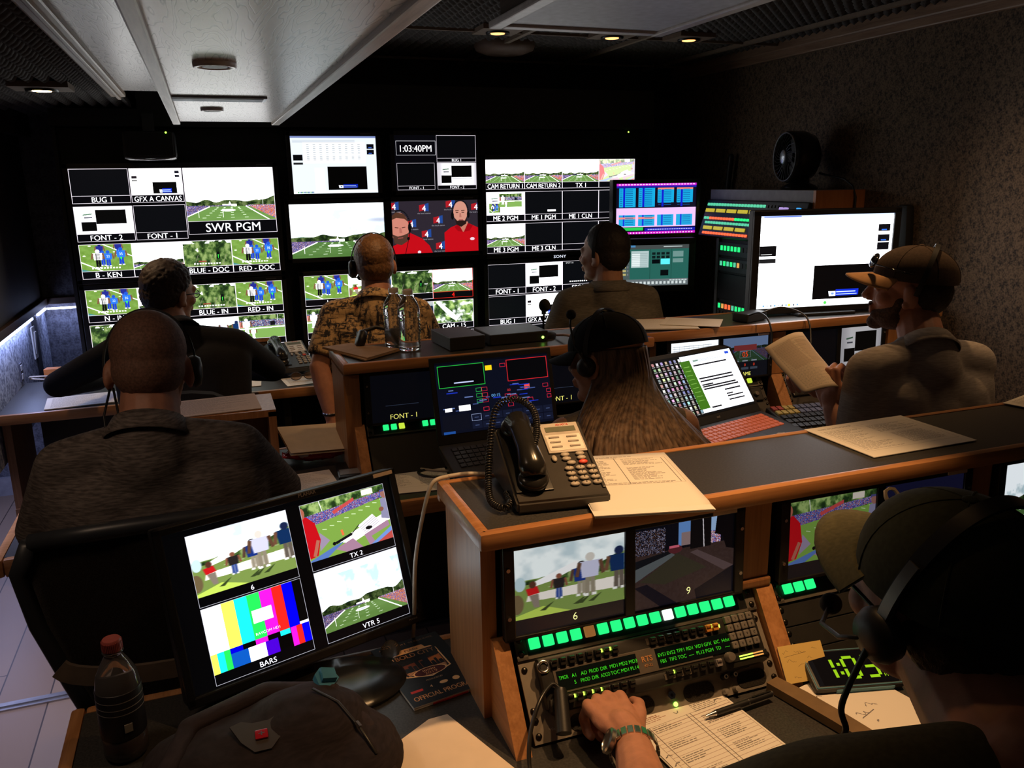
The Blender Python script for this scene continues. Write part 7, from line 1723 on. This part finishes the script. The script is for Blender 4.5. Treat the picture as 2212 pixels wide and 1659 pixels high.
t = thing('desk_microphone', 'gooseneck microphone with black foam ball rising behind the black cap', 'microphone', (1.10, 2.70, 1.101)); m = MB(); m.lathe([(0, 0), (.045, 0), (.045, .012), (.03, .02), (0, .021)], n=24); m.build('base', BLACKP, t, auto=40); m = MB(); m.tube([(0, 0, .02), (.0, .0, .06), (-.0, -.01, .10)], .004); m.build('gooseneck', BLACKM, t, smooth=True); m = MB(); m.ell((0, -.012, .115), (.021, .021, .024)); m.build('foam', M('foam_black', (.01, .01, .01), .95), t, smooth=True)
# left part of the middle desk
sheet('paper_stack', 'papers and yellow card on top of the small oak box', 'papers', (-.03, 2.735), .27, .205, 3, doc(388, 300, 31, base=(.80, .74, .72)), 2.62 * 0 + .957, 2)
t = thing('snack_bag', 'shiny red snack bag under the manila folder', 'bag', (.275, 2.70, .750), (0, 0, rad(-8))); m = MB(); m.ell((0, 0, .022), (.10, .050, .022)); m.box((-.10, 0, .02), (.03, .07, .006)); m.box((.10, 0, .02), (.03, .07, .006)); grow(m, 'bag', M('foil_red', (.42, .03, .05), .22), t, (0, 0, 0), .004, 2, disp=(.012, .02)); m = MB(); m.ell((-.03, -.030, .025), (.03, .018, .012)); m.build('logo_patch', M('foil_white', (.6, .55, .6), .3), t, smooth=True)
t = thing('folder', 'manila folder with papers tilted over the red snack bag', 'folder', (.285, 2.735, .806), (rad(6), rad(4), rad(6))); m = MB(); m.box((0, 0, 0), (.225, .235, .003)); m.box((.004, .002, .004), (.215, .225, .004)); m.box((.0, .0, .0078), (.225, .235, .0014)); m.prism([(.10, -.11), (.145, -.085), (.14, -.07), (.10, -.08)], -.001, .0015); m.build('card', MANILA, t)
m = MB(); m.box((-.06, .06, -.031), (.04, .06, .053)); m.build('support_box', BLACKP, t)
sheet('printed_sheet', 'pale sheet lying left of the small black phone on the middle desk', 'paper', (.205, 2.505), .20, .15, 4, doc(388, 300, 32), .7435)
m = MB(); m.box((0, 0, .006), (.078, .15, .010), bev=.004); o = m.build('body', M('phone_case', (.012, .012, .014), .4)); t = thing('smartphone', 'small black phone with grey screen strip beside the manila folder', 'phone', (.358, 2.545, .7435), (0, 0, rad(-4))); o.parent = t; m = MB(); m.box((0, -.03, .0115), (.064, .05, .001)); m.build('screen', M('phone_glass', (.25, .26, .28), .2), t)
sheet('printed_sheet', 'large printed sheet on the middle desk behind the near telephone', 'paper', (.545, 2.425), .205, .285, -7, doc(style='table', seed=33), .7435)
m = MB(); m.cable([(.40, 2.62, .765), (.50, 2.53, .755), (.62, 2.43, .75), (.72, 2.38, .755)], .0038); tag(m.build('grey_cable', M('cable_grey', (.34, .28, .22), .5), smooth=True), 'grey cable crossing the slanted bay under the FONT - 1 screen', 'cable')
m = MB(); m.cable([(.60, 2.46, .748), (.56, 2.44, .750), (.57, 2.40, .750), (.62, 2.37, .750), (.70, 2.36, .750)], .0038); tag(m.build('black_cable', MATS['cord_black'], smooth=True), 'short black cable loop on the large printed sheet', 'cable')
t = thing('edit_keyboard', 'black control keyboard with coloured keys in front of the seated bearded person', 'keyboard', (2.045, 2.36, .7465), (rad(10), 0, rad(-6))); m = MB(); m.box((0, 0, .030), (.30, .22, .024), bev=.006); m.bx(-.13, .13, .02, .10, 0, .03); m.build('housing', M('box_black', (.018, .018, .019), .5), t)
CK = [M('key_dull_red', (.35, .06, .05), .5), M('key_dull_yellow', (.42, .34, .10), .5), M('key_dull_blue', (.10, .12, .22), .5), M('key_dull_grey', (.13, .13, .14), .5)]
for j in range(5):
    for i in range(12): m = MB(); m.box((-.13 + i * .0236, .085 - j * .036, .045), (.019, .028, .010), bev=.002); m.build('key', CK[0] if (i < 2 and j == 0) else CK[1] if (i < 4 and j < 2) else CK[2] if j < 2 else M('key_black', (.02, .02, .022), .4), t)
m = MB(); m.ell((0, 0, .01), (.12, .05, .018)); m.ell((.06, .01, .015), (.06, .04, .018)); t = thing('cloth', 'crumpled beige cloth beside the red-lit laptop keyboard', 'cloth', (1.735, 2.20, .757), (0, 0, rad(8))); grow(m, 'fabric', cloth('beige_cloth', (.42, .33, .25), .1), t, (0, 0, 0), .005, 3, disp=(.02, .03))
# the held sheet
A = doc(300, 388, 41, base=(.92, .86, .78)); A[:] = A * .45 + np.array((.92, .86, .78)) * .55; poly(A, [(.08, .12), (.44, .06), (.50, .52), (.16, .56)], (.80, .72, .65), .5); poly(A, [(.52, .10), (.9, .12), (.9, .5), (.55, .5)], (.80, .72, .65), .5)
t = thing('held_sheet', 'curved sheet of paper held up by the bearded person', 'paper', (1.55, 1.84, 1.13))
HC = [Vector(p) for p in ((1.448, 1.722, 1.088), (1.668, 1.788, 1.050), (1.590, 1.925, 1.205), (1.405, 1.850, 1.188))]   # lower left, lower right, upper right, upper left
def hold(v):
    u, w2 = v.x / .20 + .5, v.z / .26 + .5; p = HC[0] * (1 - u) * (1 - w2) + HC[1] * u * (1 - w2) + HC[2] * u * w2 + HC[3] * (1 - u) * w2
    n = (HC[1] - HC[0]).cross(HC[3] - HC[0]).normalized()
    return p - Vector((1.55, 1.84, 1.13)) + n * (.030 * math.sin(PI * u) * (1 - .3 * w2) + .02 * max(0, w2 - .7) - v.y)
pic_quad('page', A, .20, .26, t, (0, 0, 0), rough=.85, spec=.2, grid=14, bend=hold)
# ------------------------------------------------------------------ things on the low desk by the monitor wall
A = doc(300, 388, 51); sheet('paper_stack', 'open papers under the black-sleeved arm at the left end of the low desk', 'papers', (-.565, 3.80), .27, .20, 5, A, .7665, 3)
sheet('printed_sheet', 'white sheet under the spectacles near the low desk telephone', 'paper', (.375, 3.80), .22, .16, 6, doc(388, 280, 52), .7665)
sheet('printed_sheet', 'white pages in front of the black shirt on the low desk', 'paper', (.02, 3.86), .30, .16, -4, doc(388, 280, 53), .7665)
t = thing('spectacles', 'dark-rimmed spectacles lying on the white sheet by the low desk telephone', 'glasses', (.352, 3.80, .770))
m = MB()
for s in (-1, 1): m.tube([(s * .030 + .024 * math.cos(a), 0, .020 + .018 * math.sin(a)) for a in np.linspace(0, 2 * PI, 19)], .002, 6); m.tube([(s * .054, 0, .026), (s * .06, .05, .016), (s * .058, .12, .003)], .002, 6)
m.tube([(-.007, 0, .024), (.007, 0, .024)], .002, 6); m.build('frame', M('tortoise', (.03, .015, .01), .3), t, smooth=True)
for s in (-1, 1): m = MB(); m.cyl((s * .030, -.0005, .020), (s * .030, .0005, .020), .020, n=20); m.build('lens', M('tinted_lens', (.5, .35, .25), .05, trans=.9), t)
t = thing('orange_carton', 'small orange carton with a white cable loop at the left end of the low desk', 'carton', (-.70, 4.12, .766), (0, 0, rad(-8))); m = MB(); m.box((0, 0, .045), (.085, .05, .09)); m.build('carton', M('carton_orange', (.60, .20, .05), .6), t); m = MB(); m.cable([(.03, -.03, .06), (-.05, -.05, .065), (-.10, -.03, .06), (-.10, .0, .045), (-.03, -.03, .045)], .004); m.build('cable', M('cable_white', (.55, .48, .40), .5), t, smooth=True)
t = thing('framed_panel', 'oak-framed panel leaning behind the low desk telephone', 'frame', (.225, 4.19, .765), (rad(-10), 0, rad(4)))
m = MB()
for s in (-1, 1): m.box((s * .065, 0, .07), (.016, .014, .14)); m.box((0, 0, .07 + s * .062), (.146, .014, .016))
m.build('frame', OAKZ, t); m = MB(); m.box((0, .003, .07), (.12, .006, .115)); m.build('panel', M('dark_print', (.06, .04, .03), .5, var=.8, scale=40), t)
t = thing('video_switcher', 'low switcher desk with multicoloured lit keys in front of the SPOT 1 monitor', 'control panel', (1.42, 3.98, .784), (rad(10), 0, rad(-3)))
m = MB(); m.box((0, 0, .030), (.62, .24, .036), bev=.006); m.bx(-.30, .30, .02, .11, -.012, .03); m.build('body', BLACKM, t)
for j in range(4):
    for i in range(22): m = MB(); m.box((-.285 + i * .0268, .085 - j * .050, .052), (.020, .026, .012), bev=.003); m.build('key', [KGr, KO, KR, KT, KYG, KGr][(i * 7 + j * 5) % 6] if (i * 3 + j) % 4 else KD, t)
t = thing('wall_switch', 'white switch plate on the blue-lit left wall', 'switch', (-.857, 4.60, .90)); m = MB(); m.box((0, 0, 0), (.008, .075, .16), bev=.003); m.build('plate', M('plate_white', (.75, .73, .70), .4), t); m = MB(); m.box((-.0 + .006, .0, 0), (.008, .035, .11), (0, rad(4), 0), .002); m.build('rocker', M('rocker_white', (.55, .53, .52), .4), t)
t = thing('wall_outlet', 'twin socket on the blue-lit left wall above the low desk', 'outlet', (-.857, 4.22, .83)); m = MB(); m.box((0, 0, 0), (.006, .05, .085), bev=.002); m.build('plate', M('outlet_dark', (.10, .10, .13), .5), t)
for z in (-.02, .02): m = MB(); m.box((.003, 0, z), (.004, .026, .026), bev=.002); m.build('socket', M('socket_white', (.6, .6, .62), .4), t)
# ------------------------------------------------------------------ sets of like things share a group
GROUPS = {'wall_monitor': 'large multi-picture monitors on the rack', 'small_monitor': 'small monitors at the top of the middle column', 'picture_monitor': 'full-picture monitors in the middle column',
          'dual_monitor': 'twin-screen rack monitors under the counters', 'tally_panel': 'strips of lit keys on the slanted bays', 'intercom_panel': 'intercom stations on the slanted bays', 'blank_panel': 'blank rack plates on the slanted bays',
          'telephone': 'black desk telephones', 'printed_sheet': 'loose printed sheets', 'paper_stack': 'stacks of paper', 'notes': 'handwritten notes on the near desk', 'laptop': 'open laptops on the middle console',
          'console_desk': 'consoles in three rows', 'set_top_box': 'black boxes on the second counter', 'led_strip': 'cool white LED strips', 'person': 'people at the consoles', 'smartphone': 'smartphones lying on the desks'}
for o in list(bpy.data.objects):
    k = o.name.split('.')[0]
    if o.parent is None and k in GROUPS and 'label' in o and 'group' not in o: o['group'] = GROUPS[k]
